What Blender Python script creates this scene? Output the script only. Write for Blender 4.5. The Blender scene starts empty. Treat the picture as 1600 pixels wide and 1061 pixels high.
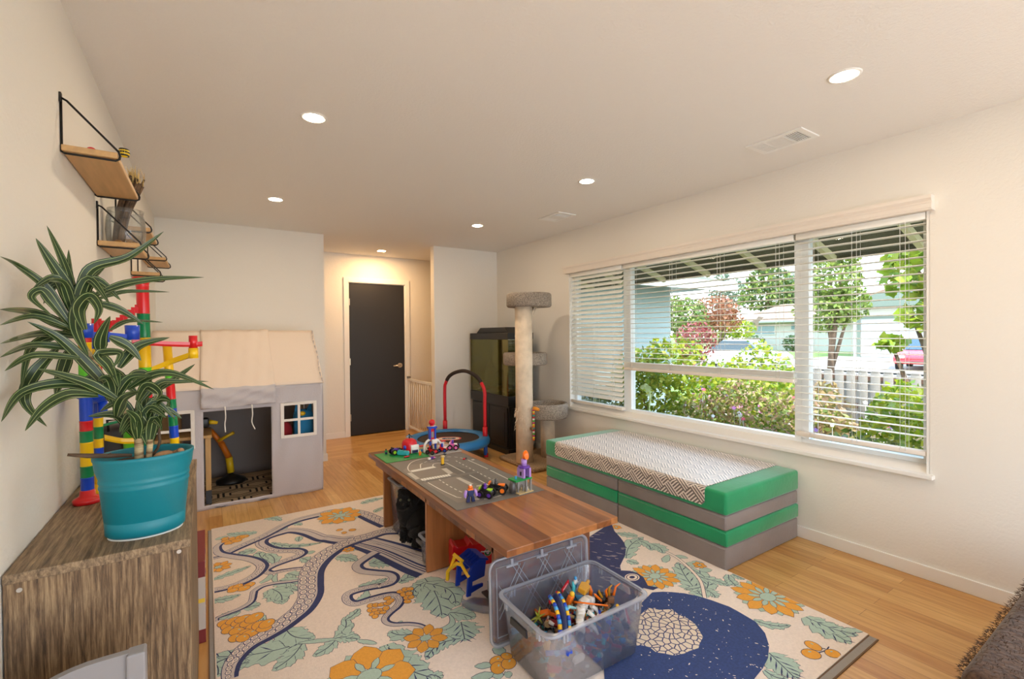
import bpy, bmesh, math, random
from mathutils import Vector, Matrix
from mathutils.geometry import tessellate_polygon
PI = math.pi
SC = bpy.context.scene
COL = SC.collection

# ------------------------------------------------------------------ camera
def make_camera():
    ya, pt, ro = math.radians(33.175), math.radians(-0.589), math.radians(0.517)
    cy, sy, cp, sp, cr, sr = math.cos(ya), math.sin(ya), math.cos(pt), math.sin(pt), math.cos(ro), math.sin(ro)
    R = Vector((cy, -sy, 0)); F = Vector((sy*cp, cy*cp, sp)); U = Vector((-sy*sp, -cy*sp, cp))
    rc = R*cr - U*sr; uc = R*sr + U*cr; b = -F
    cam = bpy.data.cameras.new('camera'); cam.sensor_fit = 'HORIZONTAL'; cam.sensor_width = 36.0
    cam.lens = 730.692/1600*36.0; cam.clip_start = 0.02; cam.clip_end = 400
    o = bpy.data.objects.new('camera', cam); COL.objects.link(o)
    o.matrix_world = Matrix(((rc.x, uc.x, b.x, 0), (rc.y, uc.y, b.y, 0), (rc.z, uc.z, b.z, 1.343), (0, 0, 0, 1)))
    SC.camera = o
make_camera()

# ------------------------------------------------------------------ sky, sun, exposure
SKY_STRENGTH = 4.0
SUN_STRENGTH = 5.6
LAMP_STRENGTH = 200.0
EXPOSURE = 0.5
w = bpy.data.worlds.new('sky'); SC.world = w; w.use_nodes = True
nt = w.node_tree; bg = nt.nodes['Background']
tc = nt.nodes.new('ShaderNodeTexCoord'); sx = nt.nodes.new('ShaderNodeSeparateXYZ')
nt.links.new(tc.outputs['Generated'], sx.inputs[0])
cr_ = nt.nodes.new('ShaderNodeValToRGB')
cr_.color_ramp.elements[0].position = 0.0; cr_.color_ramp.elements[0].color = (0.93, 0.97, 1.0, 1)
cr_.color_ramp.elements[1].position = 0.8; cr_.color_ramp.elements[1].color = (0.42, 0.64, 1.0, 1)
nt.links.new(sx.outputs[2], cr_.inputs[0]); nt.links.new(cr_.outputs[0], bg.inputs[0])
bg.inputs[1].default_value = SKY_STRENGTH
sl = bpy.data.lights.new('sun', 'SUN'); sl.energy = SUN_STRENGTH; sl.angle = math.radians(0.6); sl.color = (1, 0.95, 0.86)
so = bpy.data.objects.new('sun', sl); COL.objects.link(so)
so.rotation_euler = Vector((-0.25, -0.5, 0.83)).to_track_quat('Z', 'Y').to_euler(); so.location = (0, 0, 12)
vs = SC.view_settings; vs.view_transform = 'Standard'; vs.look = 'None'; vs.exposure = EXPOSURE; vs.gamma = 1; vs.use_curve_mapping = False
SC.cycles.use_denoising = True
SC.cycles.max_bounces = 10; SC.cycles.diffuse_bounces = 6; SC.cycles.transparent_max_bounces = 24
SC.cycles.sample_clamp_indirect = 6.0
SC.cycles.caustics_reflective = False; SC.cycles.caustics_refractive = False

# ------------------------------------------------------------------ helpers
WL = {}
def lin(v):
    v /= 255.0
    return v/12.92 if v <= 0.04045 else ((v+0.055)/1.055)**2.4
def C(r, g, b): return (lin(r), lin(g), lin(b), 1)
MATS = {}
def mat(name, col, rough=0.6, metal=0.0, bump=0.0, bscale=60.0, var=0.0, vscale=6.0, vcol=None, sheen=0.0, spec=None, coat=0.0, stretch=None, detail=4.0):
    if name in MATS: return MATS[name]
    m = bpy.data.materials.new(name); m.use_nodes = True; MATS[name] = m
    t = m.node_tree; b = t.nodes['Principled BSDF']
    b.inputs['Base Color'].default_value = col; b.inputs['Roughness'].default_value = rough; b.inputs['Metallic'].default_value = metal
    if spec is not None: b.inputs['Specular IOR Level'].default_value = spec
    if sheen: b.inputs['Sheen Weight'].default_value = sheen; b.inputs['Sheen Roughness'].default_value = 0.4
    if coat: b.inputs['Coat Weight'].default_value = coat
    tcn = None
    if bump or var:
        tcn = t.nodes.new('ShaderNodeTexCoord'); mp = t.nodes.new('ShaderNodeMapping')
        if stretch: mp.inputs['Scale'].default_value = stretch
        t.links.new(tcn.outputs['Object'], mp.inputs[0])
    if var:
        n = t.nodes.new('ShaderNodeTexNoise'); n.inputs['Scale'].default_value = vscale; n.inputs['Detail'].default_value = detail
        mx = t.nodes.new('ShaderNodeMix'); mx.data_type = 'RGBA'
        r = t.nodes.new('ShaderNodeValToRGB'); r.color_ramp.elements[0].position = 0.35; r.color_ramp.elements[1].position = 0.65
        t.links.new(mp.outputs[0], n.inputs['Vector']); t.links.new(n.outputs[0], r.inputs[0])
        k = vcol if vcol else tuple(c*(1-var) for c in col[:3])+(1,)
        mx.inputs[6].default_value = col; mx.inputs[7].default_value = k
        t.links.new(r.outputs[0], mx.inputs[0]); t.links.new(mx.outputs[2], b.inputs['Base Color'])
    if bump:
        n2 = t.nodes.new('ShaderNodeTexNoise'); n2.inputs['Scale'].default_value = bscale; n2.inputs['Detail'].default_value = 3
        bp = t.nodes.new('ShaderNodeBump'); bp.inputs['Strength'].default_value = bump; bp.inputs['Distance'].default_value = 0.004
        t.links.new(mp.outputs[0], n2.inputs['Vector']); t.links.new(n2.outputs[0], bp.inputs['Height']); t.links.new(bp.outputs[0], b.inputs['Normal'])
    return m
def emit_mat(name, col, s):
    if name in MATS: return MATS[name]
    m = bpy.data.materials.new(name); m.use_nodes = True; MATS[name] = m
    b = m.node_tree.nodes['Principled BSDF']; b.inputs['Base Color'].default_value = col
    b.inputs['Emission Color'].default_value = col; b.inputs['Emission Strength'].default_value = s
    return m
def clear_mat(name, tint, haze=0.2, hazecol=(0.8, 0.85, 0.95, 1), fres=0.08, rough=0.05):
    "thin clear sheet: see-through, slightly milky, with a gloss"
    m = bpy.data.materials.new(name); m.use_nodes = True; MATS[name] = m
    t = m.node_tree; t.nodes.remove(t.nodes['Principled BSDF']); out = t.nodes['Material Output']
    tr = t.nodes.new('ShaderNodeBsdfTransparent'); tr.inputs[0].default_value = tint
    di = t.nodes.new('ShaderNodeBsdfDiffuse'); di.inputs[0].default_value = hazecol
    d2 = t.nodes.new('ShaderNodeBsdfTranslucent'); d2.inputs[0].default_value = hazecol; dm = t.nodes.new('ShaderNodeMixShader'); dm.inputs[0].default_value = .5
    t.links.new(di.outputs[0], dm.inputs[1]); t.links.new(d2.outputs[0], dm.inputs[2])
    gl = t.nodes.new('ShaderNodeBsdfGlossy'); gl.inputs['Roughness'].default_value = rough
    lw = t.nodes.new('ShaderNodeLayerWeight'); lw.inputs[0].default_value = 0.25
    ml = t.nodes.new('ShaderNodeMath'); ml.operation = 'MULTIPLY_ADD'; ml.inputs[1].default_value = 0.5; ml.inputs[2].default_value = fres*0.4
    m1 = t.nodes.new('ShaderNodeMixShader'); m1.inputs[0].default_value = haze
    m2 = t.nodes.new('ShaderNodeMixShader')
    L = t.links.new
    L(tr.outputs[0], m1.inputs[1]); L(dm.outputs[0], m1.inputs[2])
    L(lw.outputs['Fresnel'], ml.inputs[0]); L(ml.outputs[0], m2.inputs[0]); L(m1.outputs[0], m2.inputs[1]); L(gl.outputs[0], m2.inputs[2])
    L(m2.outputs[0], out.inputs[0])
    return m

class MB:
    def __init__(s): s.v = []; s.f = []; s.m = []; s.s = []
    def add(s, vs, fs, mat=0, smooth=False, M=None):
        n = len(s.v)
        for p in vs:
            if M is not None: p = M @ Vector(p)
            s.v.append((p[0], p[1], p[2]))
        for f in fs: s.f.append([i+n for i in f]); s.m.append(mat); s.s.append(smooth)
        return s
    def box(s, x0, x1, y0, y1, z0, z1, mat=0, M=None):
        v = [(x0,y0,z0),(x1,y0,z0),(x1,y1,z0),(x0,y1,z0),(x0,y0,z1),(x1,y0,z1),(x1,y1,z1),(x0,y1,z1)]
        return s.add(v, [(0,3,2,1),(4,5,6,7),(0,1,5,4),(1,2,6,5),(2,3,7,6),(3,0,4,7)], mat, False, M)
    def rbox(s, x0, x1, y0, y1, z0, z1, r=0.005, seg=2, mat=0, M=None, smooth=True):
        bm = bmesh.new(); bmesh.ops.create_cube(bm, size=1)
        for v in bm.verts: v.co = Vector(((x0+x1)/2+v.co.x*(x1-x0), (y0+y1)/2+v.co.y*(y1-y0), (z0+z1)/2+v.co.z*(z1-z0)))
        bmesh.ops.bevel(bm, geom=bm.edges[:], offset=min(r, (x1-x0)*.49, (y1-y0)*.49, (z1-z0)*.49), segments=seg, profile=0.5, affect='EDGES')
        bm.verts.index_update()
        s.add([v.co.copy() for v in bm.verts], [[v.index for v in f.verts] for f in bm.faces], mat, smooth, M); bm.free(); return s
    def tube(s, pts, r, n=8, mat=0, caps=True, smooth=True, closed=False, M=None, flat=1.0):
        pts = [Vector(p) for p in pts]; k = len(pts); rs = r if isinstance(r, (list, tuple)) else [r]*k
        vs = []; prev = None
        for i, p in enumerate(pts):
            a = pts[(i-1) % k] if (closed or i > 0) else p; b = pts[(i+1) % k] if (closed or i < k-1) else p
            t = (b-a).normalized() if (b-a).length > 1e-9 else Vector((0,0,1))
            if prev is None:
                u = t.cross(Vector((0,0,1)));
                if u.length < 1e-3: u = t.cross(Vector((0,1,0)))
                u.normalize()
            else:
                u = (prev - t*prev.dot(t))
                if u.length < 1e-6: u = t.orthogonal()
                u.normalize()
            prev = u; w_ = t.cross(u)
            for j in range(n):
                q = 2*PI*j/n; vs.append(p + u*math.cos(q)*rs[i] + w_*math.sin(q)*rs[i]*flat)
        fs = []
        for i in range(k if closed else k-1):
            a = i*n; b = ((i+1) % k)*n
            for j in range(n): fs.append((a+j, a+(j+1) % n, b+(j+1) % n, b+j))
        s.add(vs, fs, mat, smooth, M)
        if caps and not closed:
            s.add(vs[:n], [list(range(n))[::-1]], mat, False, M); s.add(vs[-n:], [list(range(n))], mat, False, M)
        return s
    def cyl(s, p0, p1, r0, r1=None, n=20, mat=0, caps=True, M=None): return s.tube([p0, p1], [r0, r0 if r1 is None else r1], n, mat, caps, True, False, M)
    def lathe(s, prof, c=(0,0,0), n=24, mat=0, M=None, smooth=True, sx=1.0, sy=1.0, cap0=True, cap1=True):
        vs = []; k = len(prof)
        for r, z in prof:
            for j in range(n): q = 2*PI*j/n; vs.append((c[0]+r*math.cos(q)*sx, c[1]+r*math.sin(q)*sy, c[2]+z))
        fs = []
        for i in range(k-1):
            for j in range(n): fs.append((i*n+j, i*n+(j+1) % n, (i+1)*n+(j+1) % n, (i+1)*n+j))
        s.add(vs, fs, mat, smooth, M)
        if cap0: s.add(vs[:n], [list(range(n))[::-1]], mat, False, M)
        if cap1: s.add(vs[-n:], [list(range(n))], mat, False, M)
        return s
    def sphere(s, c, r, n=16, k=10, mat=0, M=None):
        rx, ry, rz = r if isinstance(r, (tuple, list)) else (r, r, r)
        vs = [(c[0], c[1], c[2]-rz)]; fs = []
        for i in range(1, k):
            q = -PI/2+PI*i/k
            for j in range(n): a = 2*PI*j/n; vs.append((c[0]+rx*math.cos(q)*math.cos(a), c[1]+ry*math.cos(q)*math.sin(a), c[2]+rz*math.sin(q)))
        vs.append((c[0], c[1], c[2]+rz))
        for j in range(n): fs.append((0, 1+(j+1) % n, 1+j))
        for i in range(k-2):
            for j in range(n): fs.append((1+i*n+j, 1+i*n+(j+1) % n, 1+(i+1)*n+(j+1) % n, 1+(i+1)*n+j))
        o = 1+(k-2)*n
        for j in range(n): fs.append((o+j, o+(j+1) % n, len(vs)-1))
        return s.add(vs, fs, mat, True, M)
    def prism(s, poly, d0, d1, axis='z', mat=0, M=None):
        "poly 2D extruded between d0 and d1 along axis (x: (y,z), y: (x,z), z: (x,y))"
        def q(p, d): return {'z': (p[0], p[1], d), 'y': (p[0], d, p[1]), 'x': (d, p[0], p[1])}[axis]
        n = len(poly); a = [q(p, d0) for p in poly]; b = [q(p, d1) for p in poly]
        tri = tessellate_polygon([[Vector((p[0], p[1], 0)) for p in poly]])
        s.add(a+b, [(i, (i+1) % n, n+(i+1) % n, n+i) for i in range(n)], mat, False, M)
        s.add(a, [t[::-1] for t in tri], mat, False, M); s.add(b, list(tri), mat, False, M); return s
    def build(s, name, mats, parent=None, origin=None, bevel=0.0, sub=0, solid=0.0, recalc=True):
        me = bpy.data.meshes.new(name); o = bpy.data.objects.new(name, me); COL.objects.link(o)
        base = Vector(origin) if origin is not None else Vector((0,0,0))
        pl = WL[parent.name] if parent is not None else Vector((0,0,0))
        if parent is not None and origin is None: base = pl
        me.from_pydata([(v[0]-base.x, v[1]-base.y, v[2]-base.z) for v in s.v], [], s.f)
        for m in (mats if isinstance(mats, (list, tuple)) else [mats]): me.materials.append(m)
        me.polygons.foreach_set('material_index', s.m); me.polygons.foreach_set('use_smooth', s.s)
        me.update()
        if recalc:
            bm = bmesh.new(); bm.from_mesh(me); bmesh.ops.remove_doubles(bm, verts=bm.verts[:], dist=1e-6) if len(s.v) < 60000 else None
            bmesh.ops.recalc_face_normals(bm, faces=bm.faces[:]); bm.to_mesh(me); bm.free()
        if parent is not None: o.parent = parent
        o.location = base - pl
        WL[o.name] = base.copy()
        if solid:
            md = o.modifiers.new('solidify', 'SOLIDIFY'); md.thickness = solid; md.offset = 0
        if sub:
            md = o.modifiers.new('subdivision', 'SUBSURF'); md.levels = sub; md.render_levels = sub
        if bevel:
            md = o.modifiers.new('bevel', 'BEVEL'); md.width = bevel; md.segments = 2; md.limit_method = 'ANGLE'; md.angle_limit = math.radians(40)
        return o
def tag(o, label, cat, group=None, kind=None):
    o['label'] = label; o['category'] = cat
    if group: o['group'] = group
    if kind: o['kind'] = kind
    return o
def thing(name, label, cat, loc, group=None):
    o = bpy.data.objects.new(name, None); COL.objects.link(o); o.location = loc; o.empty_display_size = 0.05
    WL[o.name] = Vector(loc); return tag(o, label, cat, group)
def struct(o):
    o['kind'] = 'structure'; return o
def copy_tree(o, loc=None, parent=None, label=None):
    c = o.copy(); COL.objects.link(c); WL[c.name] = WL[o.name].copy()
    if parent is not None: c.parent = parent
    if loc is not None: c.location = loc; WL[c.name] = Vector(loc)
    if label: c['label'] = label
    for ch in list(o.children): copy_tree(ch, None, c)
    return c
def smooth_path(pts, n=6, closed=False):
    "Catmull-Rom through pts"
    P = [Vector(p) for p in pts]; out = []; k = len(P)
    for i in range(k if closed else k-1):
        a = P[(i-1) % k] if (closed or i > 0) else P[i]; b = P[i]; c = P[(i+1) % k]; d = P[(i+2) % k] if (closed or i+2 < k) else c
        for j in range(n):
            t = j/n
            out.append(0.5*((2*b)+(c-a)*t+(2*a-5*b+4*c-d)*t*t+(3*b-a-3*c+d)*t**3))
    if not closed: out.append(P[-1])
    return out
XL, XR, YB, YD, HC = -0.381, 3.245, 5.318, 6.407, 2.438
# ------------------------------------------------------------------ materials of the room
M_WALL = mat('wall paint', C(232,227,217), 0.75, bump=0.35, bscale=70)
M_CEIL = mat('ceiling paint', C(234,232,228), 0.85, bump=0.5, bscale=90)
M_TRIM = mat('white trim paint', C(236,233,226), 0.45)
M_WHITE = mat('white plastic', C(238,238,235), 0.4)
M_BLACKMETAL = mat('black metal', C(22,21,20), 0.4, 0.3)

def wood_floor(name, rot):
    m = bpy.data.materials.new(name); m.use_nodes = True; t = m.node_tree; L = t.links.new
    b = t.nodes['Principled BSDF']; b.inputs['Roughness'].default_value = 0.3
    tcn = t.nodes.new('ShaderNodeTexCoord'); mp = t.nodes.new('ShaderNodeMapping'); mp.inputs['Rotation'].default_value = (0,0,rot)
    L(tcn.outputs['Object'], mp.inputs[0])
    br = t.nodes.new('ShaderNodeTexBrick'); br.offset = 0.37; br.offset_frequency = 2; br.squash = 1
    br.inputs['Scale'].default_value = 1; br.inputs['Brick Width'].default_value = 0.95; br.inputs['Row Height'].default_value = 0.083
    br.inputs['Mortar Size'].default_value = 0.0009; br.inputs['Mortar Smooth'].default_value = 0.2; br.inputs['Bias'].default_value = 0
    br.inputs['Color1'].default_value = C(222,178,112); br.inputs['Color2'].default_value = C(196,143,78); br.inputs['Mortar'].default_value = C(140,95,48)
    L(mp.outputs[0], br.inputs['Vector'])
    st = t.nodes.new('ShaderNodeMapping'); st.inputs['Scale'].default_value = (1.2, 14, 1); L(mp.outputs[0], st.inputs[0])
    n = t.nodes.new('ShaderNodeTexNoise'); n.inputs['Scale'].default_value = 3.2; n.inputs['Detail'].default_value = 6; n.inputs['Distortion'].default_value = 0.4
    L(st.outputs[0], n.inputs['Vector'])
    r = t.nodes.new('ShaderNodeValToRGB'); r.color_ramp.elements[0].position = 0.3; r.color_ramp.elements[0].color = (0.72,0.62,0.5,1)
    r.color_ramp.elements[1].position = 0.62; r.color_ramp.elements[1].color = (1,1,1,1); L(n.outputs[0], r.inputs[0])
    mx = t.nodes.new('ShaderNodeMix'); mx.data_type = 'RGBA'; mx.blend_type = 'MULTIPLY'; mx.inputs[0].default_value = 0.75
    L(br.outputs[0], mx.inputs[6]); L(r.outputs[0], mx.inputs[7]); L(mx.outputs[2], b.inputs['Base Color'])
    return m
M_FLOOR = wood_floor('maple planks', PI/2); M_FLOOR2 = wood_floor('maple planks in the hall', 0)

# ------------------------------------------------------------------ room shell
YF = -1.7
struct(MB().box(-0.5, 3.4, YF-.1, YB, -0.12, 0).build('floor', M_FLOOR))
struct(MB().box(-0.8, 4.2, YB, 6.55, -0.12, 0).build('floor_hall', M_FLOOR2))
struct(MB().box(-0.9, 4.3, YF-.1, 6.6, HC, HC+.12).build('ceiling', M_CEIL))
struct(MB().box(XL-.12, XL, YF-.1, YB+.1, 0, HC).build('wall_left', M_WALL))
WZ0, WZ1, WY0, WY1, XO = 0.56, 2.0, 0.874, 3.852, 3.395
b = MB().box(XR, XO, YF-.1, YB+.1, 0, WZ0).box(XR, XO, YF-.1, YB+.1, WZ1, HC).box(XR, XO, YF-.1, WY0, WZ0, WZ1).box(XR, XO, WY1, YB+.1, WZ0, WZ1)
struct(b.build('wall_right', M_WALL))
struct(MB().box(XL, 1.069, YB, YB+.1, 0, HC).build('wall_back', M_WALL))
struct(MB().box(2.343, XR, YB, YB+.1, 0, HC).build('wall_back_right', M_WALL))
struct(MB().box(-0.8, 1.56, YD, YD+.1, 0, HC).box(2.40, 4.2, YD, YD+.1, 0, HC).box(1.56, 2.40, YD, YD+.1, 2.075, HC).build('wall_hall', M_WALL))
struct(MB().box(1.4, 2.6, YD+.101, YD+.16, -.05, HC).build('wall_door_blocker', M_WALL))  # added unseen panel that stops outside light showing under the door
struct(MB().box(-0.9, -0.8, YB+.1, YD+.1, 0, HC).build('wall_hall_left', M_WALL))
struct(MB().box(4.2, 4.3, YB+.1, YD+.1, 0, HC).build('wall_hall_right', M_WALL))
struct(MB().box(XR, 4.2, YB+.1, YB+.2, 0, HC).build('wall_hall_front', M_WALL))
# the wall behind the camera with its wide window opening
FX0, FX1, FZ1 = -0.25, 3.1, 2.2
struct(MB().box(XL, FX0, YF-.1, YF, 0, HC).box(FX1, XR, YF-.1, YF, 0, HC).box(FX0, FX1, YF-.1, YF, FZ1, HC).build('wall_front', M_WALL))
struct(MB().box(FX0, FX0+.06, YF-.08, YF-.02, 0, FZ1).box(FX1-.06, FX1, YF-.08, YF-.02, 0, FZ1).box(FX0, FX1, YF-.08, YF-.02, FZ1-.06, FZ1).box(1.47, 1.53, YF-.08, YF-.02, 0, FZ1).build('window_4', M_TRIM))
M_BOUNCE = mat('pale bounce ground', C(226,222,214), .9, var=.06, vscale=2)
struct(MB().box(-5, 9, -12, YF-.1, -.2, -.03).build('ground_bounce', M_BOUNCE))  # unseen pale ground, added to bounce sunlight in and brighten the ceiling
# baseboards
BB = 0.075
struct(MB().box(XR-.012, XR, YF, YB, 0, BB).build('baseboard_right', M_TRIM, bevel=.003))
struct(MB().box(XL, XL+.012, YF, YB, 0, BB).build('baseboard_left', M_TRIM, bevel=.003))
struct(MB().box(XL, 1.069, YB-.012, YB, 0, BB).box(1.069, 1.081, YB-.012, YB+.1, 0, BB).build('baseboard_back', M_TRIM))
struct(MB().box(2.343, XR, YB-.012, YB, 0, BB).build('baseboard_back_right', M_TRIM))
struct(MB().box(-0.8, 1.53, YD-.012, YD, 0, BB).box(2.43, 4.2, YD-.012, YD, 0, BB).build('baseboard_hall', M_TRIM))
# roof over the room and the sloping eave
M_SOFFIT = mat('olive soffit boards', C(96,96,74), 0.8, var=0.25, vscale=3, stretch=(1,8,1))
M_RAFTER = mat('cream rafter paint', C(214,208,160), 0.6)
SOF = lambda x: 2.25-.32*(x-3.395)
roof = MB(); roof.prism([(XO+.001, SOF(XO)), (4.3, SOF(4.3)), (4.3, SOF(4.3)+.07), (3.40, 2.66), (-1.2, 4.0), (-1.2, 2.6), (XO+.001, 2.6)], YF-.35, 7.4, 'y')
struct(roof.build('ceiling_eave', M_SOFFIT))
for y in (0.62, 1.19, 1.76, 2.33, 2.90, 3.45, 4.02, 4.6):
    struct(MB().prism([(3.40, SOF(3.40)+.005), (4.30, SOF(4.30)+.005), (4.30, SOF(4.30)-.05), (3.40, SOF(3.40)-.05)], y-.02, y+.02, 'y').build('beam_rafter', M_RAFTER))
M_FASCIA = mat('white fascia paint', C(225,228,222), 0.5)
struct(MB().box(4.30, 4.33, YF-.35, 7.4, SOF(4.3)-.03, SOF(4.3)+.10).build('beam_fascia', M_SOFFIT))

# ------------------------------------------------------------------ window frames, glass, sill
M_GLASS = clear_mat('window glass', (0.97,0.99,0.98,1), haze=0.0, fres=0.04, rough=0.0)
M_VINYL = mat('white vinyl frame', C(240,243,243), 0.35)
def window(n, y0, y1):
    t = 0.045
    b = MB()
    b.box(3.315, 3.375, y0, y1, WZ0+.03, WZ0+.03+t).box(3.315, 3.375, y0, y1, WZ1-.03, WZ1).box(3.315, 3.375, y0, y0+t, WZ0+.03+t, WZ1-.03).box(3.315, 3.375, y1-t, y1, WZ0+.03+t, WZ1-.03)
    f = struct(b.build('window_%d' % n, M_VINYL, bevel=.003))
    MB().box(3.344, 3.348, y0+t, y1-t, WZ0+.03+t, WZ1-.03).build('glass_pane', M_GLASS, f)
    return f
window(1, 1.55, 3.09); window(2, 3.09, WY1); window(3, WY0, 1.55)
struct(MB().box(XR-.035, 3.375, WY0-.022, WY1+.045, WZ0-.012, WZ0+.012).build('trim_1', M_TRIM, bevel=.004))
struct(MB().prism([(3.25, WZ0+.012), (3.36, WZ0+.012), (3.36, WZ0+.05), (3.30, WZ0+.05)], WY0, WY1, 'y').build('trim_2', M_TRIM))
struct(MB().box(XR, 3.375, WY0-.001, WY0+.012, WZ0, WZ1).box(XR, 3.375, WY1-.012, WY1+.001, WZ0, WZ1).box(XR, 3.375, WY0, WY1, WZ1-.012, WZ1+.001).build('trim_3', M_TRIM))

# ------------------------------------------------------------------ door and its casing
M_DOOR = mat('black door paint', C(33,30,28), 0.5, bump=.08, bscale=40)
M_NICKEL = mat('brushed nickel', C(205,190,165), 0.3, 0.9)
DX0, DX1, DT = 1.602, 2.36, 2.05
d = struct(MB().box(DX0, DX1, YD+.005, YD+.045, 0.008, DT).build('door_1', M_DOOR, bevel=.003))
h = MB().cyl((DX1-.07, YD+.005, .925), (DX1-.07, YD-.008, .925), .033).cyl((DX1-.07, YD-.008, .925), (DX1-.07, YD-.05, .925), .011)
h.tube([(DX1-.07, YD-.048, .925), (DX1-.11, YD-.052, .925), (DX1-.18, YD-.05, .922)], [.011,.012,.009], 10)
h.build('door_handle', M_NICKEL, d)
for z in (.25, 1.0, 1.8): MB().box(DX0-.008, DX0+.006, YD-.006, YD+.01, z-.045, z+.045).build('hinge', M_NICKEL, d)
b = MB()
b.box(DX0-.075, DX0-.012, YD-.018, YD, 0, DT+.075).box(DX1+.012, DX1+.075, YD-.018, YD, 0, DT+.075).box(DX0-.012, DX1+.012, YD-.018, YD, DT+.012, DT+.075)
b.box(DX0-.02, DX0-.003, YD, YD+.06, 0, DT+.02).box(DX1+.003, DX1+.02, YD, YD+.06, 0, DT+.02).box(DX0-.02, DX1+.02, YD, YD+.06, DT+.003, DT+.025)
struct(b.build('trim_4', M_TRIM, bevel=.003))

# ------------------------------------------------------------------ recessed lamps and vents
M_LAMP = emit_mat('warm lamp lens', (1, .80, .57, 1), LAMP_STRENGTH)
M_LAMPH = emit_mat('amber lamp lens', (1, .62, .30, 1), LAMP_STRENGTH*3.2)
lamp_specs = [(2.30,0.90,'round recessed ceiling lamp nearest the right wall and the camera'),
 (0.465,2.505,'round recessed ceiling lamp, the large one left of the ceiling middle'),
 (2.297,2.515,'round recessed ceiling lamp straight above the middle of the window blinds'),
 (0.475,4.15,'small round recessed ceiling lamp above the play tent'),
 (2.285,4.11,'small round recessed ceiling lamp in front of the hall opening'),
 (1.904,5.967,'round recessed ceiling lamp inside the hall above the black door')]
def make_lamp(x, y, label, lens=None):
    t = thing('recessed_lamp', label, 'ceiling lamp', (x, y, HC), 'recessed lamps in the ceiling')
    MB().lathe([(.046,0),(.046,-.003),(.060,-.004),(.063,0)], (x,y,HC), 40, cap0=False, cap1=False).build('trim_ring', M_WHITE, t)
    MB().lathe([(.0001,-.0022),(.046,-.0022)], (x,y,HC), 40, cap0=False, cap1=False).build('lens', lens or M_LAMP, t)
    return t
l0 = make_lamp(*lamp_specs[0])
for x, y, lb in lamp_specs[1:-1]: copy_tree(l0, (x, y, HC), None, lb)
make_lamp(*lamp_specs[-1], M_LAMPH)
M_DARKGAP = mat('dark duct', C(70,62,50), 0.9)
def vent(x, y, label):
    L_, W_ = 0.31, 0.205
    t = thing('air_vent', label, 'air vent', (x, y, HC), 'air vents in the ceiling')
    z = HC
    b = MB()
    for (a0,a1,b0,b1) in ((-W_/2,W_/2,-L_/2,-L_/2+.03),(-W_/2,W_/2,L_/2-.03,L_/2),(-W_/2,-W_/2+.03,-L_/2+.03,L_/2-.03),(W_/2-.03,W_/2,-L_/2+.03,L_/2-.03),(-W_/2+.03,W_/2-.03,-.045,-.037),(-W_/2+.03,W_/2-.03,.06,.068)):
        b.box(x+a0,x+a1,y+b0,y+b1,z-.008,z)
    b.build('frame', M_WHITE, t, bevel=.002)
    MB().box(x-W_/2+.02,x+W_/2-.02,y-L_/2+.02,y+L_/2-.02,z-.0015,z-.0005).build('duct', M_DARKGAP, t)
    s = MB()
    for i in range(7):
        yy = y-L_/2+.036+i*.011; s.box(x-.07,x+.07,yy,yy+.002,z-.007,z-.001)
    for i in range(7):
        yy = y+.072+i*.009; s.box(x-.07,x+.07,yy,yy+.006,z-.007,z-.001)
    for i in range(12):
        xx = x-.07+i*.0118; s.box(xx,xx+.008,y-.036,y+.059,z-.007,z-.001)
    s.build('louvers', M_WHITE, t)
vent(2.77, 1.40, 'white rectangular ceiling vent near the camera, above the right blind')
vent(2.745, 3.42, 'white ceiling vent further back, close to the window wall corner')

# ------------------------------------------------------------------ blinds and valance
M_SLAT = mat('white blind slat', C(240,240,234), 0.45)
M_RAIL = mat('cream blind rail', C(232,223,212), 0.5)
M_CORD = mat('white cord', C(235,235,232), 0.7)
def blind(label, y0, y1, zbot, tilt, stack=0):
    xc = 3.275
    t = thing('window_blind', label, 'window blind', (xc, (y0+y1)/2, zbot), 'venetian blinds in the window')
    MB().rbox(xc-.028, xc+.028, y0, y1, 1.945, 1.985, .003).build('headrail', M_SLAT, t)
    s = MB(); pitch = .0445; z = 1.925; w2 = .0245
    def slat(z, a):
        ca, sa = math.cos(a), math.sin(a); prof = []
        for k in range(5):
            u = -1+.5*k; xx = u*w2; zz = .0025*(1-u*u)
            prof.append((xc+xx*ca-zz*sa, z+xx*sa+zz*ca))
        vs = [(p[0], y0, p[1]) for p in prof]+[(p[0], y1, p[1]) for p in prof]+[(p[0], y0, p[1]-.003) for p in prof]+[(p[0], y1, p[1]-.003) for p in prof]
        fs = [(i,i+1,6+i,5+i) for i in range(4)]+[(10+i,15+i,16+i,11+i) for i in range(4)]+[(0,5,15,10),(4,14,19,9)]+[(i,10+i,11+i,i+1) for i in range(4)]+[(5+i,6+i,16+i,15+i) for i in range(4)]
        s.add(vs, fs, 0, False)
    top_stack = zbot+.02+stack*.0055
    while z > top_stack+.03: slat(z, tilt); z -= pitch
    for k in range(stack): slat(zbot+.022+k*.0055, 0)
    s.build('slats', M_SLAT, t)
    MB().rbox(xc-.026, xc+.026, y0, y1, zbot-.012, zbot+.014, .003).build('bottom_rail', M_RAIL, t)
    n = 3 if y1-y0 < 1 else 4
    for i in range(n):
        yy = y0+.10+(y1-y0-.20)*i/(n-1)
        c = MB()
        for dx, dy in ((-.027,-.012),(.027,-.012),(-.0275,.012)): c.tube([(xc+dx,yy+dy,1.95),(xc+dx,yy+dy,zbot)], .0011, 5)
        c.build('ladder_cord', M_CORD, t)
    return t
blind('raised white venetian blind in the middle, its rail hanging across the garden view', 1.57, 3.075, 1.018, -.03, 8)
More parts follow.
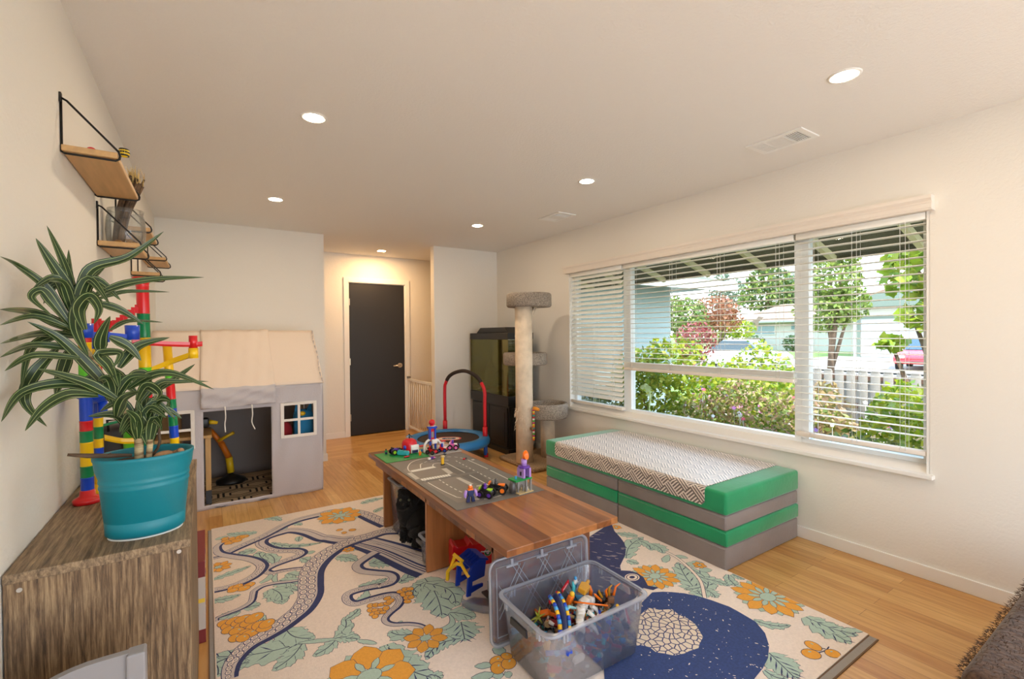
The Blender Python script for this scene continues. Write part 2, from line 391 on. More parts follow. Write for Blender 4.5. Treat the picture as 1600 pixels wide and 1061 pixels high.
lb = blind('closed-tilted white venetian blind on the left, lowered to the sill', 3.10, 3.835, 0.635, .70)
blind('lowered white venetian blind on the right with flat open slats', 0.89, 1.555, 0.675, -.03)
wd = MB().tube([(3.235,3.79,1.94),(3.235,3.79,1.25)], .004, 6); wd.build('tilt_wand', M_CORD, lb)
v = MB().prism([(XR-.045,1.985),(XR-.045,2.03),(XR-.055,2.045),(XR-.055,2.063),(XR,2.063),(XR,1.985)], .853, 3.885, 'y')
v.box(XR-.049,XR-.045,.855,3.883,1.995,2.0); v.box(XR-.049,XR-.045,.855,3.883,2.02,2.024)
tag(v.build('window_valance', M_RAIL), 'long cream wooden valance across the top of the whole window', 'valance')
# ------------------------------------------------------------------ rug pad (the rug itself comes from its own traced pattern)
# ------------------------------------------------------------------ weathered oak sideboard
def weathered(name, c1, c2, c3, sc):
    m = bpy.data.materials.new(name); m.use_nodes = True; t = m.node_tree; L = t.links.new; b = t.nodes['Principled BSDF']; b.inputs['Roughness'].default_value = 0.55
    tcn = t.nodes.new('ShaderNodeTexCoord'); mp = t.nodes.new('ShaderNodeMapping'); mp.inputs['Scale'].default_value = sc; L(tcn.outputs['Object'], mp.inputs[0])
    n = t.nodes.new('ShaderNodeTexNoise'); n.inputs['Scale'].default_value = 1.0; n.inputs['Detail'].default_value = 8; n.inputs['Roughness'].default_value = .72; n.inputs['Distortion'].default_value = .3
    L(mp.outputs[0], n.inputs['Vector']); r = t.nodes.new('ShaderNodeValToRGB')
    e = r.color_ramp.elements; e[0].position = .36; e[0].color = c1; e[1].position = .66; e[1].color = c3; k = e.new(.5); k.color = c2
    L(n.outputs[0], r.inputs[0]); L(r.outputs[0], b.inputs['Base Color'])
    bp = t.nodes.new('ShaderNodeBump'); bp.inputs['Strength'].default_value = .3; bp.inputs['Distance'].default_value = .002
    L(n.outputs[0], bp.inputs['Height']); L(bp.outputs[0], b.inputs['Normal']); return m
M_OAKV = weathered('weathered oak upright grain', C(58,42,27), C(112,88,62), C(164,138,104), (120, 120, 7))
M_OAKT = weathered('weathered oak top grain', C(80,64,46), C(128,106,80), C(168,144,112), (110, 7, 60))
M_SCREW = mat('screw cap', C(190,185,178), .35, .6)
CX0, CX1, CY0, CY1, CZ = XL+.003, -.04, 1.455, 2.385, .829
t = thing('sideboard', 'weathered oak sideboard along the left wall holding the potted plant', 'cabinet', (CX0, CY0, 0))
MB().box(CX0, CX1, CY0-.004, CY1+.004, CZ-.022, CZ).build('top_panel', M_OAKT, t, bevel=.002)
sp = MB().box(CX0, CX1-.004, CY0, CY0+.022, 0, CZ-.022).build('side_panel', M_OAKV, t, bevel=.0015)
for x, z in ((-.352, .79), (-.065, .80)): MB().cyl((x, CY0-.0015, z), (x, CY0, z), .005, n=12).build('screw_cap', M_SCREW, sp)
MB().box(CX0, CX1-.004, CY1-.022, CY1, 0, CZ-.022).build('side_panel', M_OAKV, t, bevel=.0015)
MB().box(CX0, CX0+.012, CY0+.022, CY1-.022, .03, CZ-.022).build('back_panel', M_OAKV, t)
MB().box(CX0+.012, CX1-.02, CY0+.022, CY1-.022, .40, .42).build('shelf', M_OAKT, t)
MB().box(CX0+.012, CX1-.02, CY0+.022, CY1-.022, .04, .06).build('shelf', M_OAKT, t)
for a, b_ in ((CY0+.024, (CY0+CY1)/2-.002), ((CY0+CY1)/2+.002, CY1-.024)):
    dr = MB().box(CX1-.02, CX1-.002, a, b_, .065, CZ-.03).build('door', M_OAKV, t, bevel=.002)

# toy box behind the sideboard
M_REDP = mat('red print', C(120,34,32), .6); M_CREAMP = mat('cream print', C(196,180,164), .6); M_BLUEP = mat('blue print', C(40,70,140), .6); M_YELP = mat('yellow print', C(232,190,60), .6)
t = thing('game_box', 'red and cream cardboard game box on the floor just beyond the sideboard', 'box', (-.2, 2.66, 0))
MB().box(-.36, -.018, 2.46, 2.86, 0, .06, 0).box(-.36, -.018, 2.46, 2.86, .06, .29, 1).box(-.36, -.018, 2.46, 2.86, .29, .36, 0).build('carton', [M_REDP, M_CREAMP], t, bevel=.002)
pr = MB()
random.seed(5)
for k in range(14):
    z = random.uniform(.08, .27); y = random.uniform(2.48, 2.82); q = random.uniform(.012, .03)
    pr.box(-.0182, -.0172, y, y+q, z, z+q*1.2, random.choice((0, 1, 2)))
for x in (-.34,-.28,-.2,-.12,-.05): pr.box(x, x+.03, 2.4588, 2.4598, .1+.1*random.random(), .16+.1*random.random(), random.choice((0,1,2)))
pp = pr.build('printed_panel', [M_REDP, M_BLUEP, M_YELP], t); pp['kind'] = 'stuff'

# ------------------------------------------------------------------ walnut coffee table
def walnut(name, strips):
    m = bpy.data.materials.new(name); m.use_nodes = True; t = m.node_tree; L = t.links.new; b = t.nodes['Principled BSDF']
    b.inputs['Roughness'].default_value = .28; b.inputs['Coat Weight'].default_value = .25
    tcn = t.nodes.new('ShaderNodeTexCoord')
    br = t.nodes.new('ShaderNodeTexBrick'); mp = t.nodes.new('ShaderNodeMapping'); mp.inputs['Rotation'].default_value = (0,0,PI/2) if strips else (0, PI/2, 0)
    L(tcn.outputs['Object'], mp.inputs[0]); L(mp.outputs[0], br.inputs['Vector'])
    br.inputs['Scale'].default_value = 1; br.inputs['Brick Width'].default_value = 2.6; br.inputs['Row Height'].default_value = .088; br.inputs['Mortar Size'].default_value = .0004
    br.inputs['Color1'].default_value = C(184,122,72); br.inputs['Color2'].default_value = C(118,68,38); br.inputs['Mortar'].default_value = C(90,50,28)
    st = t.nodes.new('ShaderNodeMapping'); st.inputs['Scale'].default_value = (30, 2.2, 30) if strips else (34, 34, 2.5); L(tcn.outputs['Object'], st.inputs[0])
    n = t.nodes.new('ShaderNodeTexNoise'); n.inputs['Scale'].default_value = 1; n.inputs['Detail'].default_value = 6; n.inputs['Distortion'].default_value = .6; L(st.outputs[0], n.inputs['Vector'])
    r = t.nodes.new('ShaderNodeValToRGB'); r.color_ramp.elements[0].position = .3; r.color_ramp.elements[0].color = (.5,.45,.42,1); r.color_ramp.elements[1].position = .65
    r.color_ramp.elements[1].color = (1.05,1.02,1,1); L(n.outputs[0], r.inputs[0])
    mx = t.nodes.new('ShaderNodeMix'); mx.data_type = 'RGBA'; mx.blend_type = 'MULTIPLY'; mx.inputs[0].default_value = .7
    L(br.outputs[0], mx.inputs[6]); L(r.outputs[0], mx.inputs[7]); L(mx.outputs[2], b.inputs['Base Color']); return m
M_WALT = walnut('walnut top strips', True); M_WALL2 = walnut('walnut panel', False)
TX0, TX1, TY0, TY1, TZ = .985, 1.602, 1.558, 3.447, .486
t = thing('coffee_table', 'long low walnut coffee table covered with toy building plates', 'table', ((TX0+TX1)/2, (TY0+TY1)/2, 0))
MB().box(TX0, TX1, TY0, TY1, TZ-.03, TZ).build('tabletop', M_WALT, t, bevel=.003)
for y in (3.20, 2.45, 1.714): MB().box(TX0+.035, TX1-.035, y-.0, y+.024, 0.012, TZ-.03).build('leg', M_WALL2, t, bevel=.002)
for x in (TX0+.035, TX1-.035-.022): MB().box(x, x+.022, 1.72, 3.20, TZ-.085, TZ-.03).build('apron', M_WALL2, t, bevel=.002)
MB().box(TX0+.035, TX0+.057, 3.22, TY1-.06, TZ-.085, TZ-.03).build('apron', M_WALL2, t)

# ------------------------------------------------------------------ play couch blocks
M_GREEN = mat('green microsuede', C(22,148,92), .75, bump=.25, bscale=45, var=.12, vscale=7, sheen=.6)
M_GREY = mat('taupe microsuede', C(140,128,122), .8, bump=.25, bscale=45, var=.12, vscale=6, sheen=.35)
def chevron():
    m = bpy.data.materials.new('taupe and cream diagonal weave'); m.use_nodes = True; t = m.node_tree; L = t.links.new; b = t.nodes['Principled BSDF']
    b.inputs['Roughness'].default_value = .5; b.inputs['Sheen Weight'].default_value = .6; b.inputs['Coat Weight'].default_value = .5; b.inputs['Coat Roughness'].default_value = .35
    tcn = t.nodes.new('ShaderNodeTexCoord'); s = t.nodes.new('ShaderNodeSeparateXYZ'); L(tcn.outputs['Object'], s.inputs[0])
    def M(op, a, b_=None, c=None):
        n = t.nodes.new('ShaderNodeMath'); n.operation = op
        for i, k in enumerate((a, b_, c)):
            if k is None: continue
            if isinstance(k, (int, float)): n.inputs[i].default_value = k
            else: L(k, n.inputs[i])
        return n.outputs[0]
    v = M('ADD', s.outputs[0], s.outputs[2]); u = s.outputs[1]
    W = .075
    p = M('DIVIDE', M('ADD', u, v), W); q = M('DIVIDE', M('SUBTRACT', u, v), W)
    chk = M('MODULO', M('ADD', M('FLOOR', M('MULTIPLY', p, .5)), M('FLOOR', q)), 2.0)
    sel = M('LESS_THAN', M('ABSOLUTE', M('SUBTRACT', M('ABSOLUTE', chk), 1.0)), .5)
    f1 = M('FRACT', M('MULTIPLY', p, 3.0)); f2 = M('FRACT', M('MULTIPLY', q, 3.0))
    f = M('ADD', M('MULTIPLY', sel, f1), M('MULTIPLY', M('SUBTRACT', 1.0, sel), f2))
    k = M('GREATER_THAN', f, .48)
    mx = t.nodes.new('ShaderNodeMix'); mx.data_type = 'RGBA'; L(k, mx.inputs[0]); mx.inputs[6].default_value = C(232,218,204); mx.inputs[7].default_value = C(98,84,76)
    L(mx.outputs[2], b.inputs['Base Color']); return m
M_CHEV = chevron()
MX0, MX1, MY0, MYM, MY1 = 2.419, 3.225, 1.53, 2.362, 3.195
def block(label, y0, y1, z0, z1, m, mname):
    t = thing('play_couch_block', label, 'foam block', ((MX0+MX1)/2, (y0+y1)/2, z0), 'foam blocks of the play couch')
    MB().rbox(MX0+.004, MX1, y0+.003, y1-.003, z0+.0015, z1-.001, .012, 3).build('cushion', m, t)
    MB().tube([(MX0+.0035, y0+.012, z1-.012), (MX0+.0035, y1-.012, z1-.012)], .0022, 6).build('piping', m, t)
    return t
zs = [.0, .134, .224, .311, .443]
block('grey suede foam block on the rug, bottom of the stack, nearer half', MY0, MYM, zs[0], zs[1], M_GREY, 'g')
block('grey suede foam block on the floor, bottom of the stack, farther half', MYM, MY1, zs[0], zs[1], M_GREY, 'g')
block('green suede foam block second from the floor, nearer half of the couch', MY0-.006, MYM, zs[1], zs[2], M_GREEN, 'g')
block('green suede foam block second from the floor, farther half of the couch', MYM, MY1, zs[1], zs[2], M_GREEN, 'g')
block('grey suede foam block third from the floor, nearer half of the couch', MY0, MYM, zs[2], zs[3], M_GREY, 'g')
block('grey suede foam block third from the floor, farther half of the couch', MYM, MY1, zs[2], zs[3], M_GREY, 'g')
t = thing('play_couch_mattress', 'thick green mattress with a woven pattern panel topping the play couch', 'mattress', ((MX0+MX1)/2, 2.36, zs[3]))
MB().rbox(MX0, MX1+.005, MY0-.002, MY1, zs[3]+.001, zs[4], .018, 3).build('cushion', M_GREEN, t)
c0, c1 = 1.662, 3.055
b = MB(); prof = [(MX0-.004, .338), (MX0-.004, .425), (MX0+.003, .44), (MX0+.018, .447), (MX1-.01, .447)]
cp = []
for i, (x, z) in enumerate(prof):
    ins = .02 if i == 0 else 0
    cp += [(x, c0+ins, z), (x, c1-ins, z)]
cp += [(MX0-.004, c0, .358), (MX0-.004, c1, .358)]
b.add(cp, [(0,1,11,10),(10,11,3,2)]+[(2*i,2*i+1,2*i+3,2*i+2) for i in range(1,4)])
b.build('woven_panel', M_CHEV, t, solid=.004)

# ------------------------------------------------------------------ cat tree
M_CARPET = mat('grey beige carpet', C(172,160,146), .95, bump=1.0, bscale=160, var=.4, vscale=120, vcol=C(112,102,92))
M_CARPETB = mat('tan carpet', C(178,150,118), .95, bump=1.0, bscale=150, var=.35, vscale=110, vcol=C(120,98,74))
M_SISAL = mat('worn cream carpet post', C(228,210,186), .95, bump=.8, bscale=120, var=.15, vscale=14)
t = thing('cat_tree', 'tall carpeted cat tree with three round perches beside the fish tank', 'cat tree', (2.9, 3.95, 0))
MB().rbox(2.625, 3.225, 3.655, 4.30, 0.0, .045, .02, 3).build('base', M_CARPETB, t)
px, py = 2.705, 3.92
MB().cyl((px,py,.045), (px,py,1.63), .088, n=28).build('main_post', M_SISAL, t)
fr = MB(); random.seed(3)
for k in range(40):
    z = random.uniform(.38,.62); a = random.uniform(PI*.6, PI*1.6); q = .088
    p = Vector((px+q*math.cos(a), py+q*math.sin(a), z)); e = p+Vector((math.cos(a)*.015, math.sin(a)*.015, -random.uniform(.01,.05)))
    fr.tube([p, (p+e)/2+Vector((math.cos(a),math.sin(a),0))*.006, e], [.003,.0025,.001], 5)
fo_ = fr.build('frayed_patch', M_SISAL, t); fo_['kind'] = 'stuff'
def perch(cx, cy, z0, z1, r, floor):
    MB().lathe([(.0001,z0),(r-.012,z0),(r,z0+.015),(r,z1-.015),(r-.012,z1),(r-.03,z1-.004),(r-.035,z1-.02),(r-.038,floor),(.0001,floor)], (cx,cy,0), 40, cap0=False, cap1=False).build('perch', M_CARPET, t)
perch(2.795, 3.95, 1.625, 1.765, .232, 1.68)
MB().tube([(px+.06, py, 1.50), (px+.17, py+.03, 1.63)], .02, 6).build('brace', M_SISAL, t)
perch(2.86, 4.12, 1.02, 1.15, .235, 1.06)
MB().tube([(px+.05, py+.05, .92), (2.86, 4.1, 1.03)], .02, 6).build('brace', M_SISAL, t)
perch(2.985, 3.90, .475, .63, .215, .53)
MB().cyl((3.04,3.97,.045), (3.04,3.97,.49), .075, n=20).build('short_post', M_SISAL, t)
# hanging bead toy
t = thing('cat_teaser_toy', 'string of coloured wooden beads hanging on the cat tree post', 'cat toy', (2.72, 3.81, .57))
MB().tube([(2.735,3.806,.605),(2.75,3.785,.60),(2.765,3.75,.592)], [.016,.02,.014], 10).build('orange_handle', mat('orange wood', C(222,140,30), .5), t)
bcol = [C(200,30,110),C(240,220,60),C(230,110,30),C(40,150,140),C(180,30,40),C(240,240,230),C(90,170,60)]
for k in range(17):
    mm = mat('bead paint %d' % (k % 7), bcol[k % 7], .4)
    MB().cyl((2.742+.0015*math.sin(k), 3.812, .592-k*.0185), (2.742, 3.812, .592-k*.0185-.016), .0125, n=10).build('bead', mm, t)
MB().cyl((2.742,3.812,.28),(2.742,3.812,.235), .006, .003, n=8).build('tassel', mat('grey tassel', C(120,115,110), .8), t)
MB().sphere((2.715,3.803,.40), (.018,.014,.02), 10, 6).build('fur_tuft', mat('brown fur', C(120,92,66), .95), t)

# ------------------------------------------------------------------ fish tank on its stand
M_BLACKW = mat('black stand paint', C(26,23,22), .32, bump=.05)
M_BLACKP = mat('black plastic', C(24,23,23), .4)
GX0, GX1, GY0, GY1 = 2.795, 3.135, 4.36, 5.235
t = thing('aquarium_stand', 'black wooden cabinet stand under the fish tank in the corner', 'stand', ((GX0+GX1)/2, (GY0+GY1)/2, 0))
MB().box(GX0+.02, GX1, GY0+.02, GY1-.01, .0, .54).build('cabinet_body', M_BLACKW, t, bevel=.004)
MB().box(GX0-.005, GX1+.005, GY0-.005, GY1, .54, .655).build('top_rail', M_BLACKW, t, bevel=.006)
MB().box(GX0, GX1+.003, GY0, GY1-.005, 0, .06).build('plinth', M_BLACKW, t, bevel=.004)
for a, b_ in ((GY0+.04, 4.79), (4.805, GY1-.03)):
    dd = MB().box(GX0+.008, GX0+.02, a, b_, .08, .52).build('door', M_BLACKW, t, bevel=.004)
    MB().box(GX0+.002, GX0+.009, a+.05, b_-.05, .13, .47).build('raised_panel', M_BLACKW, dd, bevel=.004)
dd = MB().box(GX0+.05, GX1-.03, GY0+.01, GY0+.02, .08, .52).build('side_panel', M_BLACKW, t, bevel=.004)
t = thing('fish_tank', 'murky green glass fish tank with black hood in the room corner', 'aquarium', ((GX0+GX1)/2, (GY0+GY1)/2, .655))
M_WATER = mat('murky green back wall', C(96,92,30), .4, var=.6, vscale=7, vcol=C(40,44,14))
M_TANKG = clear_mat('tank glass', (.80,.78,.42,1), haze=.10, hazecol=C(120,110,40), fres=.10, rough=.01)
M_GRAVEL = mat('tank gravel', C(150,112,62), .9, bump=1, bscale=90, var=.4, vscale=60)
MB().box(GX0, GX0+.006, GY0, GY1, .657, 1.33).box(GX1-.006, GX1, GY0, GY1, .657, 1.33).box(GX0+.006, GX1-.006, GY0, GY0+.006, .657, 1.33).build('glass', M_TANKG, t)
MB().box(GX0+.006, GX1-.006, GY1-.02, GY1, .657, 1.33).box(GX1-.03, GX1-.008, GY0+.01, GY1-.02, .657, 1.32).build('background', M_WATER, t)
gr = MB(); N = 12
gv = [(GX0+.008+(GX1-GX0-.04)*i/N, GY0+.008+(GY1-GY0-.03)*j/N, .70+.02*math.sin(i*1.3+j)+.015*math.cos(j*2.1)) for i in range(N+1) for j in range(N+1)]
gr.add(gv, [(i*(N+1)+j, (i+1)*(N+1)+j, (i+1)*(N+1)+j+1, i*(N+1)+j+1) for i in range(N) for j in range(N)], 0, True)
gr.build('gravel', M_GRAVEL, t)
MB().tube(smooth_path([(2.93,4.55,.72),(2.93,4.58,.86),(2.93,4.70,.93),(2.93,4.85,.88),(2.93,4.9,.72)]), .014, 8).build('black_arch', M_BLACKP, t)
MB().tube([(2.95,4.72,.70),(2.94,4.72,1.30)], .012, 8).box(2.90,2.97,4.44,4.52,.72,1.28).build('filter_tube', M_BLACKP, t)
rk = MB()
for (y,h) in ((5.0,.25),(5.1,.36),(4.92,.16)): rk.lathe([(.07,.69),(.075,.69+h*.4),(.045,.69+h*.8),(.0001,.69+h)], (3.0,y,0), 8, cap0=False, cap1=False)
rk.build('rock', mat('algae rock', C(52,50,22), .9, bump=.6, bscale=30), t)
MB().box(GX0-.004, GX1+.004, GY0-.004, GY1+.004, 1.29, 1.365).build('top_frame', M_BLACKP, t, bevel=.004)
hd = MB().prism([(GY0+.06,1.365),(GY0+.14,1.43),(GY1-.16,1.43),(GY1-.06,1.365)], GX0+.05, GX1-.03, 'x').build('hood', M_BLACKP, t, bevel=.008)
MB().box(GX0+.09, GX0+.13, GY0-.0055, GY0-.004, 1.315, 1.335).build('maker_badge', mat('pale badge', C(150,185,175), .4), t)

# ------------------------------------------------------------------ toddler trampoline
M_TBLUE = mat('blue vinyl pad', C(40,118,178), .45, bump=.3, bscale=18); M_TRED = mat('red plastic', C(205,26,40), .4); M_TMAT = mat('black jump mat', C(48,36,32), .8, bump=.2, bscale=90)
M_TFRAME = mat('blue tube', C(40,96,190), .4); M_FOAM = mat('dark foam grip', C(48,38,34), .85)
tcx, tcy, tz, tr = 2.205, 4.66, .225, .45
t = thing('toddler_trampoline', 'round blue toddler trampoline with red handle bar near the hall', 'trampoline', (tcx, tcy, 0))
MB().lathe([(.0001,tz-.012),(tr-.10,tz-.012)], (tcx,tcy,0), 48, cap0=False, cap1=False).build('jump_mat', M_TMAT, t)
pd = MB(); ring = []
pd.lathe([(tr-.115,tz-.006),(tr-.10,tz+.008),(tr-.05,tz+.016),(tr-.01,tz+.006),(tr+.005,tz-.03),(tr-.002,tz-.065),(tr-.02,tz-.062),(tr-.02,tz-.02)], (tcx,tcy,0), 64, cap0=False, cap1=False)
pd.build('pad', M_TBLUE, t)
for a in (0.0, 1.05, 2.10, 3.14, 4.19, 5.24):
    a += -.5
    x, y = tcx+(tr-.04)*math.cos(a), tcy+(tr-.04)*math.sin(a)
    lg = MB().cyl((x,y,.03), (x,y,tz-.01), .016, n=14).build('leg', M_TFRAME, t)
    MB().cyl((x,y,0), (x,y,.04), .024, .021, n=14).build('foot_cap', M_TRED, lg)
ha = [Vector((tcx+(tr+.0)*math.cos(a), tcy+(tr+.0)*math.sin(a), 0)) for a in (-.50, 2.02)]
pA = Vector((2.54,4.44,0)); pB = Vector((2.385, 5.07, 0))
pB = Vector((2.352, 5.06, 0))
for p in (pA, pB):
    MB().cyl((p.x,p.y,tz-.02),(p.x,p.y,tz+.11), .026, n=16).build('red_socket', M_TRED, t)
    MB().cyl((p.x,p.y,.03),(p.x,p.y,tz-.02), .018, n=14).build('leg', M_TFRAME, t)
up = Vector((0,0,1)); inn = Vector((.02,-.02,0))
def hp(s, z): return pA.lerp(pB, s)+up*z
path = smooth_path([hp(0,.33),hp(0,.60),hp(.0,.72),hp(.06,.80),hp(.2,.885),hp(.45,.935),hp(.7,.915),hp(.88,.86),hp(.97,.78),hp(1,.70),hp(1,.33)], 5)
k1 = int(len(path)*.33); k2 = int(len(path)*.76)
MB().tube(path[:k1+1], .019, 12).build('red_grip', M_TRED, t); MB().tube(path[k2:], .019, 12).build('red_grip', M_TRED, t)
MB().tube(path[k1:k2+1], .021, 12).build('foam_grip', M_FOAM, t)
lm = Matrix.Translation((tcx+.0, tcy-.01, tz-.0105)) @ Matrix.Rotation(-.55, 4, 'Z')
def oval(mb, rx, ry, z, m):
    pts = []
    for k in range(40):
        q = 2*PI*k/40; c_, s_ = math.cos(q), math.sin(q); pts.append((math.copysign(abs(c_)**.75, c_)*rx, math.copysign(abs(s_)**.75, s_)*ry, z))
    mb.add(pts, [list(range(40))], m, False, lm)
b = MB(); oval(b, .135, .085, 0, 0); oval(b, .115, .066, .0006, 1); oval(b, .075, .042, .0012, 2)
lo = b.build('logo_patch', [M_TRED, mat('logo cream', C(225,215,195), .6), mat('logo navy', C(40,50,110), .6)], t, recalc=False)
def text_mesh(body, size, m, parent, M, name='logo_text'):
    fc = bpy.data.curves.new('tmp', 'FONT'); fc.body = body; fc.size = size; fc.align_x = 'CENTER'; fc.align_y = 'CENTER'
    fo = bpy.data.objects.new('tmp', fc); COL.objects.link(fo); dg = bpy.context.evaluated_depsgraph_get()
    me = bpy.data.meshes.new_from_object(fo.evaluated_get(dg)); bpy.data.objects.remove(fo); bpy.data.curves.remove(fc)
    me.name = name; me.materials.clear(); me.materials.append(m); o = bpy.data.objects.new(name, me); COL.objects.link(o)
    o.parent = parent; o.matrix_local = Matrix.Translation(-WL[parent.name]) @ M; WL[o.name] = WL[parent.name].copy(); return o
for k, s in enumerate(('little', 'tikes')):
    text_mesh(s, .042, mat('logo cream', C(225,215,195), .6), lo, Matrix.Translation((tcx, tcy-.01, tz-.0105)) @ Matrix.Rotation(-.55, 4, 'Z') @ Matrix.Translation((0, .014-.028*k, .0018)))

# ------------------------------------------------------------------ safety gate in the hall
t = thing('safety_gate', 'white barred safety gate at the right side of the hall', 'gate', (2.42, 5.9, 0))
gx = 2.405
for z0, z1 in ((.70,.735),(.04,.065)): MB().box(gx-.012, gx+.012, 5.43, 6.36, z0, z1).build('rail', M_TRIM, t, bevel=.003)
for k in range(13): MB().cyl((gx, 5.47+k*.072, .065), (gx, 5.47+k*.072, .70), .006, n=8).build('bar', M_TRIM, t)
for y in (5.435, 6.37): MB().box(gx-.015, gx+.015, y-.012, y+.012, .02, .76).build('end_post', M_TRIM, t, bevel=.003)
for y0, y1 in ((5.42,5.46),(6.35,6.395)): MB().box(gx-.022, gx+.022, y0, y1, .735, .765).build('clamp', mat('grey clamp', C(120,118,115), .4), t, bevel=.003)
MB().box(gx-.024, gx-.014, 5.50, 5.515, .52, .70).build('latch_strap', mat('mustard strap', C(214,168,40), .5), t)

# ------------------------------------------------------------------ wall shelves
M_BAMBOO = mat('light oak shelf board', C(206,164,110), .5, var=.18, vscale=3, stretch=(14,1.2,14))
def wall_shelf(label, y0, y1, z, bh=.185, dep=.142):
    t = thing('wall_shelf', label, 'shelf', (XL, y0, z), 'shelves with wire brackets on the left wall')
    MB().box(XL+.004, XL+dep, y0, y1, z, z+.02).build('board', M_BAMBOO, t, bevel=.003)
    for y in (y0+.012, y1-.012):
        pts = [(XL+.004, y, z+bh-.015), (XL+.004, y, z-.002), (XL+.010, y, z-.005), (XL+dep-.006, y, z-.005), (XL+dep+.004, y, z+.002), (XL+dep+.006, y, z+.012), (XL+dep+.002, y, z+.026), (XL+.018, y, z+bh-.022), (XL+.006, y, z+bh-.016)]
        MB().tube(pts, .0035, 8, closed=False).box(XL+.0005, XL+.006, y-.008, y+.008, z+bh-.03, z+bh).build('bracket', M_BLACKMETAL, t)
    return t
wall_shelf('oak wall shelf nearest the camera, highest and largest on the left wall', 2.02, 2.59, 1.94)
wall_shelf('short oak wall shelf holding the glass vase with dried stalks', 2.60, 2.94, 1.737)
wall_shelf('oak wall shelf high up right behind the glass vase', 3.09, 3.51, 1.90)
wall_shelf('oak wall shelf farthest from the camera, near the back wall corner', 4.21, 4.67, 1.905)
wall_shelf('lowest oak wall shelf, under and between the two far ones', 3.655, 4.01, 1.732)
t = thing('toy_ball', 'small yellow and black toy on the front corner of the nearest shelf', 'toy', (-.226, 2.06, 1.96))
MB().sphere((-.226,2.06,1.975), .016, 14, 10).build('body', mat('toy yellow', C(236,200,30), .35), t)
b = MB()
for k in range(3): b.lathe([(.0125-.002*abs(k-1)+.0035,-.003),(.0125-.002*abs(k-1)+.0035,.003)], (-.226,2.06,1.966+k*.009), 16, cap0=True, cap1=True)
b.build('stripe', mat('toy black', C(20,20,20), .4), t)
t = thing('toy_button', 'tiny red knob on top of the nearest wall shelf', 'toy', (-.31, 2.06, 1.96)); MB().sphere((-.31,2.06,1.968), (.012,.012,.008), 12, 8).build('knob', M_TRED, t)
# glass vase with dried stalks
M_JAR = clear_mat('vase glass', (.95,.96,.95,1), haze=.06, fres=.12, rough=.0)
t = thing('glass_vase', 'round clear glass vase standing on the short wall shelf', 'vase', (-.30, 2.76, 1.757))
MB().lathe([(.0001,1.759),(.06,1.759),(.069,1.775),(.074,1.83),(.070,1.885),(.064,1.905),(.067,1.925),(.065,1.925),(.062,1.906),(.068,1.885),(.072,1.83),(.067,1.777),(.0001,1.764)], (-.30,2.75,0), 28, cap0=False, cap1=False).build('bowl', M_JAR, t)
M_DRY = mat('dried brown stalk', C(112,86,62), .9, var=.4, vscale=30, vcol=C(64,48,36)); M_STRAW = mat('straw bristle', C(206,176,112), .9)
t = thing('dried_bundle', 'leaning bundle of dried brown stalks with straw tips in the vase', 'dried plant', (-.31, 2.75, 1.77))
b = MB(); b2 = MB(); random.seed(11)
for k in range(46):
    a = random.uniform(0, 2*PI); q = random.uniform(0, .028)
    p0 = Vector((-.33+q*math.cos(a)*.7, 2.755+q*math.sin(a)*.7, 1.772)); p1 = Vector((-.258+q*math.cos(a)*1.1, 2.70+q*math.sin(a)*1.1, 2.05+random.uniform(-.02,.02)))
    m_ = p0.lerp(p1, .5)+Vector((-.012,0,0)); b.tube(smooth_path([p0,m_,p1],4), [.0045]*9, 5)
    for r_ in range(2): b2.tube([p1, p1+Vector((random.uniform(-.02,.01), random.uniform(-.02,.02), random.uniform(.02,.05)))], [.0016,.0006], 4)
b.build('stalks', M_DRY, t); b2.build('straw_tips', M_STRAW, t)
b = MB()
for (x,y,z,r) in ((-.325,2.73,1.775,.016),(-.30,2.79,1.776,.014),(-.27,2.74,1.775,.012),(-.285,2.72,1.772,.01),(-.33,2.79,1.79,.013)): b.sphere((x,y,z),(r,r,r*.7),8,6)
tag(b.build('potpourri', [mat('orange brown petals', C(176,120,50), .8)]), 'handful of orange brown dried petals lying inside the vase', 'dried petals', None, 'stuff')
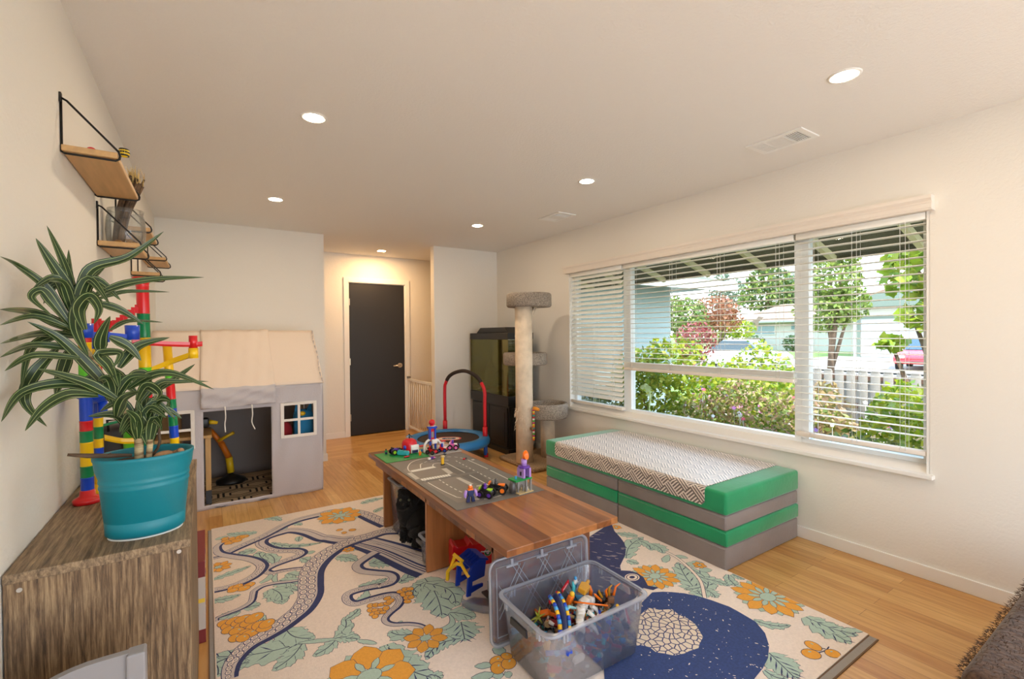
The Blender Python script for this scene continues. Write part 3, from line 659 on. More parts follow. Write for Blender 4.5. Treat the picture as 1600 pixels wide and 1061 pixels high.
# ------------------------------------------------------------------ plant in the turquoise planter
LEAVES = [([(-0.271,1.56,1.447),(-0.305,1.56,1.515),(-0.338,1.56,1.584)],0.0074),([(-0.276,1.582,1.454),(-0.298,1.607,1.533),(-0.333,1.632,1.629)],0.0055),([(-0.27,1.578,1.448),(-0.243,1.592,1.523),(-0.171,1.606,1.561),(-0.095,1.62,1.639)],0.0098),([(-0.24,1.553,1.447),(-0.175,1.547,1.482),(-0.099,1.542,1.5),(-0.003,1.536,1.508)],0.0061),([(-0.233,1.589,1.444),(-0.179,1.622,1.469),(-0.086,1.656,1.474)],0.0037),([(-0.279,1.542,1.392),(-0.316,1.528,1.467),(-0.352,1.49,1.508),(-0.352,1.379,1.513)],0.0055),([(-0.275,1.531,1.375),(-0.302,1.514,1.429),(-0.317,1.498,1.456),(-0.329,1.481,1.436),(-0.292,1.464,1.395)],0.0067),([(-0.269,1.553,1.359),(-0.336,1.544,1.403),(-0.352,1.373,1.404)],0.0086),([(-0.276,1.524,1.37),(-0.326,1.482,1.395),(-0.352,1.371,1.372)],0.0049),([(-0.262,1.56,1.347),(-0.332,1.56,1.356),(-0.352,1.369,1.334)],0.0061),([(-0.263,1.538,1.317),(-0.334,1.513,1.33),(-0.352,1.367,1.306)],0.0055),([(-0.255,1.517,1.296),(-0.324,1.466,1.307),(-0.352,1.392,1.277)],0.0055),([(-0.188,1.546,1.186),(-0.246,1.534,1.28),(-0.296,1.523,1.348),(-0.344,1.512,1.383)],0.011),([(-0.187,1.524,1.188),(-0.232,1.496,1.231),(-0.275,1.468,1.258),(-0.313,1.44,1.277)],0.0092),([(-0.21,1.517,1.208),(-0.271,1.483,1.24),(-0.339,1.45,1.227),(-0.352,1.367,1.175)],0.0086),([(-0.221,1.502,1.205),(-0.266,1.458,1.216),(-0.299,1.413,1.193),(-0.318,1.368,1.152)],0.0092),([(-0.304,1.56,1.32),(-0.345,1.56,1.261),(-0.352,1.519,1.2),(-0.325,1.56,1.131)],0.0086),([(-0.284,1.574,1.319),(-0.303,1.591,1.256),(-0.319,1.608,1.196)],0.0123),([(-0.246,1.517,1.364),(-0.252,1.492,1.413),(-0.229,1.466,1.442),(-0.209,1.441,1.411),(-0.214,1.416,1.376)],0.0092),([(-0.221,1.538,1.306),(-0.216,1.513,1.347),(-0.195,1.488,1.397)],0.0123),([(-0.234,1.582,1.434),(-0.192,1.607,1.42),(-0.144,1.632,1.381)],0.0067),([(-0.21,1.596,1.364),(-0.177,1.638,1.39),(-0.104,1.68,1.388)],0.0037),([(-0.208,1.571,1.347),(-0.172,1.583,1.322),(-0.147,1.596,1.282)],0.008),([(-0.191,1.582,1.266),(-0.155,1.607,1.322),(-0.086,1.632,1.344)],0.008),([(-0.193,1.524,1.243),(-0.203,1.503,1.279),(-0.215,1.482,1.306),(-0.174,1.461,1.307),(-0.187,1.44,1.271)],0.0123),([(-0.169,1.542,1.214),(-0.125,1.528,1.245),(-0.072,1.514,1.249),(0.016,1.5,1.202)],0.0074),([(-0.112,1.596,1.199),(-0.067,1.638,1.234),(-0.029,1.68,1.264)],0.0049),([(-0.149,1.524,1.182),(-0.128,1.496,1.221),(-0.103,1.468,1.205),(-0.11,1.44,1.188)],0.0086),([(-0.19,1.517,1.146),(-0.17,1.466,1.196),(-0.134,1.416,1.215)],0.0104),([(-0.15,1.524,1.085),(-0.15,1.482,1.142),(-0.163,1.44,1.171)],0.0098),([(-0.172,1.578,1.241),(-0.143,1.599,1.247),(-0.128,1.62,1.211)],0.0123),([(-0.204,1.578,1.264),(-0.182,1.599,1.225),(-0.158,1.62,1.194)],0.0092),([(-0.261,1.542,1.446),(-0.263,1.521,1.37),(-0.238,1.5,1.3)],0.0104),([(-0.275,1.596,1.446),(-0.293,1.638,1.502),(-0.302,1.68,1.579)],0.0049),([(-0.248,1.56,1.301),(-0.233,1.56,1.249),(-0.19,1.56,1.182)],0.0104),([(-0.145,1.582,1.175),(-0.107,1.598,1.22),(-0.066,1.615,1.22),(0.004,1.632,1.214)],0.0055),([(-0.133,1.553,1.16),(-0.104,1.544,1.182),(-0.081,1.536,1.175)],0.008),([(-0.151,1.589,1.144),(-0.138,1.611,1.171),(-0.1,1.634,1.146),(-0.09,1.656,1.162)],0.0067),([(-0.275,1.596,1.441),(-0.269,1.638,1.479),(-0.223,1.68,1.548)],0.0067),([(-0.278,1.582,1.359),(-0.324,1.598,1.348),(-0.352,1.56,1.316),(-0.352,1.489,1.224)],0.0067),([(-0.158,1.553,1.084),(-0.142,1.544,1.132),(-0.15,1.536,1.181)],0.0074),([(-0.154,1.56,1.088),(-0.13,1.56,1.128),(-0.124,1.56,1.176)],0.0067)]
M_LEAF = mat('dark green leaf', C(40,66,30), .4, var=.3, vscale=30); M_LEAFC = mat('mid green leaf centre', C(70,104,50), .42); M_LEAFS = mat('cream leaf stripe', C(168,182,118), .5)
M_POT = mat('turquoise plastic planter', C(4,124,140), .45, bump=.05, bscale=200); M_SOIL = mat('dark potting soil', C(58,38,26), .95, bump=1, bscale=60, var=.5, vscale=40)
M_CANE = mat('pale leaf scar cane', C(196,178,136), .8, var=.5, vscale=25, vcol=C(120,92,60), stretch=(1,1,6)); M_BARK = mat('driftwood bark', C(92,72,54), .85, var=.4, vscale=20)
pcx, pcy = -.14, 1.575
t = thing('potted_dracaena', 'striped leaf dracaena in a turquoise oval planter on the sideboard', 'potted plant', (pcx, pcy, CZ))
def oval_lathe(prof, n=48):
    b = MB(); vs = []
    for rx, ry, z in prof:
        for j in range(n): q = 2*PI*j/n; vs.append((pcx+rx*math.cos(q), pcy+ry*math.sin(q), z))
    fs = [(i*n+j, i*n+(j+1)%n, (i+1)*n+(j+1)%n, (i+1)*n+j) for i in range(len(prof)-1) for j in range(n)]
    b.add(vs, fs, 0, True); return b
z0 = CZ
pot = oval_lathe([(.0001,.0001,z0+.004),(.078,.058,z0+.004),(.085,.064,z0+.010),(.0865,.0655,z0+.042),(.0855,.0645,z0+.043),(.0855,.0645,z0+.0445),(.0868,.0655,z0+.0455),(.0945,.074,z0+.128),(.0962,.0757,z0+.130),(.0962,.0757,z0+.135),(.0948,.0745,z0+.137),(.0952,.075,z0+.143),(.0970,.0765,z0+.145),(.0970,.0765,z0+.150),(.0958,.0755,z0+.152),(.0972,.077,z0+.158),(.1035,.0832,z0+.178),(.1055,.085,z0+.200),(.1075,.087,z0+.203),(.1078,.0873,z0+.211),(.1045,.084,z0+.212),(.1025,.082,z0+.205),(.099,.079,z0+.18),(.0001,.0001,z0+.178)])
pot.build('planter', M_POT, t)
oval_lathe([(.0001,.0001,z0+.190),(.07,.055,z0+.192),(.1,.08,z0+.187)]).build('soil', M_SOIL, t)
oval_lathe([(.0001,.0001,z0+.0005),(.080,.060,z0+.0005),(.080,.060,z0+.002),(.0001,.0001,z0+.002)]).build('saucer_mat', M_WHITE, t)
def leaf(path, w):
    P_ = smooth_path(path, 7); n = len(P_); b = MB(); vs = []; cols = [-1,-.80,-.73,-.045,.045,.73,.80,1]
    for i, p in enumerate(P_):
        s = i/(n-1); tn = (P_[min(i+1,n-1)]-P_[max(i-1,0)]).normalized()
        ww = min(w*1.9, .0150)*min(1, (.35+2.2*s))*max(.02, (1-s**2.6))
        nv = (Vector((.05,0,1.5))-p); nv = (nv-tn*nv.dot(tn)); nv = nv.normalized() if nv.length > 1e-4 else Vector((0,-1,0))
        nv = (nv+Vector((0,0,.45))).normalized(); sd = tn.cross(nv).normalized(); nv = sd.cross(tn)
        for c in cols: vs.append(p+sd*c*ww-nv*(1-abs(c))*ww*.32)
    k = len(cols); cm = [0,2,0,2,0,2,0]
    for j in range(k-1): b.add([vs[i*k+j+q] for i in range(n) for q in (0,1)], [(2*i,2*i+1,2*i+3,2*i+2) for i in range(n-1)], cm[j], True)
    return b
rl = random.Random(17)
for hx_, hy_, hz_, n_, up_ in ((-.272,1.553,1.42,8,.06),(-.20,1.545,1.20,6,.05),(-.152,1.552,1.10,9,.07),(-.130,1.557,1.08,5,.06)):
    for k in range(n_):
        a = 2*PI*k/n_+rl.uniform(-.3,.3); r_ = rl.uniform(.05,.10); dx, dy = math.cos(a)*r_, math.sin(a)*r_
        x1 = max(-.352, hx_+dx)
        LEAVES.append(([(hx_,hy_,hz_-.02),(hx_+(x1-hx_)*.4,hy_+dy*.4,hz_+up_*rl.uniform(.6,1.2)),(x1,hy_+dy,hz_+up_*rl.uniform(.1,.9))], rl.uniform(.006,.009)))
for path, w_ in LEAVES:
    leaf(path, w_).build('leaf', [M_LEAF, M_LEAFC, M_LEAFS], t, recalc=False)
b = MB().tube(smooth_path([(-.152,1.56,1.0),(-.152,1.56,1.09),(-.165,1.56,1.13),(-.20,1.555,1.2),(-.245,1.555,1.30),(-.268,1.556,1.37),(-.272,1.558,1.45)],4), [.010]*9+[.0075]*8+[.006]*8, 10); b.build('cane', M_CANE, t)
MB().tube([(-.133,1.557,1.0),(-.127,1.557,1.075)], .007, 10).build('cane', M_CANE, t)
MB().tube(smooth_path([(-.13,1.6,1.02),(-.11,1.6,1.06),(-.122,1.585,1.16)],3), .004, 6).build('dead_stalk', M_BARK, t)
tt = thing('driftwood_piece', 'dark driftwood stick poking over the left rim of the planter', 'driftwood', (-.23, 1.545, 1.045))
MB().tube([(-.285,1.535,1.062),(-.25,1.54,1.053),(-.21,1.545,1.046),(-.165,1.55,1.04)], [.0035,.006,.006,.004], 7).tube([(-.215,1.545,1.046),(-.205,1.54,1.054)], [.004,.001], 5).build('stick', M_BARK, tt)
tt = thing('wooden_turtle', 'small tan wooden tortoise ornament lying on the planter soil', 'ornament', (-.09, 1.535, 1.024))
M_TURT = mat('tan carved wood', C(172,132,92), .8, var=.3, vscale=40, vcol=C(120,88,58))
MB().sphere((-.095,1.535,1.03),(.026,.018,.015),14,8).sphere((-.062,1.528,1.042),(.009,.007,.007),10,6).tube([(-.078,1.532,1.036),(-.064,1.529,1.042)],[.006,.005],8).sphere((-.118,1.53,1.026),(.008,.006,.005),8,5).build('body', M_TURT, tt)

# ------------------------------------------------------------------ marble run on the sideboard
BR = {k: mat('toy plastic '+k, v, .28, coat=.2) for k, v in dict(red=C(214,22,30), blue=C(20,72,196), yellow=C(246,196,16), green=C(10,128,74), lime=C(96,200,40)).items()}
mr = thing('marble_run', 'tall toy marble run of red, blue, yellow and green tubes behind the plant', 'toy', (-.22, 2.1, CZ))
def tower(x, y, z, segs, r=.0165, lean=(0,0)):
    for c, h in segs:
        q = (z-CZ); xx = x+lean[0]*q; yy = y+lean[1]*q
        MB().lathe([(r*.98,0),(r,.002),(r,h-.004),(r*1.04,h-.003),(r*1.04,h-.0005),(r*.97,h)], (0,0,0), 18, M=Matrix.Translation((xx,yy,z)) @ Matrix.Rotation(math.atan(lean[0]),4,'Y')).build('tube', BR[c], mr); z += h
    return z
def tz_(v, d=1.49): return 1.343-(v-531.5)/730*d
MB().lathe([(.036,0),(.036,.012),(.03,.016),(.02,.022),(.018,.04)], (-.318,1.955,CZ+.0005), 24).build('base', BR['red'], mr)
tower(-.318,1.955,CZ+.035,[('blue',.045),('green',.035),('yellow',.075),('green',.035),('red',.032),('blue',.10),('lime',.085),('yellow',.06),('red',.045)])
MB().lathe([(.036,0),(.036,.012),(.018,.018),(.016,.03)], (-.305,2.06,CZ+.0005), 24).build('base', BR['yellow'], mr)
tower(-.305,2.06,CZ+.03,[('yellow',.09),('blue',.03),('yellow',.03),('green',.04),('yellow',.03),('blue',.13),('red',.04),('yellow',.06),('blue',.05),('red',.05)], .013)
MB().lathe([(.034,0),(.034,.012),(.02,.018),(.018,.03)], (-.178,2.10,CZ+.0005), 24).build('base', BR['yellow'], mr)
zz = tower(-.178,2.10,CZ+.03,[('lime',.09),('green',.06),('lime',.07),('blue',.04),('red',.065),('lime',.055),('yellow',.105),('green',.085),('red',.098)], .0185, (-.012,0))
MB().lathe([(.019,0),(.020,.01),(.028,.022),(.029,.03),(.026,.03),(.017,.012)], (-.187,2.10,zz), 24, cap0=False, cap1=False).build('funnel', BR['red'], mr)
MB().lathe([(.03,0),(.03,.012),(.017,.018),(.016,.03)], (-.098,2.16,CZ+.0005), 24).build('base', BR['blue'], mr)
tower(-.098,2.16,CZ+.03,[('lime',.05),('yellow',.06),('blue',.045),('green',.035),('blue',.03),('green',.035),('red',.075),('lime',.02),('yellow',.105)], .0145, (-.05,0))
def track(pts, col, r=.009, lip=True):
    b = MB(); pts = smooth_path(pts, 5); n = len(pts); vs = []
    prof = [(-1,1),(-1,-.2),(-.6,-1),(.6,-1),(1,-.2),(1,1),(.75,1),(.7,-.1),(.4,-.6),(-.4,-.6),(-.7,-.1),(-.75,1)]
    for i, p in enumerate(pts):
        tn = (pts[min(i+1,n-1)]-pts[max(i-1,0)]).normalized(); sd = tn.cross(Vector((0,0,1))).normalized()
        for a, c in prof: vs.append(p+sd*a*r+Vector((0,0,c*r)))
    k = len(prof)
    b.add(vs, [(i*k+j, i*k+(j+1)%k, (i+1)*k+(j+1)%k, (i+1)*k+j) for i in range(n-1) for j in range(k)], 0, False)
    b.add(vs[:k], [list(range(k))[::-1]]); b.add(vs[-k:], [list(range(k))]); return b
st = MB()
for i in range(9):
    s = i/8; p = Vector((-.198,2.10,1.452)).lerp(Vector((-.275,2.06,1.378)), s); st.box(p.x-.010,p.x+.010,p.y-.009,p.y+.009,p.z-.012,p.z+.008)
st.build('stair_track', BR['red'], mr)
MB().lathe([(.012,0),(.022,.03),(.021,.03),(.01,.002)], (-.285,2.06,1.372), 18, cap0=False, cap1=False).build('funnel', BR['red'], mr)
MB().cyl((-.285,2.06,1.33),(-.285,2.06,1.372),.014).build('tube', BR['blue'], mr)
MB().lathe([(.021,0),(.022,.045),(.018,.045),(.017,.012)], (-.318,1.955,1.345), 18, cap1=False).build('cup', BR['blue'], mr)
track([(-.318,1.955,1.355),(-.26,1.99,1.352),(-.215,2.02,1.345)], 'blue').build('track', BR['blue'], mr)
MB().lathe([(.0195,0),(.0205,.048),(.017,.048),(.016,.01)], (-.208,2.02,1.338), 18, cap1=False).build('cup', BR['blue'], mr)
track([(-.21,2.02,1.330),(-.12,2.04,1.322),(-.045,2.05,1.318),(-.012,2.05,1.320)], 'red').build('track', BR['red'], mr)
MB().cyl((-.04,2.05,1.305),(-.04,2.05,1.35),.0135).build('tube', BR['red'], mr)
MB().cyl((-.04,2.05,1.268),(-.04,2.05,1.305),.0155).build('cup', BR['yellow'], mr)
track([(-.048,2.05,1.28),(-.11,2.10,1.255),(-.165,2.11,1.23)], 'yellow').build('track', BR['yellow'], mr)
MB().lathe([(.012,0),(.03,.008),(.056,.024),(.057,.030),(.053,.028),(.02,.012),(.0001,.01)], (-.30,2.0,1.135), 30, cap0=False, cap1=False).build('swirl_dish', BR['blue'], mr)
MB().cyl((-.285,2.0,1.09),(-.285,2.0,1.14),.013).build('tube', BR['blue'], mr)
track([(-.29,2.06,1.01),(-.24,2.07,.99),(-.19,2.09,.985)], 'yellow').build('track', BR['yellow'], mr)
track([(-.30,2.06,1.09),(-.25,2.07,1.088),(-.20,2.09,1.085)], 'yellow', .005).build('track', BR['yellow'], mr)
track([(-.30,2.06,1.05),(-.25,2.07,1.06),(-.20,2.09,1.065)], 'green', .004).build('track', BR['green'], mr)
tower(-.232,2.14,CZ+.001,[('yellow',.12),('lime',.07),('green',.05)], .019)
t = thing('toy_case', 'small dark grey rounded case behind the marble run tubes', 'case', (-.28, 2.27, CZ))
MB().rbox(-.335,-.235,2.20,2.34,CZ+.001,CZ+.20,.03,3).build('shell', mat('dark grey toy shell', C(56,52,52), .4), t); MB().tube([(-.30,2.2,CZ+.18),(-.30,2.19,CZ+.22),(-.26,2.19,CZ+.22),(-.26,2.2,CZ+.18)], .005, 6).build('handle', M_BLACKP, t)

# ------------------------------------------------------------------ grey child chair in front of the sideboard
M_CHG = mat('grey painted chair', C(142,140,142), .5)
t = thing('child_chair', 'pale grey child chair with rounded back in front of the sideboard', 'chair', (-.24, 1.2, 0))
arc = [(-.372,.40)]+[(-.372+.23*(i/10), .60+.089*math.sin(PI*.5*min(1,.15+i/9.0))) for i in range(11)]+[(-.142,.40)]
MB().prism(arc, 1.245, 1.262, 'y').build('backrest', M_CHG, t, bevel=.002)
for x in (-.147,-.375): MB().box(x, x+.032, 1.235, 1.272, 0, .688 if x > -.2 else .60).build('leg', M_CHG, t, bevel=.004)
for x in (-.147,-.375): MB().box(x, x+.03, .96, .99, 0, .32).build('leg', M_CHG, t, bevel=.003)
MB().rbox(-.377, -.113, .95, 1.262, .32, .345, .006).build('seat', M_CHG, t)

# ------------------------------------------------------------------ brown shaggy pouf bottom right
M_SHAG = mat('brown shaggy fur', C(96,70,50), .95, bump=1.0, bscale=55, var=.5, vscale=70, vcol=C(58,38,26), sheen=.3)
t = thing('shaggy_pouf', 'brown shaggy floor pouf at the right end of the wooden floor', 'pouf', (2.35, .05, 0))
bm = bmesh.new(); bmesh.ops.create_cube(bm, size=1)
for v in bm.verts: v.co = Vector((2.36+v.co.x*1.16, .02+v.co.y*.80, .19+v.co.z*.38))
bmesh.ops.bevel(bm, geom=bm.edges[:], offset=.045, segments=4, profile=.5, affect='EDGES'); bmesh.ops.subdivide_edges(bm, edges=[e for e in bm.edges if e.calc_length() > .2], cuts=14, use_grid_fill=True); bm.verts.index_update()
b = MB().add([v.co.copy() for v in bm.verts], [[v.index for v in f.verts] for f in bm.faces], 0, True); bm.free()
random.seed(8)
for k in range(16000):
    f = random.random()
    if f < .5: p = Vector((random.uniform(1.80,2.92), random.uniform(-.35,.40), .379)); nn = Vector((0,0,1))
    else: p = Vector((random.uniform(1.80,2.92), .419, random.uniform(.05,.38))); nn = Vector((0,1,0))
    if random.random() < .25: p = Vector((1.781, random.uniform(-.25,.32), random.uniform(.05,.37))); nn = Vector((-1,0,0))
    d_ = (nn+Vector((random.uniform(-.9,.9),random.uniform(-.9,.9),random.uniform(-.9,.6)))).normalized(); s_ = d_.orthogonal().normalized()*.0013; L_ = random.uniform(.008,.015)
    b.add([p-s_, p+s_, p+d_*L_], [(0,1,2)], 0, False)
b.build('shaggy_cover', M_SHAG, t, recalc=False)

# ------------------------------------------------------------------ fabric play tent
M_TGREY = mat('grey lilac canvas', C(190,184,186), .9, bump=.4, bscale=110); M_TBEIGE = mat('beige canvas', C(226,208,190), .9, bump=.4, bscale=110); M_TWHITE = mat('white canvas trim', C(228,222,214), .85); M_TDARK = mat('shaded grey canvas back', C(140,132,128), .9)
TXL, TXR, TF, TB, TE, TRZ = XL+.012, .845, 4.34, 5.295, .938, 1.40
tent = thing('play_tent', 'beige roofed grey canvas play house with door and cross windows', 'play tent', (.23, 4.8, 0))
def cloth_grid(us, vs_, fn, skip=None, mfn=None):
    b = MB(); nu, nv = len(us), len(vs_); pts = [fn(u, v) for v in vs_ for u in us]
    for j in range(nv-1):
        for i in range(nu-1):
            cu, cv = (us[i]+us[i+1])/2, (vs_[j]+vs_[j+1])/2
            if skip and skip(cu, cv): continue
            q = (j*nu+i, j*nu+i+1, (j+1)*nu+i+1, (j+1)*nu+i)
            b.f.append(list(q)); b.m.append(mfn(cu, cv) if mfn else 0); b.s.append(True)
    b.v = [tuple(p) for p in pts]; return b
def steps(a, b, n, extra=()):
    s = set([round(a+(b-a)*i/n, 4) for i in range(n+1)]+[round(e, 4) for e in extra]); return sorted(s)
DXa, DXb, DZa, DZb = -.028, .443, .035, .765
def fwave(x, z):
    return .006*math.sin(x*16+z*3)*(.4+.6*(1-z))+.004*math.sin(x*37-z*9)+(.012*math.sin((x-.5)*22-(z*11))*max(0,.5-z) if x > .45 else 0)
def hole(x, z): return (DXa < x < DXb and DZa < z < DZb) or (.535 < x < .772 and .512 < z < .765) or (-.352 < x < -.105 and .512 < z < .765)
us = steps(TXL, TXR, 60, (DXa,DXb,.535,.772,-.352,-.105)); vs2 = steps(0, TE, 44, (DZa,DZb,.512,.765))
cloth_grid(us, vs2, lambda x, z: (x, TF+fwave(x, z), z), hole).build('front_panel', M_TGREY, tent, solid=.003)
cloth_grid(steps(TF,TB,20), steps(0,TRZ,30), lambda y, z: (TXR+.006*math.sin(y*20+z*4), y, z), lambda y, z: z > TE+(TRZ-TE)*(1-abs((y-(TF+TB)/2)/((TB-TF)/2)))).build('side_panel', M_TGREY, tent, solid=.003)
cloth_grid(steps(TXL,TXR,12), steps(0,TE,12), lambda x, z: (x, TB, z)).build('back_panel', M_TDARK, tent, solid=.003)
mid = (TF+TB)/2
def roof_pt(x, s, off=0): return (x, TF-.006+(mid-TF)*s-off*.7, TE+(TRZ-TE)*s+off*.7+.006*math.sin(x*12+s*7)*math.sin(PI*s))
cloth_grid(steps(TXL,TXR+.012,30), steps(0,1,18), lambda x, s: roof_pt(x, s)).build('roof_panel', M_TBEIGE, tent, solid=.003)
cloth_grid(steps(TXL,TXR+.012,8), steps(0,1,6), lambda x, s: (x, TB+.004-(TB-mid)*s, TE+(TRZ-TE)*s)).build('roof_panel', M_TBEIGE, tent, solid=.003)
def flap_pt(x, s):
    w_ = .006*math.sin(x*18+s*9)+.005*math.sin(x*43-s*14)
    if s >= 0: p = roof_pt(x, s, .006); return (p[0], p[1]-abs(w_)*.8, p[2]+abs(w_)*.8)
    return (x, TF-.020-.012*math.sin(min(1,-s*3)*PI*.5)+w_, TE+s*(.14 if x > .24 else .148))
cloth_grid(steps(-.012-.03,.475,24), steps(-1,1,34,(0,)), flap_pt, None, lambda u, v: 0 if v > .02 else 1).build('door_flap', [M_TBEIGE, M_TGREY], tent, solid=.003)
for x0, x1 in ((.512,.795), (-.372,-.082)):
    w_ = MB(); y0 = TF-.012; y1 = TF-.004; i0, i1 = x0+.025, x1-.025; mx_ = (x0+x1)/2
    w_.box(x0,i0,y0,y1,.489,.787).box(i1,x1,y0,y1,.489,.787).box(i0,i1,y0,y1,.489,.513).box(i0,i1,y0,y1,.763,.787).box(mx_-.01,mx_+.01,y0,y1,.513,.763).box(i0,i1,y0-.0006,y1,.628,.648)
    w_.build('window_trim', M_TWHITE, tent, bevel=.002)
for x in (.115,.30):
    MB().tube(smooth_path([(x,TF-.045,.80),(x+.004,TF-.05,.72),(x-.002,TF-.05,.66),(x+(.02 if x > .2 else .002),TF-.05,.60)],4), .0045, 6).build('tie_ribbon', M_TWHITE, tent)
for p in ((TXL+.02,TF+.02),(TXR-.02,TF+.02),(TXL+.02,TB-.02),(TXR-.02,TB-.02)): MB().cyl((p[0],p[1],0),(p[0],p[1],TE-.01),.010,n=10).build('pole', M_WHITE, tent)
# floor cloth with hexagon outlines
M_HEXC = mat('cream mat weave', C(196,172,138), .9); M_HEXD = mat('black mat weave', C(40,36,34), .9)
t = thing('hexagon_mat', 'cream mat with dark hexagon outlines on the play tent floor', 'mat', (.23, 4.8, 0))
MB().box(TXL+.05, TXR-.04, TF+.035, TB-.035, .001, .008).build('weave', M_HEXC, t)
hx = MB(); row = 0; y = TF+.10
def hexring(cx, cy, ro, ri):
    a = [(cx+ro*1.25*math.cos(PI/6+PI/3*k), cy+ro*math.sin(PI/6+PI/3*k), .0088) for k in range(6)]; c_ = [(cx+ri*1.25*math.cos(PI/6+PI/3*k), cy+ri*math.sin(PI/6+PI/3*k), .0088) for k in range(6)]
    hx.add(a+c_, [(k,(k+1)%6,6+(k+1)%6,6+k) for k in range(6)])
while y < TB-.12:
    x = TXL+.17+(.1425 if row % 2 else 0)
    while x < TXR-.15: hexring(x, y, .122, .106); hexring(x, y, .076, .062); x += .285
    y += .196; row += 1
hx.build('hexagon_pattern', M_HEXD, t)
# things inside the tent
M_PINE = mat('pine wood', C(206,162,100), .5, var=.15, vscale=4, stretch=(12,12,1.5))
t = thing('play_bench', 'pine play bench with dark grey feet inside the play tent', 'bench', (-.16, 4.6, .009))
MB().box(-.34,.028,4.43,4.80,.54,.565).build('seat', M_PINE, t, bevel=.003)
for x, y in ((-.018,4.45),(-.018,4.74),(-.32,4.45),(-.32,4.74)):
    lg = MB().box(x,x+.038,y,y+.038,.12,.54).build('leg', M_PINE, t, bevel=.002); MB().box(x-.001,x+.039,y-.001,y+.039,.009,.12).build('foot_sock', mat('dark grey foot', C(72,72,76), .8), lg)
M_ORG = mat('orange toy plastic', C(222,120,30), .4); M_YELT = mat('yellow toy plastic', C(240,196,30), .35)
t = thing('toy_trimmer', 'yellow and orange toy garden trimmer with black base in the tent', 'toy', (.16, 5.02, .009))
MB().tube([(.02,5.05,.50),(.10,5.03,.38)], .022, 10).build('orange_shaft', M_ORG, t); MB().tube([(.10,5.03,.38),(.16,5.02,.24)], .026, 10).build('orange_shaft', M_ORG, t)
MB().tube([(.16,5.02,.24),(.175,5.02,.10)], .03, 10).build('yellow_joint', M_YELT, t); MB().tube([(.08,5.02,.40),(.20,4.98,.47)], .014, 8).build('side_handle', M_YELT, t)
MB().lathe([(.0001,.012),(.12,.012),(.12,.035),(.05,.07),(.0001,.10)], (.175,5.02,0), 24, cap0=False, cap1=False).build('base', M_BLACKP, t)
t = thing('toy_drill', 'black and yellow toy drill lying on the play bench in the tent', 'toy', (-.03, 4.60, .566))
MB().rbox(-.12,.01,4.58,4.64,.60,.68,.012).build('body', M_BLACKP, t); MB().cyl((.01,4.61,.645),(.07,4.61,.63),.02,.012,n=12).rbox(-.10,-.05,4.585,4.635,.566,.60,.006).build('yellow_parts', M_YELT, t)
M_BLUEC = mat('sky blue soft fabric', C(40,130,180), .85); M_REDC = mat('deep red soft fabric', C(150,26,34), .85)
t = thing('blue_backpack', 'sky blue soft bag standing behind the right window of the tent', 'bag', (.72, 4.55, .008))
MB().rbox(.64,.80,4.47,4.62,.01,.69,.05,3).tube([(.66,4.52,.66),(.66,4.52,.74),(.69,4.52,.67)],[.02,.015,.02],8).tube([(.77,4.52,.66),(.78,4.52,.745),(.75,4.52,.67)],[.02,.015,.02],8).build('fabric_body', M_BLUEC, t)
MB().sphere((.70,4.462,.665),(.028,.015,.02),10,6).build('yellow_patch', M_YELT, t)
t = thing('red_cushion', 'deep red round cushion propped inside the tent right window', 'cushion', (.58, 4.56, .008))
MB().sphere((.565,4.56,.50),(.068,.07,.10),18,12).rbox(.50,.63,4.50,4.62,.01,.46,.04,3).build('cover', M_REDC, t)
t = thing('cardboard_box', 'tan cardboard box inside the tent behind the left window', 'box', (-.28, 4.95, .008)); MB().box(-.36,-.19,4.87,5.06,.009,.70).build('carton', mat('tan cardboard', C(176,136,88), .8), t, bevel=.003)
# ------------------------------------------------------------------ building plates and toys on the coffee table
ROAD = {'solid':[[(1.066,2.782),(1.061,2.826),(1.085,2.908),(1.141,2.996),(1.208,3.038),(1.262,3.04)],[(1.485,2.837),(1.488,2.569),(1.481,2.302)],[(1.331,2.85),(1.332,2.555),(1.331,2.285)],[(1.063,2.58),(1.073,2.382),(1.093,2.217)],[(1.142,2.834),(1.175,2.919)],[(1.223,2.826),(1.254,2.879),(1.312,2.875),(1.331,2.85)]],'dash':[[(1.262,3.04),(1.367,3.01),(1.456,2.947),(1.484,2.844)],[(1.408,2.865),(1.401,2.574),(1.4,2.322)],[(1.175,2.919),(1.218,2.951),(1.26,2.963),(1.327,2.941),(1.389,2.891)],[(1.142,2.549),(1.14,2.416),(1.147,2.299),(1.158,2.26)],[(1.093,2.217),(1.148,2.146),(1.217,2.103),(1.275,2.106)],[(1.275,2.106),(1.322,2.107),(1.334,2.085)]],'poly':[[(1.029,2.775),(1.058,2.779),(1.056,2.634),(1.026,2.625)],[(1.246,2.747),(1.28,2.743),(1.27,2.623),(1.234,2.606)],[(1.237,2.52),(1.262,2.515),(1.272,2.36),(1.24,2.36)],[(1.269,2.326),(1.302,2.326),(1.294,2.304),(1.261,2.305)],[(1.493,2.571),(1.524,2.578),(1.523,2.556),(1.491,2.547)],[(1.507,2.834),(1.529,2.838),(1.528,2.813),(1.504,2.807)]],'zeb':[[(1.076,2.802),(1.224,2.811)],[(1.059,2.602),(1.228,2.594)]],'dark':[[(1.322,2.831),(1.33,2.297),(1.271,2.361),(1.251,2.548),(1.243,2.604),(1.258,2.758),(1.234,2.833),(1.266,2.871)]]}
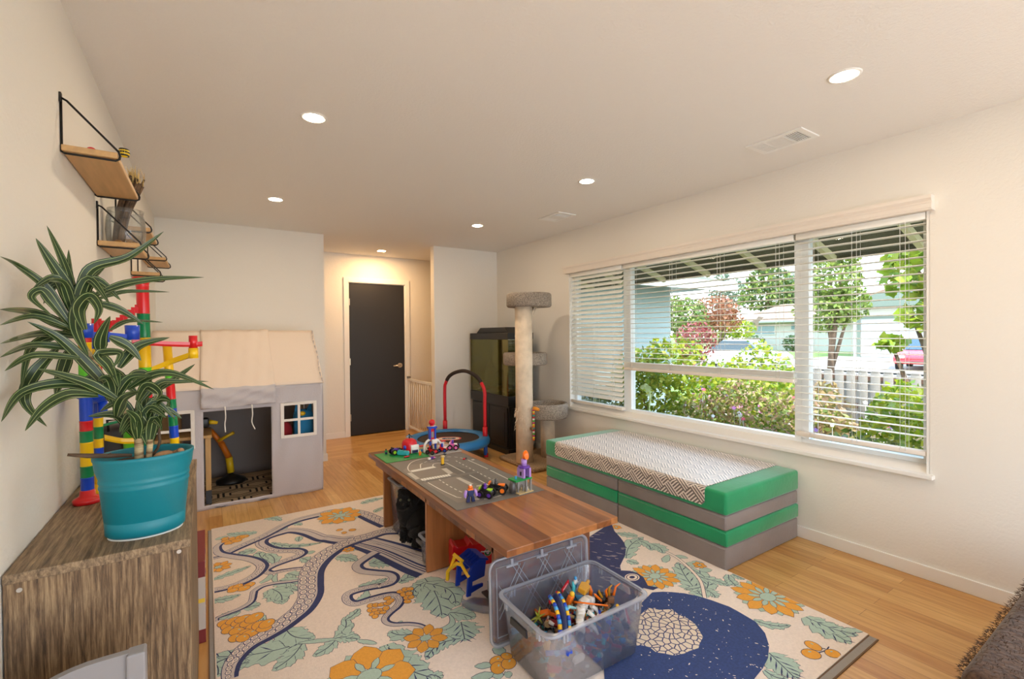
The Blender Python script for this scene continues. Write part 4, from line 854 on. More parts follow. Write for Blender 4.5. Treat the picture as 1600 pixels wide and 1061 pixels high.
def studs_mat(name, col, pitch=.008, rough=.5):
    m = bpy.data.materials.new(name); m.use_nodes = True; MATS[name] = m; t = m.node_tree; L = t.links.new; b = t.nodes['Principled BSDF']
    b.inputs['Base Color'].default_value = col; b.inputs['Roughness'].default_value = rough
    tcn = t.nodes.new('ShaderNodeTexCoord'); mp = t.nodes.new('ShaderNodeMapping'); mp.inputs['Scale'].default_value = (1/pitch,)*3; L(tcn.outputs['Object'], mp.inputs[0])
    fr_ = t.nodes.new('ShaderNodeVectorMath'); fr_.operation = 'FRACTION'; L(mp.outputs[0], fr_.inputs[0])
    sb = t.nodes.new('ShaderNodeVectorMath'); sb.operation = 'SUBTRACT'; sb.inputs[1].default_value = (.5,.5,.5); L(fr_.outputs[0], sb.inputs[0])
    ml = t.nodes.new('ShaderNodeVectorMath'); ml.operation = 'MULTIPLY'; ml.inputs[1].default_value = (1,1,0); L(sb.outputs[0], ml.inputs[0])
    ln = t.nodes.new('ShaderNodeVectorMath'); ln.operation = 'LENGTH'; L(ml.outputs[0], ln.inputs[0])
    lt = t.nodes.new('ShaderNodeMath'); lt.operation = 'LESS_THAN'; lt.inputs[1].default_value = .31; L(ln.outputs['Value'], lt.inputs[0])
    bp = t.nodes.new('ShaderNodeBump'); bp.inputs['Strength'].default_value = .8; bp.inputs['Distance'].default_value = .0017; L(lt.outputs[0], bp.inputs['Height']); L(bp.outputs[0], b.inputs['Normal']); return m
M_PLG = studs_mat('grey building plate', C(112,109,105)); M_PLGR = studs_mat('green building plate', C(0,140,66)); M_PLL = studs_mat('light grey building plate', C(176,176,172))
M_ROADW = mat('white road print', C(226,224,216), .55); M_ROADT = mat('smooth grey road print', C(126,119,112), .5); M_ROADD = mat('dark grey road print', C(94,92,90), .5)
PZ = TZ
def plate(label, x0, x1, y0, y1, m, g='building plates on the coffee table', dz=.0):
    return tag(MB().box(x0, x1, y0, y1, PZ+.0004+dz, PZ+.0036+dz).build('building_plate', m, None, ((x0+x1)/2,(y0+y1)/2,PZ), bevel=.0006), label, 'toy plate', g)
pa = plate('grey studded road plate nearest the bare end of the coffee table', 1.012, 1.543, 2.052, 2.5595, M_PLG)
pb = plate('grey studded road plate in the middle of the coffee table', 1.012, 1.543, 2.5605, 3.068, M_PLG)
plate('green studded building plate at the far left corner of the coffee table', 1.002, 1.312, 3.085, 3.36, M_PLGR)
plate('light grey studded building plate at the far right corner of the table', 1.318, 1.572, 3.085, 3.36, M_PLL)
def ribbon2(b, pts, w, z, m):
    pts = [Vector((p[0], p[1], 0)) for p in pts]; n = len(pts); vs = []
    for i in range(n):
        tn = (pts[min(i+1,n-1)]-pts[max(i-1,0)]).normalized(); sd = Vector((-tn.y, tn.x, 0))*w/2
        for p in (pts[i]+sd, pts[i]-sd): vs.append((p.x, p.y, z))
    b.add(vs, [(2*i,2*i+1,2*i+3,2*i+2) for i in range(n-1)], m)
def inside_build(parent, y0, y1):
    b = MB(); z = PZ+.0039
    def put(pts, w, m, zz): 
        seg = []
        for p in pts:
            if y0 < p[1] < y1 and 1.012 < p[0] < 1.543: seg.append(p)
            else:
                if len(seg) > 1: ribbon2(b, seg, w, zz, m)
                seg = []
        if len(seg) > 1: ribbon2(b, seg, w, zz, m)
    for p in ROAD['solid']: put(smooth_path([(x,y,0) for x,y in p], 10), .0055, 0, z+.0003)
    for p in ROAD['dash']:
        s = smooth_path([(x,y,0) for x,y in p], 14); acc = 0; cur = [s[0]]
        fine = []
        for i in range(len(s)-1):
            for k in range(6): fine.append(s[i].lerp(s[i+1], k/6))
        for i in range(1, len(fine)):
            acc += (fine[i]-fine[i-1]).length
            if (acc % .05) < .028: cur.append(fine[i])
            else:
                if len(cur) > 1: put(cur, .0058, 0, z+.0003)
                cur = []
    for p in ROAD['poly']:
        if all(y0 < q[1] < y1 for q in p): b.add([(x,y,z+.0002) for x,y in p], [(0,1,2,3)], 3)
    for p in ROAD['zeb']:
        a, c = Vector((*p[0],0)), Vector((*p[1],0)); d_ = (c-a); n_ = Vector((-d_.y,d_.x,0)).normalized()*.02
        for k in range(11):
            q = a+d_*(k/10.0)
            if y0 < q.y < y1: u = d_.normalized()*.007; b.add([(w_.x,w_.y,z+.0004) for w_ in (q-n_-u,q+n_-u,q+n_+u,q-n_+u)], [(0,1,2,3)], 0)
    if y0 > 2.4:
        b.add([(1.02,y0+.02,z),(1.30,y0+.02,z),(1.30,2.90,z),(1.12,2.95,z),(1.03,2.85,z)], [(0,1,2,3,4)], 1); b.add([(1.28,y0+.01,z+.0001),(1.40,y0+.01,z+.0001),(1.33,2.78,z+.0001),(1.25,2.78,z+.0001)], [(0,1,2,3)], 2)
    else:
        b.add([(1.06,2.14,z),(1.26,2.12,z),(1.26,y1-.01,z),(1.04,y1-.01,z)], [(0,1,2,3)], 1); b.add([(1.30,2.25,z+.0001),(1.36,2.25,z+.0001),(1.40,y1-.01,z+.0001),(1.28,y1-.01,z+.0001)], [(0,1,2,3)], 2)
    b.build('road_print', [M_ROADW, M_ROADT, M_ROADD, mat('pale grey road print', C(186,182,174), .55)], parent, recalc=False)
inside_build(pa, 2.06, 2.552); inside_build(pb, 2.568, 3.06)
K = {k: mat('brick '+k, v, .3) for k, v in dict(red=C(206,20,36), blue=C(24,70,186), dblue=C(24,36,84), white=C(236,234,228), black=C(28,26,28), yellow=C(244,190,40), orange=C(244,120,24), lime=C(160,210,40), green=C(20,150,70), purple=C(98,52,160), lilac=C(178,140,214), pink=C(232,110,180), teal=C(60,180,190), grey=C(140,138,136), dgrey=C(84,80,78), tan=C(214,190,140), gold=C(206,150,40), brown=C(120,78,44), sky=C(70,160,220), dred=C(130,24,30)).items()}
Z0 = PZ+.0042
def TM(x, y, rot=0, z=None, s=1.0): return Matrix.Translation((x, y, Z0 if z is None else z)) @ Matrix.Rotation(rot, 4, 'Z') @ Matrix.Scale(s, 4)
def toy(name, label, cat, x, y, z=None, group=None): return thing(name, label, cat, (x, y, Z0 if z is None else z), group)
def wheels(t, M, xs, hw, r, tyre, hub, w=.012):
    for x in xs:
        for s in (-1, 1):
            wl = MB().tube([(x, s*hw, r),(x, s*(hw+w), r)], r, 18, M=M).build('wheel', tyre, t)
            MB().tube([(x, s*(hw+w)-s*.001, r),(x, s*(hw+w+.0012), r)], r*.55, 14, M=M).build('hub', hub, wl)
def buggy(label, x, y, rot, L_, body, accent, hub, r=.017, s=1.0, extra=None):
    t = toy('toy_car', label, 'toy car', x, y); M = TM(x, y, rot, None, s)
    MB().rbox(-L_/2,L_/2,-.016,.016,r*.7,r*1.5,.003,M=M).prism([(-L_/2+.004,r*1.5),(L_/2-.002,r*1.5),(L_/2-.008,r*1.5+.006),(L_*.1,r*1.5+.012),(-L_*.05,r*1.5+.014),(-L_/2+.004,r*1.5+.016)],-.014,.014,'y',0,M).build('chassis', body, t, bevel=.001)
    MB().rbox(.004,L_/2-.006,-.013,.013,r*1.5+.006,r*1.5+.014,.002,M=M).box(-L_/2+.002,-L_/2+.010,-.017,.017,r*1.5+.012,r*1.5+.022,0,M).build('bonnet', accent, t)
    wheels(t, M, (-L_*.34, L_*.34), .018, r, K['black'], hub)
    if extra: extra(t, M, r)
    return t
def driver(col1, col2):
    def f(t, M, r):
        MB().rbox(-.012,.000,-.008,.008,r*1.5+.012,r*1.5+.026,.002,M=M).sphere((-.006,0,r*1.5+.032),.0075,10,8,M=M).build('driver_figure', col1, t); MB().rbox(-.020,-.013,-.011,.011,r*1.5+.012,r*1.5+.034,.002,M=M).build('seat', col2, t)
    return f
buggy('black toy car with orange hubs beside the purple tower on the table', 1.305, 2.155, -.75, .085, K['black'], K['orange'], K['orange'], .019, 1.15, driver(K['dgrey'], K['grey']))
buggy('black toy buggy with purple hubs and lime bonnet on the road plate', 1.225, 2.135, -.9, .07, K['black'], K['lime'], K['purple'], .017, 1.1, driver(K['purple'], K['black']))
buggy('black toy quad with green hubs and purple body on the green plate', 1.135, 3.275, .1, .07, K['purple'], K['black'], K['lime'], .020, 1.0)
buggy('red toy car with black seat in front of the red and blue tower', 1.352, 3.13, -1.1, .065, K['red'], K['black'], K['dgrey'], .014, 1.05, driver(K['black'], K['red']))
buggy('red and blue toy car right of the red toy car, white bonnet', 1.442, 3.145, -.7, .06, K['red'], K['white'], K['blue'], .013, 1.05, driver(K['blue'], K['red']))
buggy('pink toy car with purple tyres at the far right corner of the table', 1.535, 3.16, -.6, .06, K['pink'], K['white'], K['pink'], .018, 1.1, driver(K['purple'], K['pink']))
# turquoise row of rollers
t = toy('toy_roller', 'turquoise toy made of four round rollers on the green plate', 'toy', 1.195, 3.235)
for k in range(4): MB().tube([(1.152+k*.014,3.250-k*.016,.510),(1.140+k*.014,3.223-k*.016,.508)], .0165-.001*k, 16).build('roller', K['teal'], t)
# red domed clubhouse
t = toy('toy_clubhouse', 'red domed toy clubhouse with a propeller on the green plate', 'toy building', 1.235, 3.265)
MB().lathe([(.052,0),(.055,.03),(.055,.065),(.048,.085),(.028,.098),(.0001,.102)], (1.235,3.275,Z0), 28, cap1=False).build('dome', K['red'], t)
b = MB().rbox(1.225,1.285,3.213,3.228,Z0+.002,Z0+.062,.004); b.build('front_wall', K['white'], t)
MB().rbox(1.232,1.276,3.208,3.216,Z0+.006,Z0+.026,.002).build('door_arch', K['dblue'], t); MB().sphere((1.19,3.245,Z0+.045),(.012,.012,.016),10,8).build('round_window', K['blue'], t)
MB().cyl((1.235,3.275,Z0+.10),(1.235,3.275,Z0+.125),.004,n=8).build('mast', K['black'], t)
pr = MB()
for k in range(4):
    a = k*PI/2+.5; pr.box(.0,.034,-.005,.005,-.001,.001,0 if k % 2 else 1, Matrix.Translation((1.235,3.275,Z0+.126)) @ Matrix.Rotation(a,4,'Z') @ Matrix.Rotation(.35,4,'Y'))
pr.sphere((1.235,3.275,Z0+.128),.007,8,6).build('propeller', [K['black'], K['sky']], t)
# red and blue lookout tower with white legs
tx, ty = 1.392, 3.225
t = toy('toy_lookout_tower', 'tall red and blue toy lookout tower on white arched legs', 'toy building', tx, ty)
for s in (-1, 1): MB().tube(smooth_path([(tx+s*.010,ty,Z0+.085),(tx+s*.040,ty-.004,Z0+.075),(tx+s*.062,ty-.008,Z0+.048),(tx+s*.066,ty-.01,Z0+.02),(tx+s*.066,ty-.01,Z0)],3), .0085, 6).build('arched_leg', K['white'], t)
for s in (-1, 1): MB().box(tx+s*.020-.007,tx+s*.020+.007,ty-.02,ty-.006,Z0,Z0+.07).build('blue_leg', K['blue'], t, bevel=.001)
MB().box(tx-.026,tx-.014,ty-.016,ty+.012,Z0+.085,Z0+.165).build('side_column', K['blue'], t, bevel=.001); MB().box(tx+.014,tx+.026,ty-.016,ty+.012,Z0+.085,Z0+.165).build('side_column', K['blue'], t, bevel=.001)
MB().box(tx-.014,tx+.014,ty-.010,ty+.012,Z0+.07,Z0+.165).build('red_core', K['red'], t, bevel=.001); MB().box(tx-.009,tx+.009,ty-.0125,ty-.0095,Z0+.098,Z0+.14).build('ladder_panel', K['grey'], t)
MB().box(tx-.034,tx+.034,ty-.02,ty+.016,Z0+.165,Z0+.178).build('platform', K['blue'], t, bevel=.001)
MB().tube([(tx+.028*math.cos(k*PI/8),ty+.022*math.sin(k*PI/8),Z0+.183) for k in range(16)], .002, 6, closed=True).build('white_rail', K['white'], t)
MB().cyl((tx,ty,Z0+.178),(tx,ty,Z0+.19),.014).sphere((tx,ty,Z0+.208),.023,18,12).build('red_globe', K['red'], t)
MB().rbox(tx-.012,tx+.030,ty-.035,ty-.012,Z0+.055,Z0+.085,.003).build('white_canopy', K['white'], t)
t = toy('toy_kiosk', 'little red roofed toy kiosk left of the lookout tower', 'toy building', 1.315, 3.24)
MB().box(1.30,1.335,3.235,3.262,Z0+.035,Z0+.042).build('roof', K['red'], t, bevel=.002); MB().box(1.304,1.331,3.252,3.258,Z0,Z0+.035).build('back_wall', K['tan'], t); MB().box(1.302,1.333,3.238,3.26,Z0,Z0+.015).build('counter', K['sky'], t, bevel=.001)
t = toy('toy_kiosk', 'little red roofed toy stall right of the lookout tower', 'toy building', 1.49, 3.24)
MB().box(1.475,1.505,3.232,3.262,Z0+.05,Z0+.058).build('roof', K['red'], t, bevel=.002); MB().box(1.478,1.502,3.25,3.258,Z0,Z0+.05).build('back_wall', K['white'], t); MB().box(1.477,1.503,3.236,3.26,Z0,Z0+.014).build('counter', K['pink'], t, bevel=.001)
def minifig(label, x, y, legs, torso, head, rot=0, s=1.0, z=None):
    t = toy('toy_figure', label, 'toy figure', x, y, z); M = TM(x, y, rot, z, s)
    for q in (-1, 1): MB().rbox(-.0075+(q>0)*.008,-.0005+(q>0)*.008,-.0045,.0045,0,.013,.001,M=M).build('leg', legs, t)
    MB().prism([(-.0075,.013),(.0075,.013),(.0055,.026),(-.0055,.026)],-.004,.004,'y',0,M).build('torso', torso, t)
    for q in (-1, 1): MB().tube([(q*.0065,0,.0245),(q*.0095,-.001,.019),(q*.0095,-.005,.0145)], .0023, 7, M=M).build('arm', torso, t)
    MB().lathe([(.002,.026),(.0048,.0275),(.005,.034),(.003,.0365),(.0001,.037)], (0,0,0), 14, cap1=False, M=M).build('head', head, t); return t
minifig('tiny yellow and orange toy figure at the front edge of the green plate', 1.262, 3.14, K['orange'], K['orange'], K['yellow'])
minifig('tiny black and green toy figure at the far left table corner', 1.075, 3.318, K['dblue'], K['green'], K['black'])
t = toy('toy_wing_piece', 'small red and black toy piece lying on the green plate', 'toy', 1.165, 3.145); MB().rbox(-.02,.02,-.008,.008,.0,.009,.002,M=TM(1.165,3.145,.3)).build('body', K['red'], t); MB().box(-.022,.018,-.009,-.004,0,.004,0,TM(1.165,3.145,.3)).build('trim', K['black'], t)
t = toy('toy_shuttle', 'small purple and white toy vehicle lying on the road plate curve', 'toy', 1.288, 3.0); M = TM(1.288,3.0,.25); MB().rbox(-.03,-.008,-.009,.009,0,.014,.003,M=M).build('white_end', K['white'], t); MB().rbox(-.008,.014,-.010,.010,0,.016,.003,M=M).build('purple_body', K['purple'], t); MB().rbox(.014,.03,-.008,.008,.002,.012,.003,M=M).build('pink_nose', K['pink'], t)
t = toy('toy_spar', 'small black toy rod lying near the light grey plate', 'toy', 1.40, 3.045); MB().rbox(-.028,.028,-.006,.006,0,.008,.002,M=TM(1.40,3.045,.5)).cyl((.01,0,.008),(.01,0,.013),.004,n=8,M=TM(1.40,3.045,.5)).build('rod', K['black'], t)
t = toy('toy_dart', 'tiny red and black toy piece lying on the right lane line', 'toy', 1.478, 2.868); MB().rbox(-.022,.0,-.005,.005,0,.008,.002,M=TM(1.478,2.868,.6)).build('red_end', K['red'], t); MB().rbox(.0,.024,-.004,.004,0,.007,.002,M=TM(1.478,2.868,.6)).build('black_end', K['black'], t)
t = toy('toy_sign', 'upright yellow toy column standing on the middle road plate', 'toy', 1.291, 2.825)
MB().rbox(1.283,1.301,2.818,2.834,Z0+.004,Z0+.058,.003).build('column', K['yellow'], t); MB().rbox(1.281,1.303,2.815,2.836,Z0,Z0+.005,.001).build('foot', K['black'], t); MB().rbox(1.280,1.304,2.814,2.834,Z0+.05,Z0+.062,.003).build('cap', K['tan'], t)
# purple tower with orange dish
tx, ty = 1.432, 2.105
t = toy('toy_castle_tower', 'purple toy tower with orange dish on a grey arch near the bare table end', 'toy building', tx, ty)
M = TM(tx, ty, .12)
MB().box(-.055,.045,-.045,.035,.0,.004,0,M).build('tan_base', K['tan'], t)
ar = MB(); A = [(.0,.0),(.0,.062),(-.044,.062),(-.044,.0),(-.036,.0)]+[(-.022-.014*math.cos(k*PI/8), .028+.018*math.sin(k*PI/8)) for k in range(9)]+[(-.008,.0)]
ar.prism(A, -.018, -.010, 'y', 0, M).prism(A, .018, .026, 'y', 0, M).build('arch_wall', K['grey'], t)
for x in (.004,.036):
    MB().box(x-.005,x+.005,-.036,-.026,.004,.066,0,M).build('pillar', K['grey'], t, bevel=.001); MB().box(x-.005,x+.005,.018,.028,.004,.066,0,M).build('pillar', K['grey'], t, bevel=.001)
MB().lathe([(.02,.004),(.024,.03),(.017,.055),(.010,.066)], (-.062,.005,0), 7, M=M).lathe([(.015,.004),(.018,.03),(.010,.058)], (-.05,.025,0), 6, M=M).build('rock_wall', K['dgrey'], t)
MB().box(-.07,.046,-.034,.034,.066,.074,0,M).build('green_floor', K['green'], t, bevel=.001)
for x in (-.006,.036): MB().box(x-.006,x+.006,-.030,.026,.074,.125,0,M).build('lilac_wall', K['lilac'], t, bevel=.001)
MB().box(.0,.030,.020,.026,.074,.125,0,M).build('purple_back', K['purple'], t); MB().box(-.0165,-.0115,-.012,-.004,.088,.108,0,M).build('slit_window', K['black'], t)
MB().lathe([(.030,.125),(.033,.128),(.033,.134),(.028,.136),(.0001,.136)], (.015,-.002,0), 8, M=M, cap1=False, smooth=False).build('purple_ring', K['purple'], t)
MB().lathe([(.016,.136),(.016,.172),(.0001,.172)], (.015,-.002,0), 18, M=M, cap1=False).build('lilac_turret', K['lilac'], t)
MB().lathe([(.0001,0),(.012,.002),(.022,.010),(.026,.020),(.024,.020),(.018,.011),(.0001,.004)], (0,0,0), 22, M=M @ Matrix.Translation((.012,-.0,.190)) @ Matrix.Rotation(1.25,4,'X') @ Matrix.Rotation(.35,4,'Y'), cap0=False, cap1=False).tube([(.015,0,.17),(.014,.004,.186)], .006, 10, M=M).build('orange_dish', K['orange'], t)
MB().box(-.048,-.04,-.004,.004,.074,.09,0,M).build('blue_flower', K['sky'], t); MB().rbox(.010,.030,-.02,.0,.004,.022,.003,M=M).build('cream_crate', K['white'], t)
# blocky toy robot
t = toy('toy_robot', 'blocky dark blue toy robot with lilac arms and an orange head on the road plate', 'toy figure', 1.122, 2.118); M = TM(1.122,2.118,-.15)
for q in (-1, 1):
    MB().prism([(q*.005,.0),(q*.024,.0),(q*.022,.010),(q*.017,.030),(q*.003,.030)],-.008,.008,'y',0,M).build('leg', K['dblue'], t, bevel=.002)
MB().prism([(-.013,.028),(.013,.028),(.020,.062),(-.020,.062)],-.010,.010,'y',0,M).build('torso', K['dblue'], t, bevel=.003)
for q in (-1, 1): MB().tube([(q*.022,0,.060),(q*.029,-.002,.044),(q*.031,-.008,.026)], [.008,.0085,.006], 10, M=M).build('arm', K['lilac'], t)
MB().rbox(-.015,.015,-.010,.010,.058,.066,.003,M=M).rbox(-.010,.010,-.009,.009,.066,.082,.003,M=M).build('head', K['orange'], t); MB().rbox(-.006,.006,-.006,.006,.082,.087,.002,M=M).build('cap', K['white'], t)

# ------------------------------------------------------------------ black cat sitting under the table
M_CAT = mat('black cat fur', C(10,9,9), .9, bump=1.0, bscale=110, sheen=.04)
def skin_mesh(name, verts, edges, radii, m, parent, origin, root=0, sub=2):
    me = bpy.data.meshes.new(name); pl = WL[parent.name]
    me.from_pydata([tuple(Vector(v)-pl) for v in verts], edges, []); me.materials.append(m)
    o = bpy.data.objects.new(name, me); COL.objects.link(o); o.parent = parent; WL[o.name] = pl.copy()
    md = o.modifiers.new('skin', 'SKIN'); md.use_smooth_shade = True
    for i, r in enumerate(radii):
        rr = r if isinstance(r, (tuple, list)) else (r, r); me.skin_vertices[0].data[i].radius = rr; me.skin_vertices[0].data[i].use_root = (i == root)
    s_ = o.modifiers.new('subdivision', 'SUBSURF'); s_.levels = sub; s_.render_levels = sub
    return o
cat = thing('cat', 'black cat sitting on the rug under the coffee table, facing the camera', 'cat', (1.07, 2.80, 0))
V = [(1.135,2.74,.10),(1.122,2.765,.155),(1.098,2.79,.20),(1.075,2.83,.225),(1.060,2.845,.260),(1.052,2.845,.298),  # pelvis .. head centre 5
     (1.032,2.820,.288),(1.020,2.803,.283),   # muzzle 6,7
     (1.024,2.868,.340),(1.014,2.876,.360),    # left ear 8,9
     (1.084,2.832,.340),(1.092,2.825,.360),    # right ear 10,11
     (1.048,2.855,.165),(1.040,2.868,.09),(1.036,2.868,.036),(1.020,2.858,.026),   # left foreleg 12-15
     (1.090,2.835,.165),(1.078,2.842,.09),(1.072,2.842,.036),(1.056,2.830,.026),   # right foreleg 16-19
     (1.175,2.775,.09),(1.155,2.80,.045),(1.125,2.80,.03),(1.10,2.795,.024),         # haunch 20-23
     (1.10,2.735,.085),(1.085,2.755,.05),(1.075,2.775,.03),(1.055,2.77,.024),         # other haunch 24-27
     (1.20,2.72,.05),(1.25,2.72,.032),(1.27,2.76,.028),(1.25,2.82,.024)]          # tail
E_ = [(0,1),(1,2),(2,3),(3,4),(4,5),(5,6),(6,7),(5,8),(8,9),(5,10),(10,11),(3,12),(12,13),(13,14),(14,15),(3,16),(16,17),(17,18),(18,19),(0,20),(20,21),(21,22),(22,23),(0,24),(24,25),(25,26),(26,27),(0,28),(28,29),(29,30),(30,31)]
Rr = [.095,.105,.106,.098,.080,.077,.044,.024,.030,.006,.030,.006,.040,.027,.023,.022,.040,.027,.023,.022,.06,.042,.024,.019,.06,.042,.024,.019,.030,.026,.022,.016]
cb = skin_mesh('body', V, E_, Rr, M_CAT, cat, None, 0, 3)
ftx = bpy.data.textures.new('fur clumps', 'CLOUDS'); ftx.noise_scale = .012; ftx.noise_depth = 2
fd = cb.modifiers.new('fur', 'DISPLACE'); fd.texture = ftx; fd.strength = .020; fd.mid_level = .45
M_EYE = mat('pale green cat eye', C(86,88,58), .3); M_NOSE = mat('dark cat nose', C(40,34,34), .4)
def toward(p): return (Vector((0,0,1.0))-Vector(p)).normalized()
fdir = Vector((-.52,-.83,.05)).normalized(); side = fdir.cross(Vector((0,0,1))).normalized(); hc = Vector((1.052,2.845,.298))
for q in (-1, 1): 
    e = hc+fdir*.060+side*.026*q+Vector((0,0,.012)); MB().sphere(e,(.0085,.0085,.0075),12,8).build('eye', M_EYE, cat)
MB().sphere((1.009,2.790,.288),.007,8,6).build('nose', M_NOSE, cat); cat.location.z = .008

# ------------------------------------------------------------------ clear tubs under the table
M_CLEAR = clear_mat('clear storage plastic', (.965,.975,.995,1), haze=.11, hazecol=C(222,232,255), fres=.30, rough=.16)  # bluish haze colour paints in the reflection of the window sky
M_CLEARR = clear_mat('clear plastic rim', (.95,.965,.99,1), haze=.45, hazecol=C(236,242,255), fres=.15, rough=.15)
M_LINE = clear_mat('moulded ridge', (.95,.96,1,1), haze=.6, hazecol=C(226,230,240), fres=.2, rough=.2)
def tub(t, cx, cy, lx, ly, h, rot=0, z=0.0, taper=.045, wall=.0022, rc=.035):
    M = Matrix.Translation((cx,cy,z)) @ Matrix.Rotation(rot,4,'Z')
    def ring(hx, hy, r, zz):
        pts = []
        for sx, sy, a0 in ((1,1,0),(-1,1,PI/2),(-1,-1,PI),(1,-1,3*PI/2)):
            for k in range(6): a = a0+PI/2*k/5; pts.append((sx*(hx-r)+r*math.cos(a), sy*(hy-r)+r*math.sin(a), zz))
        return pts
    hx, hy = lx/2, ly/2; rings = [ring(hx-taper-.01,hy-taper-.01,rc*.6,.002), ring(hx-taper,hy-taper,rc*.8,.012), ring(hx-.014,hy-.014,rc,h-.02), ring(hx-.012,hy-.012,rc,h-.012)]
    b = MB(); n = 24; vs = [p for r_ in rings for p in r_]
    b.add(vs, [(i*n+j,i*n+(j+1)%n,(i+1)*n+(j+1)%n,(i+1)*n+j) for i in range(len(rings)-1) for j in range(n)], 0, True, M); b.add(rings[0], [list(range(n))[::-1]], 0, False, M)
    b.build('tub_wall', M_CLEAR, t, solid=wall)
    rr = [ring(hx-.012,hy-.012,rc,h-.014), ring(hx,hy,rc,h-.012), ring(hx,hy,rc,h-.002), ring(hx-.004,hy-.004,rc,h), ring(hx-.013,hy-.013,rc,h)]
    b = MB(); vs = [p for r_ in rr for p in r_]; b.add(vs, [(i*n+j,i*n+(j+1)%n,(i+1)*n+(j+1)%n,(i+1)*n+j) for i in range(len(rr)-1) for j in range(n)], 0, True, M); b.build('rim', M_CLEARR, t)
    return M
t = thing('clear_tub', 'large clear plastic tub behind the cat at the far end of the table', 'storage tub', (1.23, 3.06, .010)); tub(t, 1.235, 3.05, .42, .24, .36, 0, .012, .03)
t = thing('blue_toy_box', 'bright blue plastic toy case inside the tub behind the cat', 'toy', (1.25, 3.04, .02)); MB().rbox(1.13,1.37,2.975,3.12,.020,.31,.015).build('case', mat('bright blue plastic', C(20,100,210), .4), t)
t = thing('clear_tub', 'small clear tub with grey handle in front of the cat, beside the table leg', 'storage tub', (1.16, 2.57, .010)); tub(t, 1.175, 2.552, .30, .14, .165, 0, .012, .02)
MB().rbox(1.012,1.027,2.51,2.60,.135,.155,.004).build('grey_handle', K['dgrey'], t)
t = thing('blue_toy_heap', 'blue and white toy pieces inside the small tub beside the table leg', 'toys', (1.17, 2.58, .02)); random.seed(21); b = MB()
for k in range(40):
    x, y = random.uniform(1.09,1.26), random.uniform(2.52,2.585); q = random.uniform(.012,.03); b.rbox(-q,q,-q*.6,q*.6,-q*.5,q*.5,.002,1,random.choice((0,0,1,2)),Matrix.Translation((x,y,random.uniform(.032,.105))) @ Matrix.Rotation(random.uniform(0,6),4,'Z') @ Matrix.Rotation(random.uniform(-1,1),4,'X'))
b.build('toy_heap', [K['blue'], K['sky'], K['white']], t); t['kind'] = 'stuff'

# ------------------------------------------------------------------ red, blue and yellow toy garage under the table
t = thing('toy_garage', 'red, blue and yellow toy garage ramp under the near end of the table', 'toy', (1.2, 2.18, .01))
RD, BL, YL = BR['red'], mat('royal blue plastic', C(16,54,170), .35), BR['yellow']
GM = Matrix.Translation((1.20,2.285,0)) @ Matrix.Rotation(-.24,4,'Z')
MB().prism([(-.095,.185),(-.085,.195),(-.065,.18),(-.01,.18),(.005,.203),(.02,.18),(.10,.18),(.13,.165),(.13,.06),(-.095,.06)], 0, .10, 'y', 0, GM).build('red_roof', RD, t, bevel=.003)
def badge(x, z, c):
    a_ = MB().tube([(x,-.0005,z),(x,-.003,z)], .0215, 24, M=GM).build('badge', mat('badge rim', C(190,176,150), .5), t)
    MB().tube([(x,-.0028,z),(x,-.0038,z)], .018, 24, M=GM).build('badge_field', c, a_)
    p = MB(); y = -.0042
    def dot(dx, dz, rx, rz): p.add([(x+dx+rx*math.cos(k*PI/8), y, z+dz+rz*math.sin(k*PI/8)) for k in range(16)], [list(range(16))], 0, False, GM)
    dot(0,-.004,.007,.006)
    for dx, dz in ((-.009,.003),(-.003,.009),(.003,.009),(.009,.003)): dot(dx,dz,.0028,.0036)
    p.build('badge_mark', mat('badge mark', C(206,180,204), .5), a_)
badge(.025, .135, mat('badge plum', C(140,50,110), .5)); badge(.105, .128, mat('badge green', C(24,110,62), .5))
for y in (2.098, 2.222):
    MB().prism([(1.085,.016),(1.11,.016),(1.112,.03),(1.18,.045),(1.182,.06),(1.118,.06),(1.12,.085),(1.19,.095),(1.20,.175),(1.16,.185),(1.12,.165),(1.095,.13)], y, y+.014, 'y').build('blue_frame', BL, t, bevel=.003)
MB().prism([(1.105,.165),(1.165,.195),(1.215,.18),(1.215,.168),(1.165,.183),(1.108,.155)], 2.10, 2.236, 'y').build('blue_deck', BL, t, bevel=.003)
gl = MB()
for k in range(4): gl.prism([(1.12,.171+.0),(1.165,.1955),(1.165,.200),(1.12,.178)], 2.118+k*.028, 2.126+k*.028, 'y')
gl.build('deck_ribs', BL, t)
ya_ = MB()
def ybar(pts, w=.012): ya_.tube(pts, w, 4, smooth=False)
ybar([(1.062,2.275,.035),(1.062,2.27,.085),(1.068,2.235,.125),(1.078,2.215,.185)]); ybar([(1.078,2.225,.187),(1.085,2.145,.182)], .013); ybar([(1.068,2.235,.118),(1.075,2.19,.155),(1.085,2.15,.160),(1.09,2.115,.135),(1.10,2.10,.115)], .011); ybar([(1.085,2.148,.18),(1.083,2.165,.158)], .010)
ya_.build('yellow_arm', YL, t, bevel=.002)
MB().box(1.205,1.265,2.06,2.085,.075,.145).build('red_panel', RD, t, bevel=.003); MB().box(1.195,1.22,2.055,2.085,.02,.075).build('grey_post', K['grey'], t, bevel=.003); MB().box(1.165,1.27,2.02,2.092,.016,.027).build('grey_foot', K['dgrey'], t, bevel=.003)
for k in range(4): MB().tube([(1.235+k*.02,2.215-k*.006,.165),(1.245+k*.02,2.19-k*.006,.172)], .0035, 6).build('white_tooth', K['white'], t)
t = thing('clear_tray', 'low clear plastic tray on the rug in front of the toy garage', 'tray', (1.11, 2.03, .010))
